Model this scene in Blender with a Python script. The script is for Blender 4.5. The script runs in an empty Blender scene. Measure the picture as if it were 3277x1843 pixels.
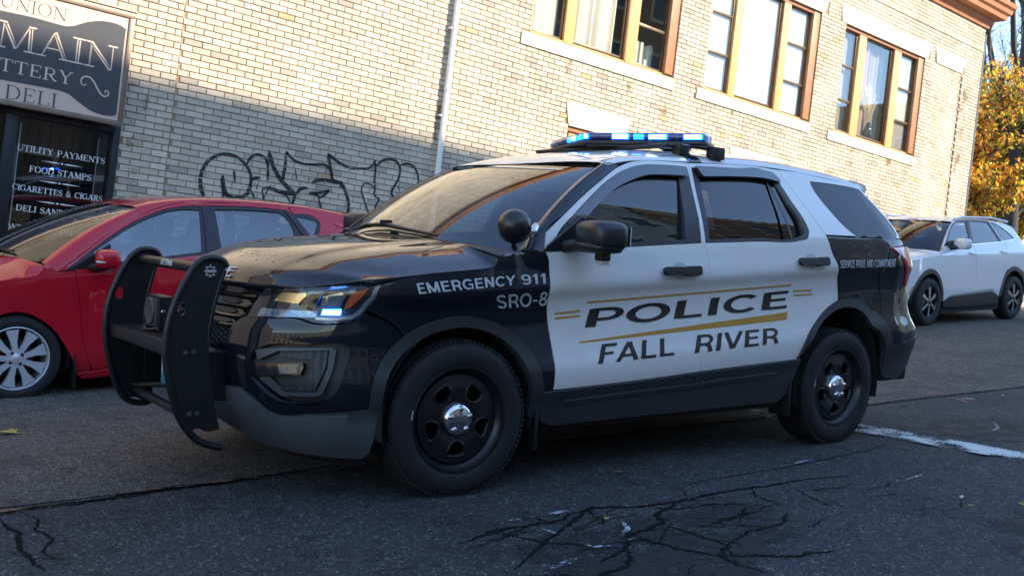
import bpy, bmesh, math, random
from mathutils import Vector, Matrix
from mathutils.geometry import delaunay_2d_cdt
random.seed(7)
R = math.radians
scene = bpy.context.scene
COL = scene.collection

# ---------------------------------------------------------------- camera, sky, sun, exposure
cam_data = bpy.data.cameras.new('camera'); cam = bpy.data.objects.new('camera', cam_data); COL.objects.link(cam)
cam_data.sensor_width = 36; cam_data.lens = 36.14; cam_data.clip_end = 900; cam_data.clip_start = .05
RIGHT = Vector((.773279, -.623045, .117703)); DOWN = Vector((.0913967, -.0741674, -.9930488)); FWD = Vector((.6274442, .7786614, -.0004078))
CAMP = Vector((-2.8761, -4.7124, .9771))
cam.matrix_world = Matrix(((RIGHT.x, -DOWN.x, -FWD.x, CAMP.x), (RIGHT.y, -DOWN.y, -FWD.y, CAMP.y), (RIGHT.z, -DOWN.z, -FWD.z, CAMP.z), (0, 0, 0, 1)))
cam_data.dof.use_dof = True; cam_data.dof.focus_distance = 5.4; cam_data.dof.aperture_fstop = 6.
scene.camera = cam
SUN_EL, SUN_AZ = 30., 145.          # azimuth clockwise from +Y
world = bpy.data.worlds.new('World'); scene.world = world; world.use_nodes = True
wn = world.node_tree.nodes; wl = world.node_tree.links
for n in list(wn): wn.remove(n)
sky = wn.new('ShaderNodeTexSky'); sky.sky_type = 'NISHITA'; sky.sun_disc = False
sky.sun_elevation = R(SUN_EL); sky.sun_rotation = R(SUN_AZ); sky.altitude = 50; sky.air_density = 1.0; sky.dust_density = .0; sky.ozone_density = 1.6
bg = wn.new('ShaderNodeBackground'); bg.inputs[1].default_value = .15
wo = wn.new('ShaderNodeOutputWorld'); wl.new(sky.outputs[0], bg.inputs[0]); wl.new(bg.outputs[0], wo.inputs[0])
sun_d = bpy.data.lights.new('sun', 'SUN'); sun_d.energy = 3.2; sun_d.angle = R(.5); sun_d.color = (1., .84, .62)
sun = bpy.data.objects.new('sun', sun_d); COL.objects.link(sun)
sdir = Vector((math.sin(R(SUN_AZ))*math.cos(R(SUN_EL)), math.cos(R(SUN_AZ))*math.cos(R(SUN_EL)), math.sin(R(SUN_EL))))
sun.rotation_euler = sdir.to_track_quat('Z', 'Y').to_euler(); sun.location = (0, -20, 30)
scene.view_settings.view_transform = 'Standard'; scene.view_settings.look = 'None'
scene.view_settings.gamma = 1; scene.view_settings.exposure = 1.78; scene.view_settings.use_curve_mapping = False
scene.render.engine = 'CYCLES'
scene.cycles.max_bounces = 8; scene.cycles.transparent_max_bounces = 12; scene.cycles.use_denoising = True

# ---------------------------------------------------------------- materials
MATS = {}
def mat(name, col, rough=.5, metal=0., coat=0., spec=.5, emit=None, es=0., trans=0., coat_rough=.03, var=0., vscale=6., bump=0., bscale=40., rvar=0.):
    if name in MATS: return MATS[name]
    m = bpy.data.materials.new(name); m.use_nodes = True; MATS[name] = m
    nt = m.node_tree; b = nt.nodes['Principled BSDF']; L = nt.links
    b.inputs['Base Color'].default_value = (*col, 1); b.inputs['Roughness'].default_value = rough; b.inputs['Metallic'].default_value = metal
    b.inputs['Coat Weight'].default_value = coat; b.inputs['Coat Roughness'].default_value = coat_rough
    b.inputs['Specular IOR Level'].default_value = spec; b.inputs['Transmission Weight'].default_value = trans
    if emit: b.inputs['Emission Color'].default_value = (*emit, 1); b.inputs['Emission Strength'].default_value = es
    if var or bump or rvar:
        tc = nt.nodes.new('ShaderNodeTexCoord')
    if var or rvar:
        nz = nt.nodes.new('ShaderNodeTexNoise'); nz.inputs['Scale'].default_value = vscale; nz.inputs['Detail'].default_value = 6; nz.inputs['Roughness'].default_value = .65
        L.new(tc.outputs['Object'], nz.inputs['Vector'])
        if var:
            mr = nt.nodes.new('ShaderNodeMapRange'); mr.inputs[1].default_value = .25; mr.inputs[2].default_value = .75; mr.inputs[3].default_value = 1-var; mr.inputs[4].default_value = 1+var
            mx = nt.nodes.new('ShaderNodeMix'); mx.data_type = 'RGBA'; mx.blend_type = 'MULTIPLY'; mx.inputs[0].default_value = 1; mx.inputs[6].default_value = (*col, 1)
            L.new(nz.outputs[0], mr.inputs[0]); L.new(mr.outputs[0], mx.inputs[7]); L.new(mx.outputs[2], b.inputs['Base Color'])
        if rvar:
            m2 = nt.nodes.new('ShaderNodeMapRange'); m2.inputs[1].default_value = .3; m2.inputs[2].default_value = .75; m2.inputs[3].default_value = max(0, rough-rvar); m2.inputs[4].default_value = rough+rvar
            L.new(nz.outputs[0], m2.inputs[0]); L.new(m2.outputs[0], b.inputs['Roughness'])
    if bump:
        n2 = nt.nodes.new('ShaderNodeTexNoise'); n2.inputs['Scale'].default_value = bscale; n2.inputs['Detail'].default_value = 4
        L.new(tc.outputs['Object'], n2.inputs['Vector'])
        bp = nt.nodes.new('ShaderNodeBump'); bp.inputs['Strength'].default_value = bump; bp.inputs['Distance'].default_value = .002
        L.new(n2.outputs[0], bp.inputs['Height']); L.new(bp.outputs[0], b.inputs['Normal'])
    return m

def glass(name, tint, rough=0., ior=1.5, dirt=.0):
    if name in MATS: return MATS[name]
    m = bpy.data.materials.new(name); m.use_nodes = True; MATS[name] = m
    nt = m.node_tree; L = nt.links
    for n in list(nt.nodes): nt.nodes.remove(n)
    out = nt.nodes.new('ShaderNodeOutputMaterial'); t = nt.nodes.new('ShaderNodeBsdfTransparent'); g = nt.nodes.new('ShaderNodeBsdfGlossy')
    t.inputs[0].default_value = (*tint, 1); g.inputs['Roughness'].default_value = rough; g.inputs[0].default_value = (1, 1, 1, 1)
    f0 = ((ior-1)/(ior+1))**2
    lw = nt.nodes.new('ShaderNodeLayerWeight'); lw.inputs[0].default_value = .5
    pw = nt.nodes.new('ShaderNodeMath'); pw.operation = 'POWER'; pw.inputs[1].default_value = 4.2; L.new(lw.outputs['Facing'], pw.inputs[0])
    mr = nt.nodes.new('ShaderNodeMath'); mr.operation = 'MULTIPLY_ADD'; mr.inputs[1].default_value = 1-f0; mr.inputs[2].default_value = f0*1.35; mr.use_clamp = True; L.new(pw.outputs[0], mr.inputs[0])
    mx = nt.nodes.new('ShaderNodeMixShader'); L.new(mr.outputs[0], mx.inputs[0]); L.new(t.outputs[0], mx.inputs[1]); L.new(g.outputs[0], mx.inputs[2])
    last = mx
    if dirt:
        d = nt.nodes.new('ShaderNodeBsdfDiffuse'); d.inputs[0].default_value = (.4, .38, .35, 1)
        m3 = nt.nodes.new('ShaderNodeMixShader'); m3.inputs[0].default_value = dirt
        L.new(mx.outputs[0], m3.inputs[1]); L.new(d.outputs[0], m3.inputs[2]); last = m3
    L.new(last.outputs[0], out.inputs[0])
    return m

def paint(name, col, flake=0., dust=.05, metal=0., rough=.35, pearl=None):
    """lacquered car paint with a thin uneven film of road dust"""
    if name in MATS: return MATS[name]
    m = mat(name, col, rough=rough, coat=1., coat_rough=.0, metal=metal, spec=.12)
    nt = m.node_tree; L = nt.links; b = nt.nodes['Principled BSDF']
    tc = nt.nodes.new('ShaderNodeTexCoord'); nz = nt.nodes.new('ShaderNodeTexNoise'); nz.inputs['Scale'].default_value = 5; nz.inputs['Detail'].default_value = 8; nz.inputs['Roughness'].default_value = .7
    L.new(tc.outputs['Object'], nz.inputs['Vector'])
    mr = nt.nodes.new('ShaderNodeMapRange'); mr.inputs[1].default_value = .35; mr.inputs[2].default_value = .8; mr.inputs[3].default_value = dust*.25; mr.inputs[4].default_value = dust
    L.new(nz.outputs[0], mr.inputs[0])
    mx = nt.nodes.new('ShaderNodeMix'); mx.data_type = 'RGBA'; mx.inputs[6].default_value = (*col, 1); mx.inputs[7].default_value = (.30, .27, .23, 1)
    L.new(mr.outputs[0], mx.inputs[0]); L.new(mx.outputs[2], b.inputs['Base Color'])
    m2 = nt.nodes.new('ShaderNodeMapRange'); m2.inputs[1].default_value = .3; m2.inputs[2].default_value = .8; m2.inputs[3].default_value = .0; m2.inputs[4].default_value = .03
    L.new(nz.outputs[0], m2.inputs[0]); L.new(m2.outputs[0], b.inputs['Coat Roughness'])
    return m

# ---------------------------------------------------------------- object helpers
def link(name, me, m=None, parent=None, mtx=None, **props):
    o = bpy.data.objects.new(name, me); COL.objects.link(o)
    if me is not None and m is not None:
        for q in (m if isinstance(m, (list, tuple)) else [m]): me.materials.append(q)
    if parent is not None: o.parent = parent
    if mtx is not None: o.matrix_local = mtx
    for k, v in props.items(): o[k] = v
    return o
def thing(name, label, cat, mtx=None, group=None):
    o = bpy.data.objects.new(name, None); COL.objects.link(o); o.empty_display_size = .2
    if mtx is not None: o.matrix_world = mtx
    o['label'] = label; o['category'] = cat
    if group: o['group'] = group
    return o

class MB:
    """collects shapes into one mesh"""
    def __init__(s): s.v = []; s.f = []; s.mi = []; s.cur = 0
    def add(s, vs, fs):
        k = len(s.v); s.v += [tuple(v) for v in vs]; s.f += [tuple(i+k for i in f) for f in fs]; s.mi += [s.cur]*len(fs); return s
    def box(s, x0, x1, y0, y1, z0, z1, M=None, bev=0.):
        if bev:
            bm = bmesh.new(); bmesh.ops.create_cube(bm, size=1)
            for v in bm.verts: v.co = Vector(((x0+x1)/2+v.co.x*(x1-x0), (y0+y1)/2+v.co.y*(y1-y0), (z0+z1)/2+v.co.z*(z1-z0)))
            bmesh.ops.bevel(bm, geom=bm.edges[:], offset=bev, segments=2, affect='EDGES', profile=.6)
            vs = [v.co.copy() for v in bm.verts]; bm.verts.index_update(); fs = [[v.index for v in f.verts] for f in bm.faces]; bm.free()
        else:
            vs = [Vector(p) for p in ((x0, y0, z0), (x1, y0, z0), (x1, y1, z0), (x0, y1, z0), (x0, y0, z1), (x1, y0, z1), (x1, y1, z1), (x0, y1, z1))]
            fs = [(0, 3, 2, 1), (4, 5, 6, 7), (0, 1, 5, 4), (1, 2, 6, 5), (2, 3, 7, 6), (3, 0, 4, 7)]
        if M is not None: vs = [M @ v for v in vs]
        return s.add(vs, fs)
    def tube(s, pts, r, n=10, cap=True, closed=False):
        pts = [Vector(p) for p in pts]; rs = r if isinstance(r, (list, tuple)) else [r]*len(pts)
        vs = []; fs = []; up = None; m = len(pts)
        for i, p in enumerate(pts):
            if closed: t = pts[(i+1) % m]-pts[i-1]
            else: t = (pts[min(i+1, m-1)]-pts[max(i-1, 0)])
            t.normalize()
            if up is None:
                up = Vector((0, 0, 1)) if abs(t.z) < .9 else Vector((1, 0, 0))
            a = t.cross(up)
            if a.length < 1e-4: a = t.orthogonal()
            a.normalize(); b = a.cross(t); b.normalize(); up = b
            for k in range(n):
                q = 2*math.pi*k/n; vs.append(p+(a*math.cos(q)+b*math.sin(q))*rs[i])
        for i in range(m if closed else m-1):
            for k in range(n):
                j = (i+1) % m
                fs.append((i*n+k, i*n+(k+1) % n, j*n+(k+1) % n, j*n+k))
        if cap and not closed: fs.append(tuple(range(n))[::-1]); fs.append(tuple((m-1)*n+k for k in range(n)))
        return s.add(vs, fs)
    def lathe(s, prof, n=32, M=None, closed=False):
        """profile of (radius, axial) about the y axis"""
        vs = []; fs = []
        for (r, y) in prof:
            for k in range(n):
                q = 2*math.pi*k/n; vs.append(Vector((r*math.cos(q), y, r*math.sin(q))))
        m = len(prof)
        for i in range(m if closed else m-1):
            for k in range(n):
                j = (i+1) % m
                fs.append((i*n+k, j*n+k, j*n+(k+1) % n, i*n+(k+1) % n))
        if M is not None: vs = [M @ v for v in vs]
        return s.add(vs, fs)
    def prism(s, poly, d0, d1, axis='y', M=None):
        """poly of 2D points extruded between d0 and d1 along an axis (y: poly is (x,z); x: (y,z); z: (x,y))"""
        def P(a, b, d): return Vector((a, d, b)) if axis == 'y' else (Vector((d, a, b)) if axis == 'x' else Vector((a, b, d)))
        n = len(poly); vs = [P(a, b, d0) for a, b in poly]+[P(a, b, d1) for a, b in poly]
        if M is not None: vs = [M @ v for v in vs]
        fs = [tuple(range(n)), tuple(range(n, 2*n))[::-1]]+[(i, i+n, (i+1) % n+n, (i+1) % n) for i in range(n)]
        return s.add(vs, fs)
    def mesh(s, name, smooth=30., fix=True, tri=False):
        me = bpy.data.meshes.new(name); me.from_pydata([tuple(v) for v in s.v], [], s.f)
        if any(s.mi): me.polygons.foreach_set('material_index', s.mi)
        if fix:
            bm = bmesh.new(); bm.from_mesh(me); bmesh.ops.recalc_face_normals(bm, faces=bm.faces[:]); bm.to_mesh(me); bm.free()
        if smooth:
            me.shade_smooth(); me.set_sharp_from_angle(angle=R(smooth))
        me.update(); return me
    def build(s, name, m, parent=None, smooth=30., mtx=None, fix=True, **props):
        return link(name, s.mesh(name, smooth, fix), m, parent, mtx, **props)

def inside(p, poly):
    x, y = p; c = False; n = len(poly); j = n-1
    for i in range(n):
        xi, yi = poly[i]; xj, yj = poly[j]
        if (yi > y) != (yj > y) and x < (xj-xi)*(y-yi)/(yj-yi)+xi: c = not c
        j = i
    return c
def dens(poly, res):
    out = []; n = len(poly)
    for i in range(n):
        a = poly[i]; b = poly[(i+1) % n]; L = math.hypot(b[0]-a[0], b[1]-a[1]); k = max(1, int(math.ceil(L/res)))
        out += [(a[0]+(b[0]-a[0])*t/k, a[1]+(b[1]-a[1])*t/k) for t in range(k)]
    return out
def smooth_poly(p, ang=38., k=5, closed=True):
    """rounds an outline between its real corners"""
    n = len(p); out = []
    def corner(i):
        if not closed and i in (0, n-1): return True
        a = p[i-1]; b = p[i]; c = p[(i+1) % n]
        u = math.atan2(b[1]-a[1], b[0]-a[0]); v = math.atan2(c[1]-b[1], c[0]-b[0]); d = abs((v-u+math.pi) % (2*math.pi)-math.pi)
        return d > R(ang)
    cs = [corner(i) for i in range(n)]
    for i in range(n if closed else n-1):
        j = (i+1) % n; p0 = p[i-1]; p1 = p[i]; p2 = p[j]; p3 = p[(i+2) % n]
        L = math.hypot(p2[0]-p1[0], p2[1]-p1[1])
        def tan(a, b, c):
            da = math.hypot(b[0]-a[0], b[1]-a[1])+1e-9; dc = math.hypot(c[0]-b[0], c[1]-b[1])+1e-9
            tx = (b[0]-a[0])/da*dc+(c[0]-b[0])/dc*da; ty = (b[1]-a[1])/da*dc+(c[1]-b[1])/dc*da; s = da+dc
            return (tx/s*L, ty/s*L)
        m0 = (p2[0]-p1[0], p2[1]-p1[1]) if cs[i] else tan(p0, p1, p2)
        m1 = (p2[0]-p1[0], p2[1]-p1[1]) if cs[j] else tan(p1, p2, p3)
        for q in range(k):
            t = q/k; t2 = t*t; t3 = t2*t
            h = (2*t3-3*t2+1, t3-2*t2+t, -2*t3+3*t2, t3-t2)
            out.append((h[0]*p1[0]+h[1]*m0[0]+h[2]*p2[0]+h[3]*m1[0], h[0]*p1[1]+h[1]*m0[1]+h[2]*p2[1]+h[3]*m1[1]))
    if not closed: out.append(p[-1])
    return out
def inset(poly, d):
    n = len(poly); A = sum(poly[i][0]*poly[(i+1) % n][1]-poly[(i+1) % n][0]*poly[i][1] for i in range(n)); sg = 1 if A > 0 else -1
    out = []
    for i in range(n):
        a = poly[i-1]; b = poly[i]; c = poly[(i+1) % n]
        u = Vector((b[0]-a[0], b[1]-a[1])); v = Vector((c[0]-b[0], c[1]-b[1]))
        if u.length < 1e-7: u = v
        if v.length < 1e-7: v = u
        u.normalize(); v.normalize(); n1 = Vector((-u.y, u.x))*sg; n2 = Vector((-v.y, v.x))*sg; m = n1+n2
        if m.length < 1e-4: m = n1
        m.normalize(); k = max(.5, m.dot(n1)); out.append((b[0]+m.x*d/k, b[1]+m.y*d/k))
    return out
def tri_fill(poly, holes, res):
    P = dens(poly, res); loops = [P]+[dens(h, res) for h in holes]
    vs = []; es = []
    for lp in loops:
        k = len(vs); vs += lp; es += [(k+i, k+(i+1) % len(lp)) for i in range(len(lp))]
    nb = len(vs)
    xs = [p[0] for p in P]; ys = [p[1] for p in P]; r2 = (res*.55)**2
    cell = {}
    for p in vs: cell.setdefault((int(p[0]//res), int(p[1]//res)), []).append(p)
    x = min(xs)+res/2; row = 0
    while x < max(xs):
        y = min(ys)+(res/2 if row % 2 else res)
        while y < max(ys):
            if inside((x, y), P) and not any(inside((x, y), h) for h in loops[1:]):
                cx_, cy_ = int(x//res), int(y//res); ok = True
                for i in (-1, 0, 1):
                    for j in (-1, 0, 1):
                        for q in cell.get((cx_+i, cy_+j), ()):
                            if (q[0]-x)**2+(q[1]-y)**2 < r2: ok = False
                if ok: vs.append((x, y))
            y += res
        x += res*.87; row += 1
    r = delaunay_2d_cdt([Vector(v) for v in vs], es, [], 0, 1e-7)
    V, E, F = r[0], r[1], r[2]; fs = []
    for f in F:
        c = (sum(V[i].x for i in f)/len(f), sum(V[i].y for i in f)/len(f))
        if inside(c, P) and not any(inside(c, h) for h in loops[1:]):
            a, b, d = (V[i] for i in f[:3])
            fs.append(tuple(f) if (b-a).cross(d-a) > 0 else tuple(f)[::-1])
    return [(v.x, v.y) for v in V], fs

def surf_n(S, a, b):
    e = 1e-3
    try:
        u = Vector(S(a+e, b))-Vector(S(a-e, b)); v = Vector(S(a, b+e))-Vector(S(a, b-e))
        n = u.cross(v)
        if n.length > 1e-9: return n.normalized()
    except Exception: pass
    return Vector((0, -1, 0))
def from_param(name, S, V, F, m, parent=None, off=0., rim=.0, mirror=False, side=1, relief=None, flipn=False, **props):
    """lay a flat triangulation on a surface, give it rolled edges, exact normals; side -1 puts it on the right flank"""
    vs = []; ns = []
    for vi_, (a, b) in enumerate(V):
        n = surf_n(S, a, b)
        if flipn: n = -n
        o = (off[vi_] if isinstance(off, list) else off)+(relief(a, b) if relief else 0.); p = Vector(S(a, b))+n*o
        vs.append(p); ns.append(n)
    if relief:       # recompute normals on the displaced skin
        def S2(a, b):
            return Vector(S(a, b))+surf_n(S, a, b)*relief(a, b)
        ns = [surf_n(S2, a, b)*(-1 if flipn else 1) for (a, b) in V]
    fs = [f if not flipn else f[::-1] for f in F]
    if rim:
        cnt = {}
        for f in fs:
            for i in range(len(f)): e = (f[i], f[(i+1) % len(f)]); cnt[e] = cnt.get(e, 0)+1
        bd = [e for e in cnt if (e[1], e[0]) not in cnt]; mp = {}
        for (i, j) in bd:
            for q in (i, j):
                if q not in mp:
                    mp[q] = (len(vs), len(vs)+1); vs += [vs[q].copy(), vs[q]-ns[q]*rim]; ns += [ns[q], ns[q]]
        k0 = len(fs)
        bn = {}
        for (i, j) in bd:
            t = (vs[j]-vs[i]); w = t.cross(ns[i])
            if w.length > 0: w.normalize()
            for q in (i, j): bn[q] = bn.get(q, Vector())+w
        for (i, j) in bd: fs.append((mp[i][0], mp[i][1], mp[j][1], mp[j][0]))
        for q, w in bn.items():
            if w.length > 0: w.normalize()
            for r_ in mp[q]: ns[r_] = (w*.8+ns[r_]*.5).normalized() if r_ == mp[q][0] else w
    if side < 0:
        vs = [Vector((v.x, -v.y, v.z)) for v in vs]; ns = [Vector((v.x, -v.y, v.z)) for v in ns]; fs = [f[::-1] for f in fs]
    if mirror and min(abs(v.y) for v in vs) > .02:
        from_param(name, S, V, F, m, parent, off=off, rim=rim, side=-1, relief=relief, flipn=flipn, **props)
    elif mirror:
        k = len(vs); mp2 = {}
        for i, v in enumerate(list(vs)):
            if abs(v.y) < 1e-4: mp2[i] = i; v.y = 0; ns[i] = Vector((ns[i].x, 0, ns[i].z)).normalized() if abs(ns[i].y) < .9 else ns[i]
            else: mp2[i] = len(vs); vs.append(Vector((v.x, -v.y, v.z))); ns.append(Vector((ns[i].x, -ns[i].y, ns[i].z)))
        fs = fs+[tuple(mp2[i] for i in f[::-1]) for f in fs]
        fs = [f for f in fs if len(set(f)) == len(f)]
    me = bpy.data.meshes.new(name); me.from_pydata([tuple(v) for v in vs], [], fs); me.shade_smooth(); me.update()
    me.normals_split_custom_set_from_vertices([tuple(n) for n in ns])
    return link(name, me, m, parent, **props)
def panel(name, S, poly, m, parent=None, holes=(), res=.05, gap=.002, sm=True, **k):
    poly = smooth_poly(poly) if sm else poly
    if gap: poly = inset(poly, gap)
    hs = [smooth_poly(h) for h in holes]
    if gap: hs = [inset(h, -gap) for h in hs]
    V, F = tri_fill(poly, hs, res)
    return from_param(name, S, V, F, m, parent, **k)
def patch(name, S, a0, a1, b0, b1, na, nb, m, parent=None, flip=False, **k):
    V = [(a0+(a1-a0)*i/na, b0+(b1-b0)*j/nb) for i in range(na+1) for j in range(nb+1)]
    F = [(i*(nb+1)+j, (i+1)*(nb+1)+j, (i+1)*(nb+1)+j+1, i*(nb+1)+j+1) for i in range(na) for j in range(nb)]
    return from_param(name, S, V, F, m, parent, flipn=flip, **k)

def text_flat(txt, bold=0., res=None):
    """outline lettering as a flat triangulated mesh in a unit box"""
    cu = bpy.data.curves.new('lettering', 'FONT'); cu.body = txt; cu.offset = bold; cu.resolution_u = 4; cu.fill_mode = 'FRONT'
    o = bpy.data.objects.new('lettering_tmp', cu); COL.objects.link(o)
    dg = bpy.context.evaluated_depsgraph_get(); me = bpy.data.meshes.new_from_object(o.evaluated_get(dg))
    bpy.data.objects.remove(o)
    bm = bmesh.new(); bm.from_mesh(me); bmesh.ops.triangulate(bm, faces=bm.faces[:])
    if res:
        for _ in range(5):
            es = [e for e in bm.edges if e.calc_length() > res]
            if not es: break
            bmesh.ops.subdivide_edges(bm, edges=es, cuts=1); bmesh.ops.triangulate(bm, faces=[f for f in bm.faces if len(f.verts) > 3])
    xs = [v.co.x for v in bm.verts]; ys = [v.co.y for v in bm.verts]; x0, x1, y0, y1 = min(xs), max(xs), min(ys), max(ys)
    bm.verts.index_update(); V = [((v.co.x-x0)/(x1-x0), (v.co.y-y0)/(y1-y0)) for v in bm.verts]
    F = []
    for f in bm.faces:
        i = [v.index for v in f.verts]; a, b, c = (Vector(V[q]) for q in i)
        F.append(tuple(i) if (b-a).cross(c-a) > 0 else tuple(i)[::-1])
    bm.free(); bpy.data.meshes.remove(me); return V, F
def quad_map(Q, V):
    bl, br, tr, tl = Q
    return [((bl[0]*(1-u)+br[0]*u)*(1-v)+(tl[0]*(1-u)+tr[0]*u)*v, (bl[1]*(1-u)+br[1]*u)*(1-v)+(tl[1]*(1-u)+tr[1]*u)*v) for u, v in V]
def el(cx, cy, rx, ry, a0, a1, n=16): return [(cx+rx*math.cos(R(a0+(a1-a0)*i/n)), cy+ry*math.sin(R(a0+(a1-a0)*i/n))) for i in range(n+1)]
_T = .165; _h = _T/2
SG = {  # bold sans capitals as strokes: advance width, [(points, thickness)]
 'I': (.30, [([(.15, 0), (.15, 1)], _T)]), '1': (.46, [([(.28, 0), (.28, 1)], _T), ([(.04, .76), (.16, .80), (.27, .97)], .12)]), '-': (.40, [([(.04, .40), (.36, .40)], .15)]),
 'L': (.68, [([(.15, 0), (.15, 1)], _T), ([(.15, .07), (.66, .07)], .14)]), 'T': (.70, [([(.35, 0), (.35, .90)], _T), ([(.01, .93), (.69, .93)], .14)]),
 'E': (.74, [([(.15, 0), (.15, 1)], _T), ([(.15, .07), (.70, .07)], .14), ([(.15, .93), (.68, .93)], .14), ([(.15, .52), (.64, .52)], .13)]),
 'F': (.68, [([(.15, 0), (.15, 1)], _T), ([(.15, .93), (.66, .93)], .14), ([(.15, .50), (.58, .50)], .13)]),
 'P': (.74, [([(.15, 0), (.15, 1)], _T), ([(.15, .93), (.42, .93)]+el(.42, .66, .24, .27, 90, -90)+[(.15, .39)], .135)]),
 'R': (.80, [([(.15, 0), (.15, 1)], _T), ([(.15, .93), (.45, .93)]+el(.45, .69, .23, .24, 90, -90)+[(.15, .45)], .135), ([(.46, .45), (.62, .34), (.67, .12), (.72, 0)], .15)]),
 'D': (.82, [([(.15, 0), (.15, 1)], _T), ([(.15, .93), (.36, .93)]+el(.36, .5, .36, .43, 90, -90, 22)+[(.15, .07)], .14)]),
 'O': (.90, [(el(.45, .5, .36, .435, 0, 360, 36), .15)]), 'C': (.84, [(el(.46, .5, .36, .435, 42, 318, 30), .15)]),
 'G': (.90, [(el(.46, .5, .36, .435, 42, 300, 28), .15), ([(.50, .47), (.84, .47)], .13), ([(.775, .47), (.775, .0)], .12)]),
 'S': (.74, [(el(.36, .735, .265, .205, 20, 250, 20)+el(.37, .265, .275, .205, 70, -160, 20), .14)]),
 'M': (.98, [([(.14, 0), (.14, 1)], _T), ([(.84, 0), (.84, 1)], _T), ([(.16, .97), (.49, .06)], .15), ([(.49, .06), (.82, .97)], .15)]),
 'N': (.84, [([(.14, 0), (.14, 1)], _T), ([(.70, 0), (.70, 1)], _T), ([(.16, .95), (.68, .05)], .16)]),
 'A': (.82, [([(.06, 0), (.40, .98)], .155), ([(.76, 0), (.42, .98)], .155), ([(.18, .29), (.64, .29)], .13)]),
 'V': (.78, [([(.06, 1), (.38, .03)], .155), ([(.72, 1), (.40, .03)], .155)]), 'Y': (.78, [([(.06, 1), (.39, .44)], .155), ([(.72, 1), (.39, .44)], .155), ([(.39, .48), (.39, 0)], _T)]),
 '9': (.66, [(el(.33, .69, .235, .24, 0, 360, 26), .14), ([(.565, .69), (.565, .45)]+el(.32, .33, .245, .26, 0, -150, 14), .14)]),
 '8': (.66, [(el(.33, .735, .205, .20, 0, 360, 24), .135), (el(.33, .28, .24, .22, 0, 360, 26), .14)]), ' ': (.34, [])}
def lettering(txt, S, Q, m, parent, bold=0., off=.0022, name='lettering', res=.10, flipf=False, gap=.07, **k):
    tot = sum(SG[c][0] for c in txt)+gap*(len(txt)-1); V = []; F = []; O = []; x = 0.; q = 0
    for c in txt:
        w, st = SG[c]
        for pts, t in st:
            t = t*(1+bold); P = []
            for i in range(len(pts)-1):
                (ax, ay), (bx, by) = pts[i], pts[i+1]; n = max(1, int(math.hypot(bx-ax, by-ay)/res)); P += [(ax+(bx-ax)*u/n, ay+(by-ay)*u/n) for u in range(n)]
            P.append(pts[-1]); q += 1; k0 = len(V); closed = P[0][0] == P[-1][0] and abs(P[0][1]-P[-1][1]) < 1e-6
            for i, p in enumerate(P):
                a = P[max(i-1, 0)]; b = P[min(i+1, len(P)-1)]
                if closed and i in (0, len(P)-1): a = P[-2]; b = P[1]
                dx, dy = b[0]-a[0], b[1]-a[1]; L = math.hypot(dx, dy) or 1
                for s_ in (-1, 1): V.append(((x+p[0]-dy/L*t*.5*s_)/tot, p[1]+dx/L*t*.5*s_)); O.append(off+(q % 5)*.00012)
                if i: j = k0+2*i; F.append((j-2, j, j+1, j-1))
        x += w+gap
    F = [f if (V[f[1]][0]-V[f[0]][0])*(V[f[2]][1]-V[f[0]][1])-(V[f[1]][1]-V[f[0]][1])*(V[f[2]][0]-V[f[0]][0]) > 0 else f[::-1] for f in F]
    if flipf: F = [f[::-1] for f in F]
    return from_param(name, S, quad_map(Q, V), F, m, parent, off=O, **k)
def decal(S, Q, m, parent, name='stripe', n=24, off=.0022, **k):
    V = [(i/n, j) for i in range(n+1) for j in (0, 1)]; F = [(2*i, 2*i+2, 2*i+3, 2*i+1) for i in range(n)]
    return from_param(name, S, quad_map(Q, V), F, m, parent, off=off, **k)
# ---------------------------------------------------------------- car body surfaces (car space: x to the rear, y to the right side, z up)
def crom(xs, ys, x):
    n = len(xs)
    if x <= xs[0]: return ys[0] + (x-xs[0])*(ys[1]-ys[0])/(xs[1]-xs[0])
    if x >= xs[-1]: return ys[-1] + (x-xs[-1])*(ys[-1]-ys[-2])/(xs[-1]-xs[-2])
    i = 0
    while x > xs[i+1]: i += 1
    h = xs[i+1]-xs[i]; t = (x-xs[i])/h
    d = (ys[i+1]-ys[i])/h
    m0 = d if i == 0 else ((ys[i+1]-ys[i-1])/(xs[i+1]-xs[i-1]))
    m1 = d if i == n-2 else ((ys[i+2]-ys[i])/(xs[i+2]-xs[i]))
    t2 = t*t; t3 = t2*t
    return (2*t3-3*t2+1)*ys[i] + (t3-2*t2+t)*h*m0 + (-2*t3+3*t2)*ys[i+1] + (t3-t2)*h*m1

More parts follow.
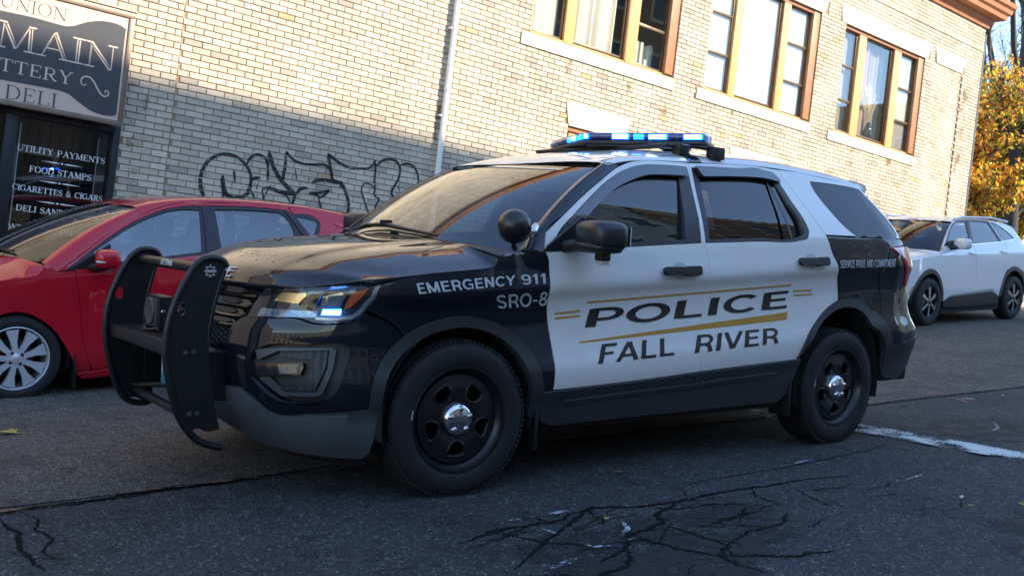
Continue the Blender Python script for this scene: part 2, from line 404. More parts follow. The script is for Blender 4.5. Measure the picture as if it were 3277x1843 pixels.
class Shape:
    """skin of one car; ring() is the side and its wrap round both ends, the others are the top surfaces"""
    def __init__(o, **k): o.__dict__.update(k)
    def side_w(o, x, z):
        zz = z - crom(o.KZ, o.KK, z)*(min(max(x, -.3), 3.2)-.5)
        w = crom(o.WZ, o.WW, zz)
        if x < o.tf: w -= o.tfa*((o.tf-x)/.9)**2
        if x > o.tr: w -= o.tra*((x-o.tr)/1.)**2
        return w
    def ring(o, s, z):
        if s < o.x1:
            t = min(1., (o.x1-s)/1.45); w = o.side_w(o.x1, z); a = o.x1-crom(o.FZ, o.FX, z)
            n = o.nf
            c = max(0., math.cos(t*math.pi/2)); q = math.sin(t*math.pi/2)
            return (o.x1-a*q**(2/n), -w*c**(2/n), z)
        if s > o.x2:
            t = min(1., (s-o.x2)/1.55); w = o.side_w(o.x2, z); a = crom(o.RZ, o.RX, z)-o.x2
            n = o.nr
            c = max(0., math.cos(t*math.pi/2)); q = math.sin(t*math.pi/2)
            return (o.x2+a*q**(2/n), -w*c**(2/n), z)
        return (s, -o.side_w(s, z), z)
    def screen(o, a, b):
        xb, yb, zb = o.sb[0]+o.sb[1]*a*a, o.sb[2]*a, o.sb[3]-o.sb[4]*a*a
        xt, yt, zt = o.st[0]+o.st[1]*a*a, o.st[2]*a, o.st[3]-o.st[4]*a*a
        k = 4*b*(1-b)
        return (xb+(xt-xb)*b-.022*k, yb+(yt-yb)*b, zb+(zt-zb)*b+.03*k)
    def roof(o, x, t):
        ze = crom(o.RTX, o.RTE, x); zc = crom(o.RTX, o.RTC, x); ye = o.side_w(x, ze)
        return (x, -t*ye, ze+(zc-ze)*(1-min(1., abs(t))**2.6)**.62)
    def hood(o, s, t):
        x0, x1 = o.SX[0], o.SX[-1]
        xs = x0+(x1-x0)*s
        zs = crom(o.SX, o.SZ, xs); ys = -o.ring(xs, zs)[1]
        lip = o.lip+(x0-o.lip)*(abs(t)**2.6)
        cowl = o.cowl+(x1-o.cowl)*(t**2)
        x = lip+(cowl-lip)*s
        y = ys*t
        zc = crom(o.HX, o.HZ, o.HX[0]+(o.HX[-1]-o.HX[0])*s)
        dome = o.dome*(1/(1+math.exp((abs(y)-.50)/.012)))*min(1., 4*s)
        z = zc-o.dome-(zc-o.dome-zs)*crom([0, .35, .60, .72, .82, .90, .96, 1.0], o.GG, abs(t))+dome
        return (x, -y, z)

POL = Shape(
    WZ=[.15, .25, .40, .46, .52, .58, .64, .72, .82, .90, .95, .99, 1.06, 1.15, 1.22, 1.30, 1.40, 1.50, 1.60, 1.68, 1.75],
    WW=[.88, .915, .950, .975, .985, .984, .968, .954, .950, .962, .984, .986, .973, .955, .930, .898, .850, .795, .738, .690, .640],
    KZ=[.0, .2, .5, 1.0, 1.25, 1.66, 2.0], KK=[0, 0, .043, .062, .05, .0, .0],
    FZ=[.15, .25, .35, .45, .60, .72, .80, .90, .96, 1.02, 1.10], FX=[-.70, -.80, -.87, -.91, -.93, -.91, -.87, -.83, -.80, -.70, -.5],
    RZ=[.15, .30, .45, .60, .70, .78, .95, 1.10, 1.22, 1.40, 1.60, 1.70], RX=[3.95, 4.06, 4.10, 4.12, 4.10, 4.02, 3.98, 3.95, 3.90, 3.78, 3.58, 3.48],
    tf=.2, tfa=.05, tr=2.4, tra=.03, x1=-.2, x2=3.15, nf=2.35, nr=3.4,
    sb=(.12, .22, .885, 1.175, .045), st=(.90, .11, .683, 1.604, .004),
    RTX=[.85, .95, 1.1, 1.3, 1.66, 2.05, 2.43, 2.87, 3.15, 3.4, 3.6],
    RTE=[1.52, 1.575, 1.618, 1.645, 1.665, 1.682, 1.690, 1.670, 1.645, 1.61, 1.575],
    RTC=[1.585, 1.628, 1.672, 1.710, 1.752, 1.780, 1.788, 1.773, 1.750, 1.718, 1.685],
    SX=[-.49, -.42, -.2, 0., .12, .15, .175], SZ=[.99, .996, 1.021, 1.040, 1.054, 1.07, 1.11],
    HX=[-.84, -.812, -.775, -.70, -.5, -.2, .1, .35], HZ=[.945, .983, 1.010, 1.034, 1.084, 1.125, 1.149, 1.165],
    GG=[0, .01, .045, .10, .36, .62, .85, 1.0], lip=-.84, cowl=.10, dome=.010)

RED = Shape(
    WZ=[.14, .22, .32, .42, .52, .62, .70, .78, .86, .93, 1.00, 1.08, 1.18, 1.28, 1.38, 1.45],
    WW=[.78, .815, .835, .842, .845, .846, .848, .850, .845, .830, .800, .757, .700, .635, .560, .50],
    KZ=[.0, .3, .6, .9, 1.1, 1.5], KK=[0, .01, .05, .07, .03, .0],
    FZ=[.15, .25, .40, .55, .66, .75, .85], FX=[-.66, -.76, -.80, -.78, -.70, -.55, -.3],
    RZ=[.15, .30, .60, .80, .95, 1.10, 1.25, 1.38], RX=[3.2, 3.28, 3.30, 3.28, 3.22, 3.12, 3.0, 2.90],
    tf=.2, tfa=.05, tr=2.2, tra=.05, x1=-.15, x2=2.65, nf=2.2, nr=2.8,
    sb=(-.12, .29, .73, .965, .045), st=(.76, .095, .585, 1.352, .022),
    RTX=[.75, .85, 1.0, 1.2, 1.5, 1.9, 2.3, 2.6, 2.8, 3.0], RTE=[1.285, 1.325, 1.368, 1.402, 1.423, 1.423, 1.402, 1.360, 1.325, 1.27], RTC=[1.345, 1.375, 1.408, 1.436, 1.455, 1.455, 1.436, 1.405, 1.375, 1.33],
    SX=[-.55, -.40, -.113, .0, .12, .165], SZ=[.70, .735, .798, .816, .835, .90],
    HX=[-.74, -.68, -.5, -.2, .1], HZ=[.66, .73, .81, .89, .955],
    GG=[0, .02, .10, .2, .38, .6, .82, 1.0], lip=-.74, cowl=-.05, dome=.004)
SUV = Shape(
    WZ=[.15, .25, .40, .50, .60, .72, .85, .95, 1.05, 1.12, 1.20, 1.32, 1.45, 1.58, 1.66, 1.72],
    WW=[.88, .91, .930, .938, .940, .942, .943, .940, .932, .915, .88, .83, .76, .69, .64, .58],
    KZ=[.0, .3, .6, .9, 1.1, 1.5], KK=[0, .01, .02, .03, .02, .0],
    FZ=[.15, .25, .40, .60, .80, .95, 1.05, 1.12], FX=[-.72, -.84, -.90, -.92, -.90, -.86, -.76, -.6],
    RZ=[.15, .30, .60, .80, 1.0, 1.20, 1.40, 1.60], RX=[3.70, 3.82, 3.88, 3.86, 3.82, 3.74, 3.58, 3.42],
    tf=.2, tfa=.05, tr=2.4, tra=.04, x1=-.2, x2=3.0, nf=2.5, nr=2.9,
    sb=(.16, .24, .84, 1.14, .04), st=(.98, .12, .64, 1.60, .02),
    RTX=[.95, 1.15, 1.4, 1.8, 2.3, 2.8, 3.1, 3.4], RTE=[1.545, 1.585, 1.605, 1.62, 1.62, 1.60, 1.56, 1.50], RTC=[1.60, 1.65, 1.685, 1.705, 1.70, 1.675, 1.64, 1.58],
    SX=[-.55, -.4, -.1, .15, .25, .30], SZ=[.98, 1.0, 1.04, 1.07, 1.085, 1.12],
    HX=[-.88, -.80, -.6, -.2, .2], HZ=[.96, 1.02, 1.08, 1.13, 1.16],
    GG=[0, .02, .10, .2, .38, .6, .82, 1.0], lip=-.88, cowl=.10, dome=.008)
# ---------------------------------------------------------------- the street: falls to the left by five degrees
SL = math.tan(R(4.985)); WALL = 6.07
def gz(x, y=0.):
    return x*SL + .165*min(1., max(0., (x-7.)/4.))+.055*min(1., max(0., (x-11.)/3.)) - .075*min(1., max(0., (y-.6)/2.))*min(1., max(0., (8-x)/4.))
rnd = random.Random(3)

def asphalt(name, base, light, dark, tint):
    m = bpy.data.materials.new(name); m.use_nodes = True; nt = m.node_tree; L = nt.links; b = nt.nodes['Principled BSDF']
    tc = nt.nodes.new('ShaderNodeTexCoord')
    def noise(sc, det=4, rough=.6):
        n = nt.nodes.new('ShaderNodeTexNoise'); n.inputs['Scale'].default_value = sc; n.inputs['Detail'].default_value = det; n.inputs['Roughness'].default_value = rough
        L.new(tc.outputs['Object'], n.inputs['Vector']); return n
    def ramp(src, stops):
        r = nt.nodes.new('ShaderNodeValToRGB'); e = r.color_ramp.elements
        e[0].position, e[0].color = stops[0][0], (*stops[0][1], 1); e[1].position, e[1].color = stops[-1][0], (*stops[-1][1], 1)
        for p, c in stops[1:-1]: q = e.new(p); q.color = (*c, 1)
        L.new(src, r.inputs[0]); return r
    def mixc(f, a, c, mode='MIX'):
        x = nt.nodes.new('ShaderNodeMix'); x.data_type = 'RGBA'; x.blend_type = mode
        if isinstance(f, float): x.inputs[0].default_value = f
        else: L.new(f, x.inputs[0])
        for s, i in ((a, 6), (c, 7)):
            if isinstance(s, tuple): x.inputs[i].default_value = (*s, 1)
            else: L.new(s, x.inputs[i])
        return x.outputs[2]
    vor = nt.nodes.new('ShaderNodeTexVoronoi'); vor.inputs['Scale'].default_value = 120; L.new(tc.outputs['Object'], vor.inputs['Vector'])
    hsv = nt.nodes.new('ShaderNodeSeparateColor'); L.new(vor.outputs['Color'], hsv.inputs[0])
    stone = ramp(hsv.outputs[0], [(0, tuple(c*.45 for c in base)), (.6, base), (.88, tuple(c*1.5 for c in base)), (.955, tuple(c*2.3 for c in base)), (1., light)])
    vor2 = nt.nodes.new('ShaderNodeTexVoronoi'); vor2.inputs['Scale'].default_value = 38; L.new(tc.outputs['Object'], vor2.inputs['Vector'])
    s2 = nt.nodes.new('ShaderNodeSeparateColor'); L.new(vor2.outputs['Color'], s2.inputs[0])
    chips = ramp(s2.outputs[1], [(0, (0, 0, 0)), (.955, (0, 0, 0)), (.975, (1, 1, 1)), (1., (1, 1, 1))])
    dist = ramp(vor2.outputs['Distance'], [(0, (1, 1, 1)), (.22, (1, 1, 1)), (.32, (0, 0, 0)), (1, (0, 0, 0))])
    cm = nt.nodes.new('ShaderNodeMath'); cm.operation = 'MULTIPLY'; L.new(chips.outputs[0], cm.inputs[0]); L.new(dist.outputs[0], cm.inputs[1])
    c1 = mixc(cm.outputs[0], stone.outputs[0], light)
    big = noise(.9, 5, .65); r2 = ramp(big.outputs[0], [(.3, (.62, .62, .64)), (.5, (1, 1, 1)), (.72, tint)])
    c2 = mixc(1., c1, r2.outputs[0], 'MULTIPLY')
    mid = noise(9, 5, .7); r3 = ramp(mid.outputs[0], [(.34, (.55, .55, .56)), (.48, (1, 1, 1)), (1, (1.12, 1.12, 1.1))])
    c3 = mixc(1., c2, r3.outputs[0], 'MULTIPLY')
    spots = noise(3.2, 3, .5); r4 = ramp(spots.outputs[0], [(.0, (0, 0, 0)), (.665, (0, 0, 0)), (.70, (1, 1, 1)), (1, (1, 1, 1))])
    sp = nt.nodes.new('ShaderNodeMath'); sp.operation = 'MULTIPLY'; sp.inputs[1].default_value = .55; L.new(r4.outputs[0], sp.inputs[0])
    c4 = mixc(sp.outputs[0], c3, dark)
    L.new(c4, b.inputs['Base Color']); b.inputs['Roughness'].default_value = .82; b.inputs['Specular IOR Level'].default_value = .35
    bp = nt.nodes.new('ShaderNodeBump'); bp.inputs['Strength'].default_value = .9; bp.inputs['Distance'].default_value = .004
    ad = nt.nodes.new('ShaderNodeMath'); ad.operation = 'ADD'; L.new(vor.outputs['Distance'], ad.inputs[0]); fine = noise(260, 3); L.new(fine.outputs[0], ad.inputs[1])
    inv = nt.nodes.new('ShaderNodeMath'); inv.operation = 'MULTIPLY'; inv.inputs[1].default_value = -1; L.new(ad.outputs[0], inv.inputs[0]); L.new(inv.outputs[0], bp.inputs['Height']); L.new(bp.outputs[0], b.inputs['Normal'])
    return m
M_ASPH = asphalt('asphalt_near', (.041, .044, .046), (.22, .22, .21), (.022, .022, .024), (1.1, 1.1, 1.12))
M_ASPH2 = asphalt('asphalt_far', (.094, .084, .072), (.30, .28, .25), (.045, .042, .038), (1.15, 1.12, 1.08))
M_CONC = mat('sidewalk_concrete', (.36, .34, .31), .85, var=.15, vscale=3, bump=.4, bscale=60)
M_GRAN = mat('granite', (.33, .32, .31), .8, var=.2, vscale=20, bump=.3, bscale=80)
M_TAR = mat('tar', (.007, .007, .008), .95, spec=.1)
M_DIRT = mat('dirt', (.16, .09, .045), .9, var=.4, vscale=40)
def line_mat(name, col, cover):
    """worn paint: coverage broken up by the stones"""
    m = mat(name, col, .75); nt = m.node_tree; L = nt.links; b = nt.nodes['Principled BSDF']
    tc = nt.nodes.new('ShaderNodeTexCoord'); v = nt.nodes.new('ShaderNodeTexNoise'); v.inputs['Scale'].default_value = 55; v.inputs['Detail'].default_value = 6; v.inputs['Roughness'].default_value = .75
    L.new(tc.outputs['Object'], v.inputs['Vector'])
    w = nt.nodes.new('ShaderNodeTexNoise'); w.inputs['Scale'].default_value = 5; w.inputs['Detail'].default_value = 3; L.new(tc.outputs['Object'], w.inputs['Vector'])
    a = nt.nodes.new('ShaderNodeMath'); a.operation = 'ADD'; L.new(v.outputs[0], a.inputs[0]); L.new(w.outputs[0], a.inputs[1])
    r = nt.nodes.new('ShaderNodeMapRange'); r.inputs[1].default_value = 1.32-cover*.7; r.inputs[2].default_value = 1.42-cover*.7; L.new(a.outputs[0], r.inputs[0]); L.new(r.outputs[0], b.inputs['Alpha'])
    return m
M_WHITE = line_mat('road_paint_white', (.60, .62, .60), .60)
M_CHALK = line_mat('survey_paint_white', (.42, .45, .50), .42)
M_ORANGE = line_mat('survey_paint_orange', (.62, .20, .10), .40)

# ground sheets
def sheet(name, xs, ys, dz, m, parent=None, **p):
    V = [(x, y, gz(x, y)+dz) for x in xs for y in ys]; n = len(ys)
    F = [(i*n+j, (i+1)*n+j, (i+1)*n+j+1, i*n+j+1) for i in range(len(xs)-1) for j in range(n-1)]
    me = bpy.data.meshes.new(name); me.from_pydata(V, [], F); return link(name, me, m, parent, **p)
XS = [-200, -60, -20, -8, -4, 0, 2, 4, 5, 6, 7, 8, 9, 10, 11, 12, 13, 14, 20, 40, 80, 160, 320]
ground = sheet('ground', [x*1.6 for x in XS], [-400, -60, -20, 0, 20, 60, 400], -.2, mat('earth', (.10, .09, .07), .95, var=.3, vscale=.3), kind='structure')
CURB_Y = 4.9
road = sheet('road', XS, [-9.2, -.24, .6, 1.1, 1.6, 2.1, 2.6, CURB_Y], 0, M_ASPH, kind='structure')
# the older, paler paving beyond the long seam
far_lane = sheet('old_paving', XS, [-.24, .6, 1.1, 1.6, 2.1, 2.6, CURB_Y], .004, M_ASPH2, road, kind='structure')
pav = MB()
for (a, b) in ((CURB_Y+.15, WALL+.3), (-13.2, -9.35)):
    for i in range(-12, 36):
        x0, x1 = i*1.2, i*1.2+1.19
        pav.add([(x0, a, gz(x0)-.1), (x1, a, gz(x1)-.1), (x1, b, gz(x1)-.1), (x0, b, gz(x0)-.1), (x0, a, gz(x0)+.13), (x1, a, gz(x1)+.13), (x1, b, gz(x1)+.13), (x0, b, gz(x0)+.13)], [(0, 3, 2, 1), (4, 5, 6, 7), (0, 1, 5, 4), (1, 2, 6, 5), (2, 3, 7, 6), (3, 0, 4, 7)])
pav.build('pavement', M_CONC, None, kind='structure')
cb = MB()
for (a, b) in ((CURB_Y, CURB_Y+.147), (-9.347, -9.2)):
    for i in range(-10, 30):
        x0, x1 = i*1.5, i*1.5+1.49
        cb.add([(x0, a, gz(x0)-.1), (x1, a, gz(x1)-.1), (x1, b, gz(x1)-.1), (x0, b, gz(x0)-.1), (x0, a+.01, gz(x0)+.135), (x1, a+.01, gz(x1)+.135), (x1, b, gz(x1)+.135), (x0, b, gz(x0)+.135)], [(0, 3, 2, 1), (4, 5, 6, 7), (0, 1, 5, 4), (1, 2, 6, 5), (2, 3, 7, 6), (3, 0, 4, 7)])
cb.build('kerb', M_GRAN, None, kind='structure')

def ribbon(mb, pts, w, dz, jag=.3, step=.03, spread=0.):
    P = []
    for i in range(len(pts)-1):
        a = Vector(pts[i][:2]); b = Vector(pts[i+1][:2]); n = max(1, int((b-a).length/step))
        P += [a.lerp(b, t/n) for t in range(n)]
    P.append(Vector(pts[-1][:2]))
    vs = []; fs = []; off = 0.
    for i, p in enumerate(P):
        t = (P[min(i+1, len(P)-1)]-P[max(i-1, 0)]).normalized(); nrm = Vector((-t.y, t.x))
        off = off*.8+rnd.uniform(-1, 1)*spread
        e = min(1., i*3/len(P)+.25, (len(P)-1-i)*3/len(P)+.25)
        wl_ = w*e*(1+rnd.uniform(-jag, jag))/2; wr = w*e*(1+rnd.uniform(-jag, jag))/2
        for q in (p+nrm*(off+wl_), p+nrm*(off-wr)): vs.append((q.x, q.y, gz(q.x, q.y)+dz))
        if i: fs.append((2*i-2, 2*i-1, 2*i+1, 2*i))
    mb.add(vs, fs)
def crack(pts, w, dz=.0032, jag=.7, spread=.006, m=None, name='crack'):
    mb = MB(); ribbon(mb, pts, w*.6, dz, jag, .012, spread*.8); mb.build(name, m or M_TAR, road, 0, fix=False, kind='structure')
crack([(-6, -.33), (-3, -.32), (-1.8, -.30), (-1.3, -.30), (-1.05, -.24), (-.7, -.235), (-.2, -.2), (.4, -.22), (1.4, -.24), (2.6, -.22), (3.6, -.25), (5, -.22), (8, -.24)], .035, dz=.0062)
crack([(-1.55, -.33), (-1.3, -.26), (-1.0, -.26), (-.72, -.25)], .05)
crack([(-1.83, -.36), (-1.80, -.6), (-1.85, -.8), (-1.84, -1.1)], .03)
crack([(-1.73, -.33), (-1.70, -.45), (-1.74, -.62), (-1.72, -.75), (-1.78, -.89), (-1.77, -1.0)], .016)
crack([(-1.9, -.8), (-1.84, -.95), (-1.7, -1.02)], .01)
crack([(.96, -1.35), (1.33, -1.30), (1.95, -1.31), (2.3, -1.30), (3.13, -1.22)], .014)
crack([(-.44, -1.89), (0., -1.62), (.4, -1.40), (.62, -1.50), (.83, -1.53), (1.1, -1.50), (1.37, -1.52), (1.76, -1.54), (2.1, -1.6)], .035)
for c, w in (([(.4, -1.40), (.1, -1.50), (-.2, -1.47), (-.45, -1.55)], .03), ([(.83, -1.53), (.6, -1.62), (.48, -1.74), (.25, -1.80), (.1, -1.92), (-.1, -1.98)], .04), ([(.5, -1.74), (.5, -1.95), (.50, -2.1), (.37, -2.17), (.35, -2.29), (.36, -2.42)], .03), ([(.25, -1.80), (.30, -2.04), (.37, -2.17)], .03), ([(.5, -2.1), (.72, -2.02), (.95, -2.0), (1.15, -1.92)], .03), ([(1.37, -1.52), (1.25, -1.66), (1.28, -1.78)], .02), ([(.1, -1.92), (-.05, -2.08), (-.3, -2.12)], .035), ([(.37, -2.17), (.6, -2.3), (.85, -2.36)], .03), ([(.62, -1.50), (.72, -1.60), (.95, -1.63), (1.1, -1.72)], .02), ([(-.2, -1.47), (-.15, -1.7), (.1, -1.92)], .025), ([(1.6, -1.56), (1.45, -1.9), (1.55, -2.0)], .012),
             ([(.7, -1.85), (.95, -1.82), (1.05, -1.76)], .035), ([(1.9, -1.82), (2.05, -1.85), (2.2, -1.80)], .014), ([(-.5, -1.95), (-.2, -2.12), (.0, -2.3)], .04)):
    crack(c, w, .0026+rnd.random()*.0012, .9, .010)
cr = random.Random(4)
for _ in range(34):
    x = cr.uniform(-.5, 1.9); y = cr.uniform(-2.35, -1.5); a = cr.uniform(-.5, .6)+(1.4 if cr.random() < .3 else 0); p = [(x, y)]
    for _ in range(cr.randint(2, 5)): a += cr.uniform(-.7, .7); x += math.cos(a)*.11; y += math.sin(a)*.07; p.append((x, y))
    crack(p, cr.uniform(.006, .014), .0024, .9, .008)
for c, w in (([(2.37, -.03), (6.2, .05)], .012), ([(3.6, .2), (4.6, .55), (6.5, .4)], .012), ([(4.3, -1.25), (4.9, -1.32), (5.8, -1.0)], .015)):
    crack(c, w, .0065)
dirt = MB()
for _ in range(26):
    x = rnd.uniform(-1.35, -.72); ribbon(dirt, [(x, -.262+rnd.uniform(-.012, .012)), (x+rnd.uniform(.02, .07), -.262+rnd.uniform(-.012, .012))], rnd.uniform(.006, .018), .013, .8, .01)
ribbon(dirt, [(-.93, -.265), (-.80, -.262)], .035, .0135, .5, .012)
ribbon(dirt, [(-1.84, -.33), (-1.72, -.325)], .03, .0135, .6, .012)
dirt.build('crack_dirt', M_DIRT, road, 0, fix=False, kind='stuff')
# painted lines: the worn stop line behind the rear wheel, survey marks in white and orange
def mark(pts, w, m, dz=.012, name='painted_mark', jag=.12):
    mb = MB(); ribbon(mb, pts, w, dz, jag, .04); mb.build(name, m, road, 0, fix=False, kind='structure')
def stripe_poly(q, name, m, dz):
    mb = MB(); n = 24; vs = []; fs = []
    (a, b), (c, d) = q
    for i in range(n+1):
        t = i/n
        for (p, r) in ((a, b), (c, d)):
            x = p[0]+(r[0]-p[0])*t; y = p[1]+(r[1]-p[1])*t; vs.append((x, y, gz(x, y)+dz))
        if i: fs.append((2*i-2, 2*i-1, 2*i+1, 2*i))
    mb.add(vs, fs).build(name, m, road, 0, fix=False, kind='structure')
stripe_poly((((3.54, -.55), (3.73, -1.95)), ((3.25, -.55), (3.42, -2.05))), 'stop_line', M_WHITE, .012)
stripe_poly((((3.40, .1), (3.56, -.549)), ((3.04, .1), (3.20, -.549))), 'stop_line', M_CHALK, .012)
stripe_poly((((3.0, 4.3), (3.38, .2)), ((2.7, 4.3), (3.06, .2))), 'stop_line', M_WHITE, .014)
for x0 in (-3.4, -2.6): pass
mark([(2.16, -1.29), (2.22, -1.52), (2.32, -1.80)], .012, M_CHALK); mark([(2.08, -1.82), (2.28, -1.83), (2.49, -1.81)], .022, M_CHALK); mark([(1.94, -1.32), (2.1, -1.29), (2.24, -1.27)], .022, M_CHALK)
mark([(-.08, -1.41), (.12, -1.42), (.30, -1.40)], .03, M_CHALK); mark([(-.03, -1.50), (-.03, -1.66)], .02, M_CHALK); mark([(.11, -1.75), (.2, -1.79), (.28, -1.75), (.34, -1.66), (.32, -1.6)], .025, M_CHALK)
mark([(-.03, -1.74), (-.02, -1.86), (.08, -1.88), (.22, -1.85)], .022, M_CHALK); mark([(-.33, -1.97), (-.14, -1.92)], .035, M_CHALK); mark([(.1, -.75), (.55, -.66)], .01, M_ORANGE)
mark([(5.35, -.17), (6.27, -.01)], .04, M_ORANGE); mark([(5.6, .02), (5.5, -.4), (5.15, -1.01)], .03, M_ORANGE); mark([(6.14, .61), (5.9, .3), (5.68, .27)], .03, M_ORANGE); mark([(5.5, .9), (5.9, 1.1)], .03, M_ORANGE)
mark([(5.3, .9), (5.7, 1.6)], .03, M_ORANGE); mark([(4.14, -1.34), (4.45, -1.26), (4.69, -1.1)], .025, M_CHALK); mark([(5.4, -.3), (5.8, -.55), (6.2, -.45)], .03, M_CHALK)
# dark mottled tar stains
def stain(pts, seed):
    m = MATS['tar_stain']; P = smooth_poly(pts); V, F = tri_fill(P, [], .09)
    me = bpy.data.meshes.new('tar_stain'); me.from_pydata([(x, y, gz(x, y)+.0012+seed*.0003) for x, y in V], [], F); link('tar_stain', me, m, road, kind='stuff')
    at = me.attributes.new('fade', 'FLOAT', 'POINT'); at.data.foreach_set('value', [min(1., min(math.hypot(x-q[0], y-q[1]) for q in P)/.30) for x, y in V])
ms_ = line_mat('tar_stain', (.006, .007, .008), .60)
nt_ = ms_.node_tree; fa = nt_.nodes.new('ShaderNodeAttribute'); fa.attribute_name = 'fade'
ad_ = [n for n in nt_.nodes if n.type == 'MATH'][0]; mr_ = [n for n in nt_.nodes if n.type == 'MAP_RANGE'][0]
k_ = nt_.nodes.new('ShaderNodeMath'); k_.operation = 'MULTIPLY_ADD'; k_.inputs[1].default_value = .5; k_.inputs[2].default_value = -.5
nt_.links.new(fa.outputs['Fac'], k_.inputs[0]); s_ = nt_.nodes.new('ShaderNodeMath'); s_.operation = 'ADD'
nt_.links.new(ad_.outputs[0], s_.inputs[0]); nt_.links.new(k_.outputs[0], s_.inputs[1]); nt_.links.new(s_.outputs[0], mr_.inputs[0])
stain([(-.6, -2.3), (-.5, -1.7), (-.1, -1.45), (.5, -1.42), (1.3, -1.5), (1.5, -1.8), (1.1, -2.2), (.5, -2.6), (-.2, -2.6)], 0)
stain([(1.2, -2.9), (1.3, -2.5), (1.9, -2.3), (2.6, -2.2), (3.2, -2.4), (3., -3.2)], 1)
stain([(3.9, -1.9), (3.4, -.9), (4.6, -.6), (5.5, -1.2), (5., -2.0)], 2)
# fallen leaves and bits of litter on the road
M_LEAF = mat('fallen_leaf', (.42, .28, .05), .7, var=.3, vscale=60); M_LEAFB = mat('fallen_leaf_brown', (.22, .09, .03), .8)
def leaf(x, y, s, m, rz, lab, grp=None):
    out = [(0, 0), (.18, .30), (.42, .36), (.30, .52), (.40, .72), (.16, .70), (0, 1.), (-.16, .70), (-.38, .74), (-.28, .50), (-.44, .34), (-.16, .30)]
    mb = MB(); c = len(out); vs = [(a*s, (b-.5)*s, .012+.10*s*abs(a)*2) for a, b in out]+[(0, 0, .016)]
    mb.add(vs, [(i, (i+1) % c, c) for i in range(c)])
    mb.tube([(0, -.5*s, .015), (0, -.8*s, .02)], .0015, 4)
    o = mb.build('fallen_leaf', m, None, 0, fix=False, label=lab, category='leaf'); o.matrix_world = Matrix.Translation((x, y, gz(x, y)+.004)) @ Matrix.Rotation(-R(4.985), 4, 'Y') @ Matrix.Rotation(rz, 4, 'Z'); 
    if grp: o['group'] = grp
leaf(-1.40, 1.34, .13, M_LEAF, .6, 'yellow fallen leaf lying on the old paving below the red car wheel')
leaf(.97, -1.0, .06, M_LEAFB, 1.2, 'small rust brown leaf on the road below the police car doors')
leaf(2.33, -2.42, .05, M_LEAF, 2.0, 'tiny yellow leaf in the tar patch at bottom right of the road')
for i, (lx, ly) in enumerate(((2.05, -2.30), (2.18, -2.12), (.30, -1.60))): leaf(lx, ly, .035, (M_LEAF, M_LEAFB)[i % 2], i*1.3, ('small brown leaf scrap beside the tar patch at lower right', 'tiny yellow leaf scrap at the far lower right of the road', 'small yellow leaf scrap among the white chalk marks')[i])
M_PAP = mat('litter_paper', (.7, .7, .7), .7)
lt = MB(); lt.box(-.025, .025, -.006, .006, 0, .008, bev=.002)
o = lt.build('cigarette_butt', M_PAP, None, label='white cigarette butt on the road near the bottom right corner', category='litter'); o.matrix_world = Matrix.Translation((2.2, -2.18, gz(2.2)+.006)) @ Matrix.Rotation(.3, 4, 'Z')

# ---------------------------------------------------------------- the cream brick building
bld = thing('brick_building', 'two storey cream brick building with orange framed windows behind the parked cars', 'building', Matrix.Identity(4))
BH, BL = .067733, .2032
def brick_mat():
    m = bpy.data.materials.new('cream_brick'); m.use_nodes = True; nt = m.node_tree; L = nt.links; b = nt.nodes['Principled BSDF']
    at = nt.nodes.new('ShaderNodeAttribute'); at.attribute_name = 'tone'
    tc = nt.nodes.new('ShaderNodeTexCoord')
    n = nt.nodes.new('ShaderNodeTexNoise'); n.inputs['Scale'].default_value = 55; n.inputs['Detail'].default_value = 5; n.inputs['Roughness'].default_value = .75; L.new(tc.outputs['Object'], n.inputs['Vector'])
    r = nt.nodes.new('ShaderNodeValToRGB'); e = r.color_ramp.elements; e[0].position = .30; e[0].color = (.42, .40, .38, 1); e[1].position = .50; e[1].color = (1, 1, 1, 1); L.new(n.outputs[0], r.inputs[0])
    n2 = nt.nodes.new('ShaderNodeTexNoise'); n2.inputs['Scale'].default_value = 1.3; n2.inputs['Detail'].default_value = 5; L.new(tc.outputs['Object'], n2.inputs['Vector'])
    r2 = nt.nodes.new('ShaderNodeMapRange'); r2.inputs[1].default_value = .3; r2.inputs[2].default_value = .7; r2.inputs[3].default_value = .78; r2.inputs[4].default_value = 1.06; L.new(n2.outputs[0], r2.inputs[0])
    x = nt.nodes.new('ShaderNodeMix'); x.data_type = 'RGBA'; x.blend_type = 'MULTIPLY'; x.inputs[0].default_value = .8; L.new(at.outputs['Color'], x.inputs[6]); L.new(r.outputs[0], x.inputs[7])
    y = nt.nodes.new('ShaderNodeMix'); y.data_type = 'RGBA'; y.blend_type = 'MULTIPLY'; y.inputs[0].default_value = 1; L.new(x.outputs[2], y.inputs[6]); L.new(r2.outputs[0], y.inputs[7])
    L.new(y.outputs[2], b.inputs['Base Color']); b.inputs['Roughness'].default_value = .85
    bp = nt.nodes.new('ShaderNodeBump'); bp.inputs['Strength'].default_value = .6; bp.inputs['Distance'].default_value = .003; L.new(n.outputs[0], bp.inputs['Height']); L.new(bp.outputs[0], b.inputs['Normal'])
    return m
M_BRICK = brick_mat()
M_MORTAR = mat('mortar', (.29, .225, .14), .95, var=.25, vscale=30, bump=.4, bscale=120)
M_STONE = mat('lintel_stone', (.62, .56, .46), .75, var=.10, vscale=5, bump=.25, bscale=40)
M_WOOD = mat('orange_frame', (.60, .34, .13), .55, var=.18, vscale=9)
M_WOODD = mat('brown_frame', (.34, .155, .07), .5, var=.2, vscale=9)
M_BRONZE = mat('bronze_sash', (.115, .065, .028), .35, metal=.3, var=.2)
M_COP = mat('cornice_paint', (.42, .16, .065), .5, var=.2, vscale=7)
M_DARK = mat('dark_room', (.02, .02, .02), .9)
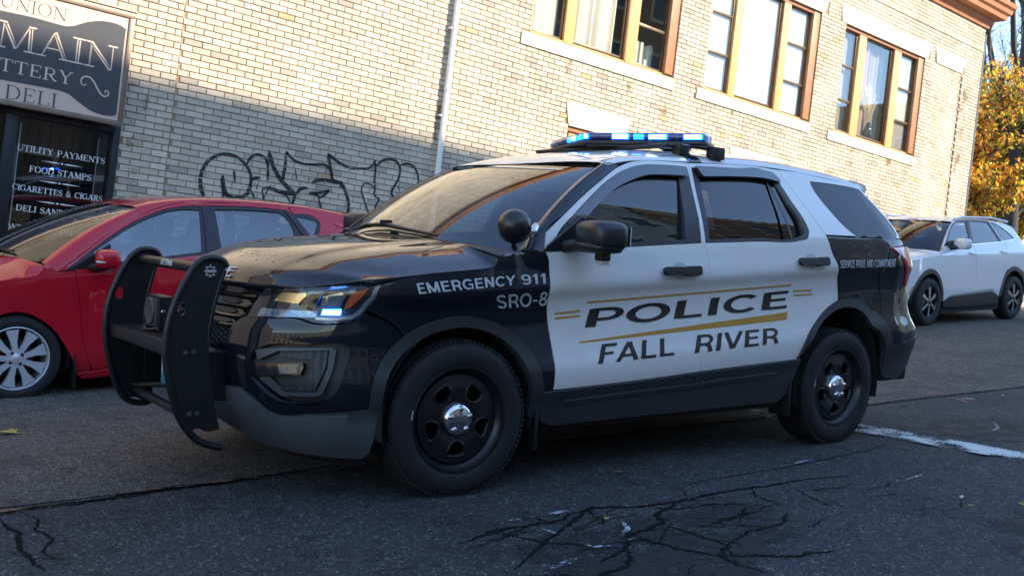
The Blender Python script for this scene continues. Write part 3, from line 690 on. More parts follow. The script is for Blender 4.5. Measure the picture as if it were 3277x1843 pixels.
M_GW = glass('window_glass', (.93, .94, .92), .0, 1.5)
# openings: x0, x1, z0, z1
WINS = [(5.62, 8.44, 4.40, 6.29), (9.14, 11.90, 4.40, 6.29), (12.64, 15.30, 4.40, 6.29)]
LOWS = [(6.47, 7.56, 1.75, 3.33), (9.98, 11.25, 2.0, 3.33)]
SHOP = (-3.4, .47, .25, 2.13)
OPEN = WINS+LOWS+[SHOP]
WX0, WX1, WZ0, WZ1 = -6., 17.45, -.65, 7.45
Wm = lambda a, b: (a, WALL+.013, b)
rect = lambda x0, x1, z0, z1: [(x0, z0), (x1, z0), (x1, z1), (x0, z1)]
panel('wall', Wm, rect(WX0, WX1, WZ0, WZ1), M_MORTAR, bld, holes=[rect(*o) for o in OPEN], res=1.2, gap=0, sm=False, off=0)
for o_ in [x for x in bld.children]: pass
shell = MB(); shell.box(WX0, WX1-.3, WALL+3.2, WALL+9, -1, 7.7); shell.box(WX0, WX1, WALL+.4, WALL+9, 7.5, 7.7); shell.box(WX1-.3, WX1-.012, WALL+.012, WALL+9, -1, 7.5); shell.box(WX0, WX1, WALL+.5, WALL+3.2, 3.55, 3.75)
shell.build('building_core', M_DARK, bld, 0)
# brick cells
SEAM = .98
def tone(x, z, k):
    c = k.random()
    g = .5+.5*math.sin(x*1.3+2*math.sin(z*.9))*math.sin(z*2.1+x*.4)
    if c < .05+.07*g: base = (.45, .40, .335)
    elif c < .22: base = (.56, .49, .39)
    elif c < .226: base = (.55, .42, .24)
    else: base = (.61, .535, .42)
    f = k.uniform(.88, 1.08)
    return tuple(min(.8, q*f) for q in base)
cells = []; kb = random.Random(11)
nz = int((WZ1+.01-WZ0)/BH)
EXCL = OPEN + [(5.46, 8.44, 4.20, 4.40), (8.97, 11.90, 4.20, 4.40), (12.44, 15.30, 4.20, 4.40), (5.44, 8.62, 6.29, 6.57), (8.95, 12.08, 6.29, 6.57), (12.46, 15.46, 6.29, 6.57), (6.43, 7.60, 3.32, 3.62), (9.95, 11.30, 3.32, 3.62), (15.65, 16.79, 6.30, 6.60)]
JO = .0092
for r_ in range(-10, 111):
    z0 = r_*BH; z1 = z0+BH
    if z1 < WZ0 or z0 > WZ1-.02: continue
    zc = (z0+z1)/2
    blocks = [(o[0], o[1]) for o in EXCL if o[2] < zc < o[3]]
    edges = []
    off = .0 if r_ % 2 else BL/2
    x = WX0-BL+off
    segs = []
    while x < WX1:
        segs.append((x, x+BL)); x += BL
    out = []
    for a, b in segs:
        # the straight joint left of the graffiti
        if a < SEAM < b: parts = [(a, SEAM), (SEAM, b)]
        else: parts = [(a, b)]
        for p in parts:
            ps = [p]
            for (c, d) in blocks:
                nps = []
                for (u, v) in ps:
                    if v <= c or u >= d: nps.append((u, v))
                    else:
                        if u < c: nps.append((u, c))
                        if v > d: nps.append((d, v))
                ps = nps
            out += ps
    for (a, b) in out:
        a = max(a, WX0); b = min(b, WX1)
        if b-a > .035: cells.append((a, b, z0, z1))
def pr_area(c):
    P = Vector(((c[0]+c[1])/2, WALL, (c[2]+c[3])/2)); d = P-CAMP
    zc = d.dot(FWD); px = d.dot(RIGHT)/zc; py = -d.dot(DOWN)/zc
    if abs(px) > .50 or abs(py) > .285: return 0
    if P.z < 1.45+.1*P.x and P.x < 6: return 0
    return (c[1]-c[0])/(zc*zc)
def brick_geo(c, k, depth=.0, bulge=None):
    """one brick: front face with chamfered arrises, slightly out of true"""
    a, b, z0, z1 = c; j = JO/2
    x0, x1, u0, u1 = a+j+k.uniform(-.001, .001), b-j+k.uniform(-.001, .001), z0+j+k.uniform(-.0012, .0012), z1-j+k.uniform(-.0012, .0012)
    yf = WALL+k.uniform(-.0015, .0018)+depth; yb = WALL+.02+depth; h = .0035
    vs = [(x0, yb, u0), (x1, yb, u0), (x1, yb, u1), (x0, yb, u1), (x0, yf+h, u0), (x1, yf+h, u0), (x1, yf+h, u1), (x0, yf+h, u1), (x0+h, yf, u0+h), (x1-h, yf, u0+h), (x1-h, yf, u1-h), (x0+h, yf, u1-h)]
    fs = [(8, 9, 10, 11), (4, 5, 9, 8), (5, 6, 10, 9), (6, 7, 11, 10), (7, 4, 8, 11), (0, 1, 5, 4), (1, 2, 6, 5), (2, 3, 7, 6), (3, 0, 4, 7)]
    return vs, fs
def set_tone(me, tones):
    at = me.color_attributes.new('tone', 'FLOAT_COLOR', 'CORNER'); buf = []
    for p, t in zip(me.polygons, tones): buf += [t[0], t[1], t[2], 1.]*p.loop_total
    at.data.foreach_set('color', buf)
ranked = sorted(range(len(cells)), key=lambda i: -pr_area(cells[i])); solo = set(ranked[:298])
V = []; F = []; T = []
BLIND = (15.70, 16.70, 0, 6.28)
for i, c in enumerate(cells):
    t = tone(c[0], c[2], kb); xc = (c[0]+c[1])/2; zc = (c[2]+c[3])/2
    d = 0.
    if BLIND[0] < xc < BLIND[1] and zc < BLIND[3]: d = .008
    if 6.88 < zc < 6.95: d = -.014
    vs, fs = brick_geo(c, kb, d)
    if i in solo:
        ox, oz = c[0], c[2]
        me = bpy.data.meshes.new('brick'); me.from_pydata([(v[0]-ox, v[1]-WALL, v[2]-oz) for v in vs], [], fs); set_tone(me, [t]*len(fs))
        o = link('brick', me, M_BRICK, bld); o.location = (ox, WALL, oz)
    else:
        k = len(V); V += vs; F += [tuple(q+k for q in f) for f in fs]; T += [t]*len(fs)
me = bpy.data.meshes.new('brickwork'); me.from_pydata(V, [], F); set_tone(me, T); link('brickwork', me, M_BRICK, bld, kind='stuff')
# brick returns in the window reveals, their shade put into a darker brown
rv = MB()
for (x0, x1, z0, z1) in WINS+LOWS:
    n0, n1 = int(round(z0/BH)), int(round(z1/BH))
    for q in range(n0, n1):
        a, b = q*BH+JO/2, (q+1)*BH-JO/2
        rv.box(x1-.001, x1+.02, WALL+.02, WALL+.13, a, b); rv.box(x0-.02, x0+.001, WALL+.02, WALL+.13, a, b)
    rv.box(x0-.03, x0-.018, WALL+.012, WALL+.3, z0, z1); rv.box(x1+.018, x1+.03, WALL+.012, WALL+.3, z0, z1)
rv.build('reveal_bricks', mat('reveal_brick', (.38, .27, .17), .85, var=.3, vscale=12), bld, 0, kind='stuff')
# stone lintels and sills
def stone(name, pts, proud=.012):
    mb = MB(); mb.prism(pts, WALL-proud, WALL+.11); mb.build(name, M_STONE, bld, 20)
for (x0, x1) in ((5.46, 8.44), (8.97, 11.90), (12.44, 15.30)):
    mid = x0+(x1-x0)*.5+.12
    stone('window_sill', rect(x0, mid-.003, 4.203, 4.37), .022); stone('window_sill', rect(mid+.003, x1, 4.203, 4.37), .022)
    stone('lintel', [(x0+.06, 6.293), (mid-.003, 6.293), (mid-.003, 6.567), (x0-.0, 6.567)]); stone('lintel', [(mid+.003, 6.293), (x1+.06, 6.293), (x1+.16, 6.567), (mid+.003, 6.567)])
stone('lintel', [(6.47, 3.30), (7.56, 3.30), (7.65, 3.62), (6.38, 3.62)]); stone('lintel', [(10.0, 3.30), (11.25, 3.30), (11.35, 3.62), (9.9, 3.62)])
stone('panel_cap', [(15.72, 6.303), (16.70, 6.303), (16.80, 6.60), (15.62, 6.60)])
# dark strip, recess shade painted beside the blind panel on the right pilaster
rc = MB(); rc.box(16.70, 16.725, WALL-.004, WALL+.004, .8, 6.29); rc.build('panel_recess_shade', mat('joint_shadow', (.05, .04, .03), .9), bld, 0)
M_RUN = line_mat('run_off_stain', (.20, .135, .07), .34)
for (x, w, z0, z1) in ((6.34, .10, 3.95, 4.20), (7.55, .14, 3.85, 4.20), (9.84, .12, 3.9, 4.20), (11.02, .16, 3.7, 4.20), (13.28, .14, 3.85, 4.20), (14.45, .16, 3.75, 4.20), (15.1, .2, 3.9, 4.2), (8.3, .2, 3.7, 4.2), (16.9, .3, 4.2, 6.1), (4.30, .10, 2.7, 5.2), (.62, .2, 1.4, 2.6)):
    V, F = tri_fill([(x-w/2, z1), (x-w*.3, z0), (x+w*.3, z0), (x+w/2, z1)], [], .1); me = bpy.data.meshes.new('run_off_stain'); me.from_pydata([(a, WALL-.0045, b) for a, b in V], [], F); link('run_off_stain', me, M_RUN, bld, kind='stuff')
# windows
M_CURT = mat('curtain', (.78, .74, .70), .9, var=.08, vscale=3); M_BLINDW = mat('white_board', (.92, .92, .90), .8); M_FROST = mat('frosted_film', (.52, .58, .55), .5, var=.06); M_GREY = mat('grey_curtain', (.30, .27, .29), .9, var=.1)
M_PINK = mat('pink_curtain', (.55, .36, .36), .9)
YF = WALL+.075
def bar(mb, x0, x1, z0, z1, y0=YF, y1=YF+.06, b=.006): mb.box(x0, x1, y0, y1, z0, z1, bev=b)
def sash(par, x0, x1, z0, z1, rails, backing, mf=M_BRONZE, w=.035):
    f = MB(); y0, y1 = YF+.012, YF+.045
    bar(f, x0, x0+w, z0, z1, y0, y1, .004); bar(f, x1-w, x1, z0, z1, y0, y1, .004); bar(f, x0+w, x1-w, z0, z0+w, y0, y1, .004); bar(f, x0+w, x1-w, z1-w, z1, y0, y1, .004)
    for r_ in rails: bar(f, x0+w, x1-w, r_-.022, r_+.022, y0-.004, y1-.004, .004)
    fr = f.build('sash', mf, par)
    zs = [z0+w]+[q for r_ in rails for q in (r_-.022, r_+.022)]+[z1-w]
    for i in range(0, len(zs), 2):
        g = MB(); g.box(x0+w, x1-w, y0+.014, y0+.019, zs[i], zs[i+1]); g.build('pane', M_GW, par, 0)
        bk = backing[i//2] if isinstance(backing, (list, tuple)) else backing
        if bk is not None:
            g = MB(); g.box(x0+.01, x1-.01, y0+.05, y0+.056, zs[i]-.02, zs[i+1]+.02); g.build('blind', bk, par, 0)
def drape(par, x0, x1, z0, z1, m, y=.16, folds=9, amp=.02):
    n = folds*6; vs = []; fs = []
    for i in range(n+1):
        t = i/n; x = x0+(x1-x0)*t; yy = WALL+y+amp*math.sin(t*folds*2*math.pi)+.5*amp*math.sin(t*folds*1.3*math.pi+1)
        vs += [(x, yy, z0), (x+.02*math.sin(t*9), yy, z1)]
        if i: fs.append((2*i-2, 2*i, 2*i+1, 2*i-1))
    mb = MB(); mb.add(vs, fs); mb.build('curtain', m, par, 60, fix=False)
for wi, (x0, x1, z0, z1) in enumerate(WINS):
    f = MB()
    lw = x0+.04; 
    spans = {0: (5.66, 6.24, 6.42, 7.44, 7.64, 8.26), 1: (9.16, 9.75, 9.92, 10.95, 11.11, 11.72), 2: (12.66, 13.16, 13.38, 14.34, 14.55, 15.12)}[wi]
    a, b, c, d, e, g = spans
    for (u, v) in ((x0, a), (b, c), (d, e)): bar(f, u, v, z0, z1, YF-.03, YF+.08)
    bar(f, a, x1, z0-.0, z0+.03, YF-.02, YF+.06)
    fr = f.build('window_frame', M_WOOD, bld)
    f = MB(); bar(f, g, x1, z0+.03, z1, YF-.05, YF+.08); bar(f, a, g, z1-.06, z1, YF-.04, YF+.06); bar(f, d-.03, d+.0, z0+.03, z1-.06, YF-.035, YF+.05); f.build('jamb', M_WOODD, fr)
    top = z1-.06; bot = z0+.03
    if wi == 0:
        sash(fr, a, b, bot, top, [], None); sash(fr, c, d-.03, bot+.02, top, [], None); sash(fr, e, g, bot, top, [5.03], None)
    elif wi == 1:
        sash(fr, a, b, bot, top, [5.02, 5.65], [M_FROST, M_BLINDW, M_BLINDW]); sash(fr, c, d-.03, bot+.02, top, [], M_BLINDW); sash(fr, e, g, bot, top, [4.98, 5.62], [M_FROST, M_BLINDW, M_BLINDW])
    else:
        sash(fr, a, b, bot, top, [4.99, 5.60], None); sash(fr, c, d-.03, bot+.02, top, [], None); sash(fr, e, g, bot, top, [4.98, 5.59], [M_GREY, M_FROST, M_FROST])
    rm = MB(); rm.box(x0-.5, x1+.5, WALL+1.6, WALL+1.65, 4.0, 6.9); rm.box(x0-.5, x1+.5, WALL+.3, WALL+1.6, 3.95, 4.0); rm.build('room', mat('room_wall_%d' % wi, ((.22, .22, .23), (.3, .3, .3), (.30, .27, .30))[wi], .9), bld, 0)
drape(bld, 5.66, 6.2, 4.43, 6.25, M_CURT, .20, 3); drape(bld, 6.45, 7.28, 4.43, 6.25, mat('white_curtain', (.85, .80, .72), .9), .2, 6, .03)
sh = MB()
for i in range(5): sh.box(7.72+i*.10, 7.78+i*.10, WALL+.25, WALL+.4, 4.43, 4.60+.28*abs(math.sin(i*2.1)))
sh.build('stacked_boxes', mat('box_white', (.55, .6, .6), .7), bld)
drape(bld, 12.66, 13.15, 4.43, 6.25, M_GREY, .2, 3); drape(bld, 13.42, 13.78, 4.43, 6.25, M_PINK, .24, 3); drape(bld, 13.78, 14.33, 4.43, 6.25, M_GREY, .28, 4)
# pampas grass in a dark vase on the sill of the far window
vz = thing('pampas_vase', 'dried cream pampas grass in a dark glass vase behind the third upstairs window', 'vase', Matrix.Translation((13.95, WALL+.19, 4.45)))
mb = MB(); mb.lathe([(.0, 0), (.05, 0), (.075, .06), (.085, .16), (.06, .26), (.035, .31), (.04, .34)], 20, Matrix.Rotation(R(90), 4, 'X')); mb.build('vase', mat('vase_glass', (.01, .03, .05), .08, coat=1), vz)
mb = MB(); mg = random.Random(5)
for i in range(26):
    a = mg.uniform(-.45, .30); h = mg.uniform(.55, 1.15); ph = mg.uniform(0, 6); base = Vector((mg.uniform(-.02, .02)-.12*0, 0, .30))
    tip = base+Vector((a*.9-.10, mg.uniform(-.04, .05), h*.75)); mb.tube([base, base.lerp(tip, .5)+Vector((0, 0, .03)), tip], [.003, .002, .001], 4)
    for q in range(46):
        t = mg.uniform(.45, 1.); p = base.lerp(tip, t); w = .055*math.sin(math.pi*min(1, (t-.40)/.6)); d = Vector((mg.uniform(-1, 1), mg.uniform(-.5, .5), mg.uniform(.2, 1))).normalized()
        e = d*(w+.02); s = Vector((-d.z, 0, d.x))*.0045; mb.add([p-s, p+s, p+e], [(0, 1, 2)])
mb.build('plumes', mat('pampas', (.70, .58, .40), .9), vz, 0, fix=False)
# lower windows
for (x0, x1, z0, z1) in LOWS:
    f = MB()
    bar(f, x0, x1, z1-.10, z1-.0, YF-.05, YF+.08); bar(f, x0, x0+.07, z0, z1-.1); bar(f, x1-.07, x1, z0, z1-.1); bar(f, x0+.07, x1-.07, z0, z0+.07)
    fr = f.build('window_frame', M_WOODD, bld); f = MB(); bar(f, x0+.07, x1-.07, z1-.19, z1-.103, YF-.02, YF+.05); bar(f, x0+.07, x1-.07, z1-.26, z1-.20, YF, YF+.04); f.build('jamb', M_WOOD, fr)
    g = MB(); g.box(x0+.07, x1-.07, YF+.03, YF+.034, z0+.07, z1-.26); g.build('pane', M_GW, fr, 0)
    g = MB(); g.box(x0, x1, YF+.09, YF+.1, z0, z1); g.build('blind', M_FROST, fr, 0)
# cornice
prof = [(0, 7.40), (-.05, 7.40), (-.07, 7.47), (-.12, 7.52), (-.13, 7.58), (-.34, 7.60), (-.36, 7.68), (-.42, 7.72), (-.44, 7.80), (-.50, 7.84), (-.52, 7.92), (0.2, 7.95), (.2, 7.40)]
prof = [(d*.8, z) for d, z in prof]
def sweep_cornice():
    vs = []; fs = []; n = len(prof)
    path = [(WX0, WALL, 0, 1), (WX1, WALL, 1, 1), (WX1, WALL+8, 1, 0)]
    for (x, y, sx, sy) in path:
        for (d, z) in prof: vs.append((x-d*sx if sx else x, y+d*sy if sy else y, z))
    for i in range(2):
        for k in range(n): fs.append((i*n+k, i*n+(k+1) % n, (i+1)*n+(k+1) % n, (i+1)*n+k))
    mb = MB(); mb.add(vs, fs); return mb
sweep_cornice().build('cornice', M_COP, bld, 25)
pr = MB(); pr.box(WX0, WX1, WALL+.25, WALL+.5, 7.94, 8.6); pr.build('parapet', mat('parapet_brick', (.5, .45, .36), .9, var=.2), bld, 0)
# downpipe
M_PIPE = mat('white_pipe', (.78, .76, .72), .45, var=.08)
dp = MB(); dp.tube([(4.355, WALL-.06, .5), (4.355, WALL-.06, 7.6)], .036, 14)
for z in (1.2, 3.35, 5.5): dp.lathe([(.041, -.03), (.044, -.02), (.044, .02), (.041, .03)], 14, Matrix.Translation((4.355, WALL-.06, z)) @ Matrix.Rotation(R(90), 4, 'X'))
dpo = dp.build('downpipe', M_PIPE, bld, 40)
bk = MB()
for z in (1.9, 3.0, 4.1, 5.2): bk.box(4.30, 4.41, WALL-.064, WALL-.03, z, z+.02); bk.box(4.29, 4.31, WALL-.05, WALL+.0, z, z+.02); bk.box(4.40, 4.42, WALL-.05, WALL+.0, z, z+.02)
bk.build('bracket', M_PIPE, dpo, 0)
# graffiti, black marker paint that dips into the joints
def in_joint(x, z):
    r_ = math.floor(z/BH); fz = z-r_*BH
    if fz < JO*.75 or fz > BH-JO*.75: return True
    off = .0 if r_ % 2 else BL/2; fx = (x-(WX0-BL+off)) % BL
    return fx < JO*.75 or fx > BL-JO*.75
GS = [
    ([(1.428, 1.552), (1.382, 1.634), (1.361, 1.729), (1.373, 1.839), (1.426, 1.947), (1.519, 2.023), (1.620, 2.055), (1.726, 2.048), (1.828, 1.995), (1.890, 1.935), (1.933, 1.850), (1.933, 1.759), (1.921, 1.686), (1.854, 1.620), (1.751, 1.595), (1.674, 1.618), (1.636, 1.673), (1.602, 1.817)], 0.040),
    ([(1.602, 1.817), (1.640, 1.573)], 0.035),
    ([(1.729, 1.898), (1.750, 1.771)], 0.020),
    ([(1.862, 1.981), (1.905, 2.069), (1.986, 2.114), (2.067, 2.087), (2.117, 1.993)], 0.028),
    ([(2.105, 2.175), (2.115, 2.013), (2.133, 1.846)], 0.036),
    ([(2.104, 2.180), (2.145, 2.080), (2.203, 1.976), (2.282, 1.885), (2.382, 1.807), (2.494, 1.741)], 0.040),
    ([(2.310, 1.879), (2.321, 2.016), (2.318, 2.197), (2.396, 2.138), (2.527, 2.103), (2.688, 2.119), (2.829, 2.132), (2.895, 2.090), (2.945, 1.980), (3.058, 1.955), (3.132, 1.858), (3.186, 1.735), (3.182, 1.583), (3.134, 1.479), (3.205, 1.412)], 0.034),
    ([(2.451, 2.027), (2.484, 1.907)], 0.022),
    ([(1.939, 1.800), (1.977, 1.847), (2.040, 1.862)], 0.030),
    ([(2.012, 1.781), (2.013, 1.730)], 0.020),
    ([(1.896, 1.712), (1.953, 1.691), (2.007, 1.607)], 0.034),
    ([(2.077, 1.745), (2.163, 1.763), (2.289, 1.741), (2.494, 1.741)], 0.034),
    ([(2.078, 1.740), (2.109, 1.622)], 0.020),
    ([(2.184, 1.813), (2.137, 1.708), (2.104, 1.621)], 0.014),
    ([(2.494, 1.741), (2.542, 1.811), (2.625, 1.840)], 0.034),
    ([(2.494, 1.741), (2.473, 1.675), (2.463, 1.621)], 0.034),
    ([(2.289, 1.741), (2.384, 1.704), (2.445, 1.629)], 0.026),
    ([(2.681, 1.906), (2.735, 1.941), (2.828, 1.961), (2.948, 1.959), (3.057, 1.965), (3.058, 1.911)], 0.034),
    ([(2.657, 1.781), (2.789, 1.806), (2.908, 1.851), (2.807, 1.756), (2.721, 1.785)], 0.032),
    ([(2.784, 1.752), (2.831, 1.620)], 0.030),
    ([(2.945, 1.980), (2.890, 2.121), (2.847, 2.263), (2.912, 2.232), (3.015, 2.185), (3.141, 2.157), (3.289, 2.171), (3.422, 2.209), (3.474, 2.295)], 0.030),
    ([(3.473, 2.306), (3.497, 2.178), (3.499, 2.068), (3.520, 1.960), (3.524, 1.884), (3.600, 1.850), (3.560, 1.767), (3.537, 1.653)], 0.026),
    ([(3.520, 1.960), (3.450, 2.005), (3.374, 2.009), (3.337, 1.954), (3.370, 1.850), (3.422, 1.747), (3.490, 1.625)], 0.022),
    ([(3.502, 2.234), (3.563, 2.305), (3.673, 2.351), (3.780, 2.336), (3.836, 2.267), (3.838, 2.155), (3.794, 2.047), (3.755, 1.951), (3.817, 1.882)], 0.026),
    ([(3.838, 2.301), (3.913, 2.336), (4.023, 2.320), (4.103, 2.231), (4.124, 2.132), (4.100, 2.060)], 0.026),
    ([(3.833, 2.053), (3.903, 1.929)], 0.014),
]
M_GRAF = mat('black_marker', (.012, .012, .016), .55, var=.3, vscale=9)
gm = MB(); gq = 0
for pts, w in GS:
    gq += 1
    P = smooth_poly(pts, 75, 8, closed=False); acc = []
    for i in range(len(P)-1):
        a = Vector(P[i]); b = Vector(P[i+1]); n = max(1, int((b-a).length/.008)); acc += [a.lerp(b, t/n) for t in range(n)]
    acc.append(Vector(P[-1])); K = 6; vs = []; fs = []
    for i, p in enumerate(acc):
        t = (acc[min(i+1, len(acc)-1)]-acc[max(i-1, 0)])
        if t.length < 1e-6: t = Vector((1, 0))
        t.normalize(); n = Vector((-t.y, t.x)); e = min(1., .55+i/12, .55+(len(acc)-1-i)/12)
        for k in range(K+1):
            q = p+n*w*(1.05+.22*math.sin(i*.045+gq*2.1))*e*(k/K-.5); vs.append((q.x, WALL+(.0045 if in_joint(q.x, q.y) else -.0040)-gq*.00004, q.y))
        if i: fs += [((i-1)*(K+1)+k, i*(K+1)+k, i*(K+1)+k+1, (i-1)*(K+1)+k+1) for k in range(K)]
    gm.add(vs, fs)
gm.build('graffiti', M_GRAF, bld, 0, fix=False)
# ---------------------------------------------------------------- serif capitals drawn from strokes
def arc(cx_, cy_, rx, ry, a0, a1, n=14):
    return [(cx_+rx*math.cos(R(a0+(a1-a0)*i/n)), cy_+ry*math.sin(R(a0+(a1-a0)*i/n))) for i in range(n+1)]
TK, TN = .135, .055     # thick and thin strokes
def sf(x, y, w=.17): return ([(x-w, y), (x+w, y)], .05)
GL = {
 'I': (.30, [([(.15, 0), (.15, 1)], TK), sf(.15, .02), sf(.15, .98)]),
 'N': (.86, [([(.13, 0), (.13, 1)], TN), ([(.13, .97), (.72, .03)], TK), ([(.74, 0), (.74, 1)], TN), sf(.13, .02, .14), sf(.08, .98, .10), sf(.74, .98, .14)]),
 'U': (.84, [([(.15, 1), (.15, .32)]+arc(.42, .32, .27, .31, 180, 270, 8), TK*.9), (arc(.42, .32, .27, .31, 270, 360, 8)+[(.69, 1)], TN), sf(.15, .98), sf(.69, .98, .14)]),
 'O': (.88, [(arc(.44, .5, .37, .48, 55, 125, 8), TN), (arc(.44, .5, .37, .48, 125, 235, 12), TK*.85), (arc(.44, .5, .37, .48, 235, 305, 8), TN), (arc(.44, .5, .37, .48, 305, 415, 12), TK*.85)]),
 'M': (1.0, [([(.12, 0), (.16, 1)], TN), ([(.17, .98), (.50, .05)], TK), ([(.50, .05), (.82, .98)], TN), ([(.84, 1), (.86, 0)], TK), sf(.12, .02, .12), sf(.13, .98, .10), sf(.86, .02, .15), sf(.88, .98, .10)]),
 'A': (.86, [([(.10, 0), (.41, .97)], TN), ([(.42, 1.0), (.74, 0)], TK), ([(.22, .36), (.60, .36)], TN), sf(.10, .02, .13), sf(.74, .02, .16)]),
 'L': (.70, [([(.16, 0), (.16, 1)], TK), ([(.04, .025), (.62, .025)], .05), ([(.62, .0), (.65, .27)], TN), sf(.16, .98)]),
 'T': (.76, [([(.37, 0), (.37, 1)], TK), ([(.03, .975), (.71, .975)], .05), ([(.04, 1), (.02, .76)], TN), ([(.70, 1), (.72, .76)], TN), sf(.37, .02)]),
 'E': (.72, [([(.16, 0), (.16, 1)], TK), ([(.04, .025), (.62, .025)], .05), ([(.04, .975), (.60, .975)], .05), ([(.16, .52), (.45, .52)], .05), ([(.62, 0), (.65, .25)], TN), ([(.60, 1), (.62, .78)], TN), ([(.45, .40), (.45, .64)], TN)]),
 'F': (.68, [([(.16, 0), (.16, 1)], TK), ([(.04, .975), (.60, .975)], .05), ([(.16, .50), (.45, .50)], .05), ([(.60, 1), (.62, .76)], TN), ([(.45, .38), (.45, .62)], TN), sf(.16, .02)]),
 'R': (.82, [([(.16, 0), (.16, 1)], TK), ([(.04, .975), (.38, .975)]+arc(.38, .735, .24, .24, 90, -90, 12)+[(.16, .495)], .06), (arc(.38, .735, .24, .24, 60, -60, 8), TK*.8), ([(.38, .50), (.62, .10), (.78, .02)], TK*.9), sf(.16, .02)]),
 'P': (.74, [([(.16, 0), (.16, 1)], TK), ([(.04, .975), (.38, .975)]+arc(.38, .72, .26, .255, 90, -90, 12)+[(.16, .465)], .06), (arc(.38, .72, .26, .255, 60, -60, 8), TK*.8), sf(.16, .02)]),
 'D': (.86, [([(.16, 0), (.16, 1)], TK), ([(.04, .975), (.36, .975)]+arc(.36, .5, .40, .475, 90, -90, 18)+[(.04, .025)], .055), (arc(.36, .5, .40, .475, 50, -50, 10), TK*.9)]),
 'Y': (.80, [([(.10, 1), (.40, .46)], TK), ([(.70, 1), (.40, .46)], TN), ([(.40, .48), (.40, 0)], TK), sf(.10, .98, .14), sf(.70, .98, .12), sf(.40, .02)]),
 'S': (.62, [(arc(.30, .745, .22, .225, 20, 170, 10), TN), (arc(.30, .745, .22, .225, 170, 250, 6)+arc(.30, .265, .24, .245, 70, -20, 8), TK*.9), (arc(.30, .265, .24, .245, -20, -165, 10), TN), ([(.52, .80), (.52, 1)], TN), ([(.06, .0), (.06, .24)], TN)]),
 'C': (.80, [(arc(.43, .5, .36, .48, 45, 125, 8), TN), (arc(.43, .5, .36, .48, 125, 235, 12), TK*.85), (arc(.43, .5, .36, .48, 235, 315, 8), TN), ([(.70, .70), (.70, 1)], TN)]),
 'G': (.86, [(arc(.43, .5, .36, .48, 45, 125, 8), TN), (arc(.43, .5, .36, .48, 125, 235, 12), TK*.85), (arc(.43, .5, .36, .48, 235, 300, 8), TN), ([(.70, .70), (.70, 1)], TN), ([(.70, .08), (.70, .42)], TK), sf(.70, .43, .13)]),
 'W': (1.1, [([(.10, 1), (.34, .03)], TK), ([(.34, .03), (.55, .95)], TN), ([(.55, .95), (.78, .03)], TK), ([(.78, .03), (1.0, 1)], TN), sf(.10, .98, .13), sf(1.0, .98, .11), sf(.55, .98, .08)]),
 'H': (.86, [([(.15, 0), (.15, 1)], TK), ([(.70, 0), (.70, 1)], TK), ([(.15, .51), (.70, .51)], .05), sf(.15, .02, .15), sf(.15, .98, .15), sf(.70, .02, .15), sf(.70, .98, .15)]),
 '&': (.90, [(arc(.36, .76, .17, .20, -40, 220, 12)+[(.68, .05), (.80, .02)], TN*1.3), (arc(.34, .27, .26, .25, 110, 330, 14)+[(.74, .58)], TN*1.5)]),
 ' ': (.42, []),
}
def serif(txt, x0, x1, z, h, y, sy, slant=0., wk=1.):
    """returns an MB of flat strokes filling x0..x1 from baseline z"""
    tot = sum(GL[c][0] for c in txt)+.06*(len(txt)-1); k = (x1-x0)/tot; mb = MB(); x = x0; q = 0
    for c in txt:
        w, st = GL[c]
        for pts, t in st:
            n = len(pts); vs = []; fs = []; q += 1; t = t*wk
            for i, p in enumerate(pts):
                a = pts[max(i-1, 0)]; b = pts[min(i+1, n-1)]; dx, dz = (b[0]-a[0])*k, (b[1]-a[1])*h; L = math.hypot(dx, dz) or 1; nx, nz_ = -dz/L, dx/L
                for s in (-1, 1):
                    vs.append((x+p[0]*k+nx*t*h*.5*s, y-sy*(q % 7)*.00012, z+p[1]*h+nz_*t*h*.5*s))
                if i: fs.append((2*i-2, 2*i, 2*i+1, 2*i-1))
            mb.add(vs, fs)
        x += (w+.06)*k
    return mb
# ---------------------------------------------------------------- the shop sign over the door
SY = WALL-.15
sign = thing('shop_sign', 'weathered cream and charcoal shop sign lettered UNION MAIN LOTTERY DELI above the shop window', 'sign', Matrix.Identity(4))
M_SF = mat('sign_frame_bronze', (.20, .15, .115), .42, metal=.35, var=.15); M_SC = mat('sign_cream', (.60, .45, .36), .38, var=.06, vscale=4, coat=.2); M_SK = mat('sign_charcoal', (.050, .055, .066), .32, var=.10, vscale=6, coat=.4)
M_SL = mat('sign_cream_letter', (.70, .55, .44), .4, var=.1, vscale=30)
mb = MB(); mb.box(-3.3, .40, SY+.006, WALL-.003, 2.15, 3.25); mb.build('sign_box', M_SF, sign, 0)
mb = MB(); mb.box(-3.3, .435, SY-.018, SY+.02, 3.205, 3.265, bev=.008); mb.box(-3.3, .435, SY-.018, SY+.02, 2.12, 2.165, bev=.008); mb.box(.385, .435, SY-.02, SY+.02, 2.1651, 3.2049, bev=.008); mb.box(-3.34, .45, SY-.03, WALL-.002, 3.266, 3.285, bev=.004)
mb.build('sign_frame', M_SF, sign, 20)
mb = MB(); mb.box(-3.29, .384, SY-.002, SY+.005, 2.17, 3.2); mb.build('sign_face', M_SC, sign, 0)
def Pl(y): return lambda a, b: (a, y, b)
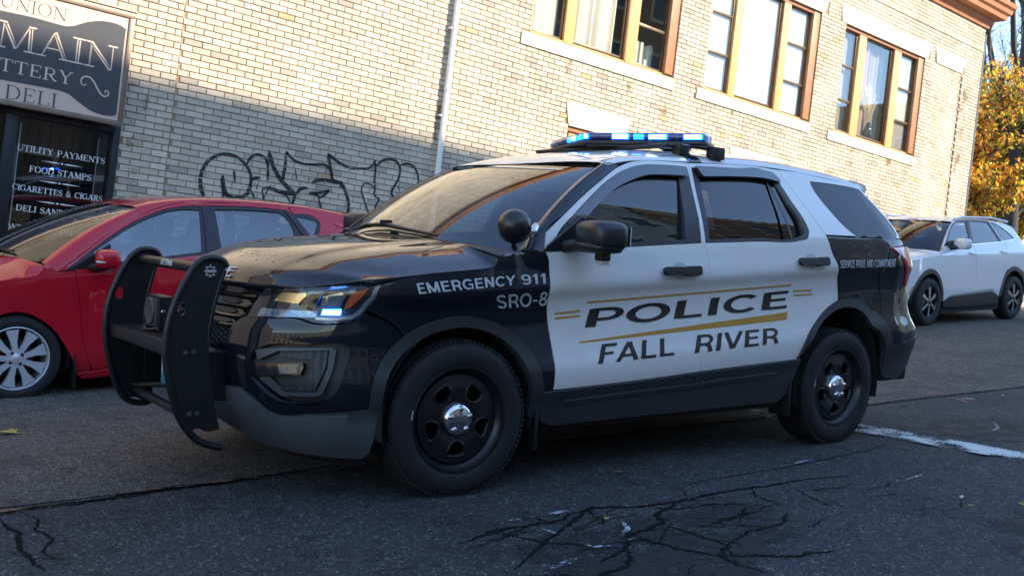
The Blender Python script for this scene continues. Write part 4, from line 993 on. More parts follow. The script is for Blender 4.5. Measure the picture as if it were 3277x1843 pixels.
dark = [(-3.2, 2.42), (-2.2, 2.36), (-.72, 2.345), (-.30, 2.352), (-.21, 2.352), (-.11, 2.338), (-.04, 2.30), (.04, 2.255), (.12, 2.218), (.2, 2.202), (.27, 2.20), (.34, 2.213), (.365, 2.23), (.362, 2.6), (.362, 3.09), (.30, 3.115), (.22, 3.122), (.14, 3.115), (.07, 3.098), (.0, 3.072), (-.07, 3.035), (-.13, 3.0), (-.19, 2.982), (-.3, 2.98), (-.46, 2.987), (-.79, 2.98), (-2.2, 2.99), (-3.2, 3.05)]
panel('sign_panel', Pl(SY-.0035), dark, M_SK, sign, res=.3, gap=0)
YL = SY-.0042
serif('UNION', -.80, -.20, 3.02, .122, YL, 1, wk=.62).build('lettering', M_SK, sign, 0, fix=False)
serif('MAIN', -.79, .30, 2.648, .245, YL, 1, wk=1.05).build('lettering', M_SL, sign, 0, fix=False)
serif('MAIN', -.786, .296, 2.664, .215, YL-.0012, 1, wk=.42).build('lettering', M_SK, sign, 0, fix=False)
serif('LOTTERY', -1.02, -.085, 2.43, .118, YL, 1, wk=1.0).build('lettering', M_SL, sign, 0, fix=False)
serif('DELI', -.67, -.205, 2.18, .135, YL, 1, wk=.85).build('lettering', M_SK, sign, 0, fix=False)
def flat_line(name, pts, w, y, m, par, taper=True, closed=False):
    P = smooth_poly(pts, 120, 8, closed=False); n = len(P); vs = []; fs = []
    for i, p in enumerate(P):
        a = P[max(i-1, 0)]; b = P[min(i+1, n-1)]; dx, dz = b[0]-a[0], b[1]-a[1]; L = math.hypot(dx, dz) or 1
        e = w*(.35+.65*math.sin(math.pi*min(1, max(0, i/(n-1))))) if taper else w
        for s in (-1, 1): vs.append((p[0]-dz/L*e*.5*s, y-.00002*i, p[1]+dx/L*e*.5*s))
        if i: fs.append((2*i-2, 2*i, 2*i+1, 2*i-1))
    mb = MB(); mb.add(vs, fs); mb.build(name, m, par, 0, fix=False)
flat_line('flourish', [(.045, 2.475), (.035, 2.455), (.01, 2.455), (-.005, 2.48), (0., 2.515), (.03, 2.54), (.07, 2.54), (.11, 2.51), (.15, 2.455), (.19, 2.405), (.23, 2.385), (.26, 2.40), (.265, 2.43), (.245, 2.445), (.228, 2.43), (.236, 2.415)], .014, YL, M_SL, sign)
# ---------------------------------------------------------------- shop window and door
M_BLK = mat('black_frame', (.016, .018, .024), .38, metal=.3, var=.2); M_SWH = mat('window_lettering', (.78, .80, .80), .5)
shop = thing('shop_window', 'black framed shop window with white serif lettering of services and a scrolled grille behind it', 'shop window', Matrix.Identity(4))
YW = WALL+.05
mb = MB(); mb.box(.405, .468, WALL-.02, WALL+.14, .0, 2.13, bev=.004); mb.box(-3.4, .404, WALL-.01, WALL+.12, 2.06, 2.13, bev=.004); mb.box(-.60, -.49, WALL-.015, WALL+.13, 0, 2.059, bev=.004); mb.box(-3.4, .404, WALL-.01, WALL+.12, .22, .36, bev=.004)
mb.build('frame', M_BLK, shop)
GS_ = glass('shop_glass', (.62, .66, .66), 0, 1.55)
mb = MB(); mb.box(-.489, .404, YW, YW+.008, .361, 2.059); mb.build('pane', GS_, shop, 0)
mb = MB(); mb.box(-1.7, -.601, YW, YW+.008, .361, 2.059); mb.build('pane', GS_, shop, 0)
for txt, x0, x1, z, h in (('UTILITY PAYMENTS', -.46, .37, 1.735, .058), ('FOOD STAMPS', -.33, .255, 1.545, .060), ('CIGARETTES & CIGARS', -.465, .39, 1.352, .056), ('DELI SANDWICHES', -.41, .36, 1.155, .058), ('WIRELESS PHONES', -.46, .38, .965, .056)):
    serif(txt, x0, x1, z, h, YW-.001, 1, wk=1.15).build('lettering', M_SWH, shop, 0, fix=False)
for z in (1.668, 1.472, 1.27, 1.09):
    mb = MB(); c = -.037
    mb.add([(c-.20, YW-.001, z), (c-.06, YW-.001, z-.007), (c-.022, YW-.001, z-.002), (c-.022, YW-.001, z+.002), (c-.06, YW-.001, z+.007)], [(0, 1, 2, 3, 4)])
    mb.add([(c+.20, YW-.001, z), (c+.06, YW-.001, z+.007), (c+.022, YW-.001, z+.002), (c+.022, YW-.001, z-.002), (c+.06, YW-.001, z-.007)], [(0, 1, 2, 3, 4)])
    mb.add([(c-.012, YW-.001, z), (c, YW-.001, z-.012), (c+.012, YW-.001, z), (c, YW-.001, z+.012)], [(0, 1, 2, 3)]); mb.build('ornament', M_SWH, shop, 0, fix=False)
M_IRON = mat('scroll_iron', (.012, .012, .013), .5)
mb = MB()
for i in range(9):
    x = -.45+i*.105; mb.box(x, x+.012, YW+.10, YW+.112, .36, 2.06)
for i in range(8):
    for z in (.75, 1.05, 1.35, 1.62, 1.80):
        c = (-.40+i*.105, z); mb.tube([(c[0]+.032*math.cos(t*.6)*(1-t/16), YW+.106, c[1]+.05*math.sin(t*.6)*(1-t/16)) for t in range(12)], .004, 4)
mb.build('scroll_grille', M_IRON, shop, 40)
for i in range(8):
    mb = MB(); mb.box(-.44+i*.105, -.352+i*.105, YW+.16, YW+.165, 1.80, 2.05); mb.build('valance_strip', mat('valance_%d' % (i % 2), ((.16, .12, .10), (.10, .10, .11))[i % 2], .8), shop, 0)
mb = MB(); mb.box(-.47, .39, YW+.62, YW+.66, .36, 2.06); mb.box(-.47, .40, YW+.02, YW+.62, .36, .40); mb.build('backing', mat('shop_inside', (.022, .022, .026), .9, var=.5, vscale=4), shop, 0)
mb = MB(); mb.box(-3.39, -.60, YW+.7, YW+.75, .3, 2.06); mb.build('backing', MATS['shop_inside'], shop, 0)
mb = MB(); mb.box(.30, .385, YW+.02, YW+.03, .5, 2.04); mb.build('poster', mat('poster', (.16, .14, .12), .8, var=.3, vscale=5), shop, 0)
mb = MB(); mb.box(-.455, -.445, YW-.0006, YW-.0002, .5, 2.0); mb.box(.285, .290, YW-.0006, YW-.0002, .5, 1.98); mb.build('sticker_edge', mat('clear_edge', (.30, .33, .34), .3), shop, 0)
stall = MB(); stall.box(-3.4, .468, WALL+.001, WALL+.12, -.5, .219); stall.build('stall_riser', mat('riser', (.05, .05, .055), .6), shop, 0)

# ---------------------------------------------------------------- the other side of the street (shades the road, mirrored in the cars)
def facade(name, label, x0, x1, y, h, wallm, trimm, cols, rows, z0, fh, gable=0., glassm=None, base_h=0.):
    t = thing(name, label, 'building', Matrix.Identity(4)); gm_ = glassm or mat('far_glass', (.03, .05, .07), .04, spec=.8)
    b = MB(); b.box(x0, x1, y-12, y, -3, h); b.build('wall', wallm, t, 0)
    b = MB(); b.box(x0-.15, x1+.15, y-12, y+.35, h+.002, h+.3); b.box(x0-.1, x1+.1, y+.001, y+.18, h-.35, h); b.build('cornice', trimm, t, 0)
    cw = (x1-x0)/cols
    for i in range(cols):
        for j in range(rows):
            a = x0+cw*(i+.5); w = cw*.22; zb = z0+j*fh; zt = zb+fh*.56
            f = MB()
            f.box(a-w-.12, a+w+.12, y+.002, y+.08, zb-.14, zb); f.box(a-w-.12, a+w+.12, y+.002, y+.09, zt, zt+.16)
            f.box(a-w-.12, a-w, y+.002, y+.06, zb, zt); f.box(a+w, a+w+.12, y+.002, y+.06, zb, zt); f.box(a-w, a+w, y+.015, y+.045, (zb+zt)/2-.03, (zb+zt)/2+.03)
            o = f.build('window', trimm, t, 0); g = MB(); g.box(a-w, a+w, y+.003, y+.012, zb, zt); g.build('pane', gm_, o, 0)
    return t
M_TAN = mat('tan_brick_far', (.52, .43, .29), .85, var=.12, vscale=2); M_BRN = mat('brown_shingle', (.24, .16, .11), .8, var=.15, vscale=2); M_WHT = mat('white_trim', (.70, .70, .68), .6); M_BLU = mat('blue_grey_clapboard', (.36, .42, .48), .8, var=.08); M_CRM = mat('cream_trim', (.55, .48, .34), .7)
facade('tan_building', 'tan brick apartment building with cream window trim across the street from the shop', -14, -3.2, -12.5, 7.2, M_TAN, M_CRM, 5, 2, .6, 3.1)
facade('brown_house', 'brown shingled house with white window trim across the street', -3, 5.2, -12.6, 8.0, M_BRN, M_WHT, 4, 2, 1.2, 3.2)
facade('blue_grey_house', 'blue grey clapboard house with white window trim across the street', 7.2, 15., -13.0, 15.6, M_BLU, M_WHT, 4, 4, 1.6, 3.4)
facade('brick_block', 'long brown brick block across the uphill end of the street', 15.05, 29, -13.0, 15.6, M_BRN, M_CRM, 5, 4, 2.4, 3.4)

# unseen blocks down and up the hill, added to darken car reflections
facade('downhill_reflection_block', 'unseen grey block added down the hill to darken car reflections', -40, -6.6, WALL+12, 7.2, mat('grey_brick_far', (.20, .18, .16), .85, var=.12, vscale=2), M_CRM, 9, 2, -.2, 3.2)
def end_block(name, label, x, y0, y1, zb, h, wallm, sgn):
    t = thing(name, label, 'building', Matrix.Identity(4)); b = MB(); b.box(min(x, x-sgn*10), max(x, x-sgn*10), y0, y1, zb-5, zb+h); b.build('wall', wallm, t, 0)
    n = int((y1-y0)/3)
    for i in range(n):
        for j in range(int(h/3.3)):
            a = y0+1.5+i*3; z = zb+1.2+j*3.2; f = MB(); f.box(x-.02, x+.05, a-.6, a+.6, z-.1, z); f.box(x-.02, x+.05, a-.6, a+.6, z+1.8, z+1.95); f.box(x-.02, x+.05, a-.6, a-.5, z, z+1.8); f.box(x-.02, x+.05, a+.5, a+.6, z, z+1.8)
            o = f.build('window', M_WHT, t, 0); g = MB(); g.box(x-.01, x+.02, a-.5, a+.5, z, z+1.8); g.build('pane', MATS['far_glass'], o, 0)
end_block('downhill_end_reflection_block', 'unseen brown block added at the foot of the hill to darken car reflections', -42, -40, 40, -4, 7, M_TAN, 1)
end_block('uphill_end_reflection_block', 'unseen cream block added at the top of the hill to darken car reflections', 62, -30, 14, 5, 12, M_TAN, -1)
# ---------------------------------------------------------------- trees up the hill
M_BARK = mat('bark', (.045, .040, .042), .9, var=.3, vscale=10)
LM = [mat('leaf_orange', (.75, .27, .03), .6), mat('leaf_amber', (.80, .42, .04), .6), mat('leaf_green', (.40, .44, .06), .6), mat('leaf_yellow', (.80, .66, .08), .6)]
for m in LM:
    nt = m.node_tree; pb = nt.nodes['Principled BSDF']; tl = nt.nodes.new('ShaderNodeBsdfTranslucent'); tl.inputs[0].default_value = pb.inputs['Base Color'].default_value
    mxs = nt.nodes.new('ShaderNodeMixShader'); mxs.inputs[0].default_value = .6; nt.links.new(pb.outputs[0], mxs.inputs[1]); nt.links.new(tl.outputs[0], mxs.inputs[2]); nt.links.new(mxs.outputs[0], nt.nodes['Material Output'].inputs[0])
def tree(name, label, x, y, zb, h, seed, leaves, mix, spread=1., trunk=.16, lean=(0, 0), fork=.30, size=.09, group=None):
    rg = random.Random(seed); t = thing(name, label, 'tree', Matrix.Translation((x, y, zb)), group); tb = MB(); tips = []
    def branch(p, d, L, r, lvl):
        pts = [p]; rs = [r]; n = 5; q = p.copy(); dd = d.copy()
        for i in range(n):
            dd = (dd+Vector((rg.uniform(-1, 1), rg.uniform(-1, 1), rg.uniform(-.3, .6)))*(.10 if lvl == 0 else .20)).normalized(); q = q+dd*L/n; pts.append(q.copy()); rs.append(r*(1-.62*(i+1)/n))
            if lvl < 4 and (i >= (1 if lvl else 1)):
                for _ in range(2 if lvl < 3 else 2):
                    a = rg.uniform(0, 6.28); s = Vector((math.cos(a), math.sin(a), rg.uniform(.15, .9))).normalized()
                    nd = (dd*.55+s*.75*spread).normalized()
                    branch(q.copy(), nd, L*rg.uniform(.42, .62), r*(1-.62*(i+1)/n)*.62, lvl+1)
        tb.tube(pts, [max(.006, k) for k in rs], 8 if lvl == 0 else (5 if lvl < 2 else 3), cap=False)
        if lvl >= 2: tips.append((q.copy(), L)); tips.append((pts[3].copy(), L))
    branch(Vector((0, 0, -.5)), Vector((lean[0], lean[1], 1)).normalized(), h*.62, trunk, 0)
    tb.build('trunk', M_BARK, t, 60, fix=False)
    if leaves:
        cl = MB(); n = max(1, int(leaves/len(tips)))
        for (p, L) in tips:
            u = rg.random(); cl.cur = rg.choices(range(4), mix)[0]
            dens_ = 1 if rg.random() > .25 else .25
            for _ in range(int(n*dens_)):
                c = p+Vector((rg.gauss(0, 1), rg.gauss(0, 1), rg.gauss(0, .8)))*L*.36
                if rg.random() < .25: cl.cur = rg.choices(range(4), mix)[0]
                a = Vector((rg.uniform(-1, 1), rg.uniform(-1, 1), rg.uniform(-1, 1))).normalized(); b = a.orthogonal().normalized(); s = size*rg.uniform(.6, 1.3)
                cl.add([c-a*s, c+b*s*.55, c+a*s, c-b*s*.55], [(0, 1, 2, 3)])
        me = cl.mesh('crown', 0, False); link('crown', me, LM, t, kind='stuff')
    return t
tree('maple_tree', 'dark trunked tree with thin orange autumn leaves nearest the building corner', 23.0, 9.15, gz(23.), 5.4, 21, 6500, (4, 5, 2, 4), 1., .15, (.02, 0), size=.075)
tree('maple_tree', 'tree with green and yellow leaves low behind the roof of the white sport utility', 26.5, 9.4, gz(26), 6.4, 8, 26000, (1, 2, 5, 7), 1.15, .13, size=.075)
tree('maple_tree', 'amber leaved tree at the right edge of the photo above the white railing', 30, 9.7, gz(30), 5.8, 15, 20000, (2, 5, 4, 5), 1.1, .15)
tree('maple_tree', 'broad orange crowned tree farthest up the hill', 40, 16.5, gz(40), 6.6, 33, 26000, (5, 4, 3, 2), 1.1, .26, size=.13)
tree('maple_tree', 'yellow green crowned tree farthest right up the hill', 48, 17.5, gz(48), 7.5, 44, 24000, (1, 3, 4, 5), 1.2, .26, size=.15)
tree('maple_tree', 'low yellow green tree filling the gap under the orange crowns beside the railing', 36, 12.2, gz(36), 6.0, 51, 26000, (1, 2, 4, 6), 1.3, .16, fork=.2, size=.11)
tree('maple_tree', 'low amber tree nearest behind the top of the white sport utility', 31, 11.6, gz(31), 5.0, 61, 24000, (2, 4, 4, 5), 1.3, .13, size=.09)
tree('bare_tree', 'tall bare tree leaning in from the top right corner of the photo', 25.6, 8.9, gz(25), 17.0, 5, 0, (1, 1, 1, 1), .8, .24, (-.02, 0.01))
tree('bare_tree', 'slender bare tree with fine twigs rising behind the orange crown', 30.5, 13.0, gz(31), 15.0, 12, 0, (1, 1, 1, 1), .9, .18, (.05, 0))
pole = thing('utility_pole', 'dark grey pole standing just behind the right corner of the brick building', 'pole', Matrix.Translation((19.55, 7.22, gz(19.5))))
mb = MB(); mb.tube([(0, 0, -.5), (0, 0, 3), (.0, 0, 6.0)], [.075, .075, .07], 12); mb.build('shaft', mat('pole_grey', (.06, .065, .075), .6), pole, 40)
mb = MB(); mb.box(-.17, -.08, -.05, .07, 2.2, 2.36, bev=.02); mb.build('meter_box', mat('meter', (.35, .45, .65), .5), pole)
# white railing at the right edge
rail = thing('white_railing', 'white painted metal railing beyond the back of the white sport utility', 'railing', Matrix.Translation((21.2, 6.95, gz(21.2))))
mb = MB(); mb.box(0, 6, 0, .06, 1.35, 1.45, bev=.01); mb.build('top_rail', M_WHT, rail)
for i in range(13):
    mb = MB(); mb.box(i*.48, i*.48+.05, .0, .05, 0, 1.349); mb.build('post', M_WHT, rail, 0)
# ---------------------------------------------------------------- the police sport utility
def car_matrix(x, y, yaw, dz=0.):
    return Matrix.Translation((x, y, gz(x)+dz)) @ Matrix.Rotation(-R(4.985), 4, 'Y') @ Matrix.Rotation(yaw, 4, 'Z')
P_BLK = paint('black_paint', (.0018, .0040, .0105), dust=.006, rough=.6); P_WHT = paint('white_paint', (.77, .76, .73), dust=.05)
M_PLA = mat('grey_plastic', (.030, .032, .036), .48, var=.15, vscale=8, bump=.25, bscale=500)
M_PLB = mat('black_plastic', (.012, .012, .014), .42, var=.1, bump=.15, bscale=400)
M_PLG = mat('gloss_black_plastic', (.008, .008, .010), .12, coat=.6)
M_VAL = mat('valance_plastic', (.056, .066, .076), .5, var=.30, vscale=5, bump=.2, bscale=300)
M_RUB = mat('tyre_rubber', (.0095, .0095, .0105), .75, var=.25, vscale=14)
M_STL = mat('black_steel_wheel', (.010, .010, .012), .32, var=.2, vscale=10)
M_CHR = mat('chrome', (.75, .75, .77), .09, metal=1.)
M_ALU = mat('wheel_alloy', (.62, .63, .66), .28, metal=.35, coat=.5)
M_DRK = mat('dark_cavity', (.006, .006, .007), .9)
M_INT = mat('interior_dark', (.035, .036, .040), .8); M_SEAT = mat('seat_cloth', (.030, .032, .036), .9, var=.2)
M_VINW = mat('reflective_white', (.55, .58, .60), .45, var=.06, vscale=30); M_VINB = mat('black_vinyl', (.022, .017, .018), .35, coat=.2); M_VING = mat('gold_vinyl', (.50, .26, .035), .40)
G_WS = glass('windscreen_glass', (.42, .54, .58), 0, 1.75, .004); G_SD = glass('tinted_glass', (.42, .47, .46), 0, 1.6, .006); G_DK = glass('privacy_glass', (.07, .07, .075), 0, 1.52, .006); G_CL = glass('lamp_lens', (.90, .93, .96), .0, 1.45, .02)
M_BLU = mat('blue_led', (.02, .10, .5), .2, emit=(.01, .20, 1.), es=9.); M_BLUH = mat('blue_led_core', (.5, .8, 1.), .2, emit=(.45, .80, 1.), es=14.)
M_AMB = mat('amber_reflector', (.60, .10, .015), .25, coat=.5); M_RED = mat('red_lens', (.62, .020, .025), .15, coat=1.); M_REDI = mat('red_lens_inner', (.80, .07, .06), .2, coat=1.)
G_BLUE = glass('blue_lens', (.10, .30, .75), .05, 1.45)

pc_ = thing('police_car', 'black and white police sport utility with push bumper, lettered POLICE FALL RIVER on its doors', 'police car', car_matrix(0, 0, R(-1.36)))
rg = POL.ring
def arcpts(cx_, cz_, r, a0, a1, n=24): return [(cx_+r*math.cos(R(a0+(a1-a0)*i/n)), cz_+r*math.sin(R(a0+(a1-a0)*i/n))) for i in range(n+1)]
A_F = [(-.502, .430), (-.481, .544), (-.423, .640), (-.353, .712), (-.263, .767), (-.150, .812), (-.035, .830), (.075, .822), (.170, .799), (.262, .755), (.340, .697), (.398, .626), (.436, .542), (.460, .461)]
A_FI = [(-.432, .429), (-.406, .544), (-.335, .640), (-.250, .708), (-.161, .752), (-.03, .775), (.063, .768), (.151, .744), (.234, .700), (.308, .632), (.352, .558), (.385, .49), (.405, .400), (.40, .33)]
A_R = [(2.389, .548), (2.425, .612), (2.480, .692), (2.56, .760), (2.65, .825), (2.764, .882), (2.86, .906), (2.945, .914), (3.03, .905), (3.09, .880), (3.151, .838), (3.200, .755), (3.235, .660), (3.258, .590)]
A_RI = [(2.40, .30), (2.425, .43), (2.455, .55), (2.521, .670), (2.600, .745), (2.69, .800), (2.784, .838), (2.87, .853), (2.96, .850), (3.045, .829), (3.119, .775), (3.165, .700), (3.20, .610), (3.225, .50), (3.235, .42)]
SPLIT = [(1.555, .511), (1.556, .657), (1.578, .793), (1.576, .948), (1.581, 1.01), (1.572, 1.147), (1.551, 1.207), (1.60, 1.45), (1.658, 1.660)]
def both(fn):
    for sd in (1, -1): fn(sd)
# dark inner shell, wheel houses, floor
both(lambda sd: panel('inner_shell', rg, [(-1.60, .26), (-.52, .26), (-.47, .55), (-.36, .68), (-.2, .77), (0, .80), (.2, .76), (.36, .66), (.44, .50), (.46, .26), (2.36, .26), (2.42, .55), (2.52, .70), (2.68, .82), (2.86, .87), (3.05, .85), (3.17, .76), (3.24, .60), (3.27, .42), (4.55, .42), (4.55, 1.0), (3.3, 1.22), (2.5, 1.20), (1.5, 1.15), (.5, 1.08), (.2, 1.02), (-.40, .95), (-1.60, .93)], M_DRK, pc_, res=.16, gap=0, sm=False, off=-.05, side=sd))
for cx_ in (0., 2.86):
    for s in (-1, 1):
        wh = MB(); n = 24; vs = []; fs = []
        for i in range(n+1):
            a = R(-12+204*i/n); r = .418
            for y in (s*.955, s*.60): vs.append((cx_+r*math.cos(a), y, .37+r*math.sin(a)*(1.03 if cx_ == 0 else 1.16)))
            if i: fs.append((2*i-2, 2*i-1, 2*i+1, 2*i))
        wh.add(vs, fs); wh.box(cx_-.44, cx_+.44, s*.60-.01, s*.60+.01, .25, .9); wh.build('wheel_house', mat('wheel_house', (.010, .010, .011), .95), pc_, 40, fix=False)
ub = MB(); ub.box(-.70, 3.75, -.60, .60, .24, .50, bev=.03); ub.box(.50, 2.33, -.90, .90, .25, .47, bev=.02); ub.box(3.35, 3.95, -.75, .75, .32, .7, bev=.03); ub.box(.35, 3.7, -.88, .88, .46, .60)
ub.tube([(.46, -.80, .33), (.46, -.80, .16)], .012, 6)
ub.build('underbody', M_DRK, pc_, 0)
for q_ in ((.435, .455, -.955, -.80, .17, .40), (2.385, 2.40, -.95, -.80, .2, .42)): mf = MB(); mf.box(*q_, bev=.004); mf.build('mud_flap', M_PLB, pc_)

# fender, doors, quarter
FEND = [(-.493, .990), (-.34, 1.003), (-.186, 1.019), (-.03, 1.034), (.111, 1.049), (.137, 1.061), (.160, 1.100), (.30, 1.120), (.440, 1.132), (.456, 1.105), (.458, 1.03), (.461, .958), (.48, .82), (.508, .684), (.519, .56), (.521, .465)]+A_F[::-1][:-4]+[(-.31, .742), (-.366, .787), (-.561, .855), (-.54, .885), (-.521, .923)]
DOORF = [(.521, .465), (.8, .474), (1.106, .486), (1.555, .511)]+SPLIT[1:]+[(1.401, 1.652), (1.28, 1.643), (1.174, 1.624), (1.071, 1.588), (.925, 1.512), (.763, 1.422), (.60, 1.318), (.466, 1.229), (.443, 1.150), (.458, 1.105), (.458, 1.03), (.461, .958), (.48, .82), (.508, .684), (.519, .56)]
DLOF = [(.500, 1.165), (.72, 1.155), (.952, 1.172), (1.536, 1.212), (1.585, 1.45), (1.632, 1.628), (1.381, 1.622), (1.292, 1.611), (1.155, 1.588), (.981, 1.517), (.802, 1.412), (.667, 1.321), (.54, 1.225)]
DOORR = SPLIT[::-1]+[(1.9, .527), (2.15, .538), (2.389, .548)]+A_R[1:6]+[(2.806, .896), (2.806, .93), (2.790, .99), (2.768, 1.044), (2.73, 1.12), (2.686, 1.191), (2.668, 1.25), (2.655, 1.295), (2.617, 1.345), (2.557, 1.466), (2.498, 1.600), (2.462, 1.683), (2.3, 1.688), (2.0, 1.680)]
DLOR = [(1.568, 1.214), (2.0, 1.236), (2.405, 1.257), (2.470, 1.272), (2.506, 1.315), (2.498, 1.37), (2.462, 1.465), (2.432, 1.575), (2.408, 1.640), (2.370, 1.657), (2.0, 1.650), (1.668, 1.633), (1.61, 1.45)]
for sd in (1, -1):
    panel('front_fender', rg, FEND, P_BLK, pc_, res=.032, rim=.016, side=sd)
    d = panel('front_door', rg, DOORF, P_WHT, pc_, holes=[DLOF], res=.026, rim=.016, side=sd)
    glf = [(.60, 1.165), (.952, 1.192), (1.425, 1.226), (1.465, 1.38), (1.540, 1.60), (1.30, 1.592), (1.15, 1.565), (.981, 1.497), (.80, 1.390), (.68, 1.295)]
    panel('window_trim', rg, DLOF, M_PLB, d, holes=[glf], res=.06, off=-.004, gap=.0, rim=.04, side=sd)
    panel('side_window', rg, inset(glf, -.012), G_SD, d, res=.06, off=-.010, gap=0, side=sd, relief=lambda a, b: -.034*(1.60-b)/.38)
    e = panel('rear_door', rg, DOORR, P_WHT, pc_, holes=[DLOR], res=.026, rim=.016, side=sd)
    glr = [(1.610, 1.235), (2.0, 1.256), (2.388, 1.277), (2.452, 1.300), (2.462, 1.33), (2.42, 1.47), (2.375, 1.615), (2.0, 1.622), (1.715, 1.612), (1.65, 1.42)]
    panel('window_trim', rg, DLOR, M_PLB, e, holes=[glr], res=.06, off=-.004, gap=.0, rim=.04, side=sd)
    panel('side_window', rg, inset(glr, -.012), G_DK, e, res=.06, off=-.010, gap=0, side=sd, relief=lambda a, b: -.034*(1.62-b)/.38)
    panel('window_divider', rg, [(2.315, 1.270), (2.335, 1.270), (2.320, 1.62), (2.298, 1.62)], M_PLB, e, res=.08, off=-.006, gap=0, side=sd)
    q = panel('quarter_panel', rg, [(2.465, 1.684), (2.50, 1.600), (2.560, 1.466), (2.620, 1.345), (2.657, 1.297), (3.49, 1.304), (3.51, 1.345), (3.45, 1.50), (3.33, 1.640), (3.1, 1.652), (2.87, 1.669), (2.65, 1.683)], P_WHT, pc_, holes=[[(2.752, 1.630), (3.06, 1.627), (3.30, 1.612), (3.395, 1.50), (3.455, 1.36), (3.452, 1.328), (3.42, 1.316), (2.975, 1.303), (2.93, 1.325), (2.80, 1.45), (2.745, 1.600)]], res=.05, rim=.01, side=sd)
    panel('quarter_window', rg, [(2.742, 1.640), (3.06, 1.636), (3.31, 1.622), (3.405, 1.505), (3.466, 1.36), (3.456, 1.315), (3.42, 1.306), (2.965, 1.294), (2.92, 1.318), (2.79, 1.445), (2.735, 1.60)], mat('quarter_glass', (.004, .005, .008), .02, spec=.32), q, res=.07, off=-.004, gap=0, side=sd)
    panel('lower_quarter_panel', rg, [(2.668, 1.291), (2.95, 1.291), (3.25, 1.294), (3.49, 1.298), (3.52, 1.262), (3.24, 1.243), (3.17, 1.065), (3.184, .96), (3.195, .80), (3.212, .735)]+A_R[::-1][3:8]+[(2.764, .886), (2.812, .905), (2.808, .94), (2.796, .99), (2.774, 1.044), (2.735, 1.12), (2.692, 1.191), (2.676, 1.25)], P_BLK, pc_, res=.028, rim=.012, side=sd)
    t = panel('tail_light', rg, [(3.245, 1.241), (3.45, 1.250), (3.66, 1.250), (3.70, 1.13), (3.60, 1.005), (3.53, .985), (3.46, 1.10), (3.36, 1.185)], M_RED, pc_, res=.04, off=.010, rim=.03, side=sd)
    panel('inner_lens', rg, [(3.33, 1.228), (3.45, 1.232), (3.48, 1.12), (3.42, 1.15)], M_REDI, t, res=.05, off=.013, side=sd)
    panel('rear_bumper', rg, [(3.175, 1.055), (3.245, 1.235), (3.355, 1.182), (3.455, 1.096), (3.525, .982), (3.60, 1.000), (3.66, .995), (4.60, .93), (4.60, .645), (3.486, .636), (3.212, .604), (3.204, .72), (3.192, .80), (3.186, .96)], P_BLK, pc_, res=.05, rim=.012, side=sd, relief=lambda a, b: -.012*math.exp(-((a-3.40)/.10)**2-((b-.80)/.09)**2)+.010*math.exp(-((a-3.33)/.03)**2))
    panel('bumper_skirt', rg, [(3.212, .598), (3.486, .632), (4.60, .640), (4.60, .42), (3.60, .42), (3.40, .36), (3.255, .385), (3.22, .45)], M_PLA, pc_, res=.06, rim=.02, off=.004, side=sd)
    panel('wheel_arch_trim', rg, A_F+[(.46, .34), (.40, .33)]+A_FI[::-1][1:], M_PLA, pc_, res=.035, rim=.05, off=.010, side=sd)
    panel('wheel_arch_trim', rg, A_R+[(3.235, .42)]+A_RI[::-1][1:-3]+[], M_PLA, pc_, res=.035, rim=.05, off=.010, side=sd)
    panel('sill_cladding', rg, [(.462, .460), (.522, .462), (1.106, .483), (1.555, .508), (2.15, .536), (2.386, .546), (2.44, .548), (2.42, .43), (2.37, .33), (2.30, .288), (1.2, .284), (.56, .280), (.49, .30), (.462, .35)], M_PLA, pc_, res=.05, rim=.03, off=.006, side=sd, sm=False)
    panel('moulding', rg, [(.602, .410), (.885, .424), (1.570, .449), (1.572, .424), (.912, .401), (.619, .387)], M_PLA, pc_, res=.05, off=.014, rim=.012, side=sd)
    panel('moulding', rg, [(1.590, .455), (2.253, .482), (2.248, .456), (1.592, .428)], M_PLA, pc_, res=.05, off=.014, rim=.012, side=sd)
    # handles
    for (hx, hz, par) in ((1.345, 1.053, d), (2.468, 1.127, e)):
        cup = [(hx+.062*math.cos(R(a)), hz+.005+.046*math.sin(R(a))) for a in range(0, 360, 20)]
        panel('handle_cup', rg, cup, mat('cup_paint', (.50, .50, .49), .3, coat=1), par, res=.02, off=.0012, gap=0, relief=lambda a, b, hx=hx, hz=hz: -.0, side=sd, sm=False)
        panel('handle', rg, [(hx-.135, hz+.012), (hx-.125, hz+.020), (hx+.02, hz+.022), (hx+.03, hz+.026), (hx+.13, hz+.030), (hx+.140, hz+.020), (hx+.140, hz-.006), (hx+.128, hz-.016), (hx+.03, hz-.022), (hx+.02, hz-.016), (hx-.11, hz-.022), (hx-.135, hz-.012)], M_PLB, par, res=.02, off=.034, rim=.022, gap=0, side=sd, sm=False)
    # rain visors
    panel('window_visor', rg, [(.56, 1.235), (.667, 1.322), (.802, 1.413), (.981, 1.518), (1.123, 1.577), (1.241, 1.606), (1.38, 1.618), (1.600, 1.625), (1.588, 1.568), (1.40, 1.561), (1.26, 1.549), (1.12, 1.511), (.97, 1.452), (.80, 1.352), (.66, 1.250), (.60, 1.21)], mat('smoked_visor', (.010, .012, .016), .10, coat=1.), d, res=.05, off=.022, rim=.022, side=sd)
    panel('window_visor', rg, [(1.684, 1.636), (2.0, 1.648), (2.33, 1.655), (2.375, 1.650), (2.418, 1.605), (2.405, 1.588), (2.33, 1.598), (2.0, 1.594), (1.715, 1.574)], MATS['smoked_visor'], e, res=.05, off=.022, rim=.022, side=sd)
    if sd == 1: FD, RD = d, e

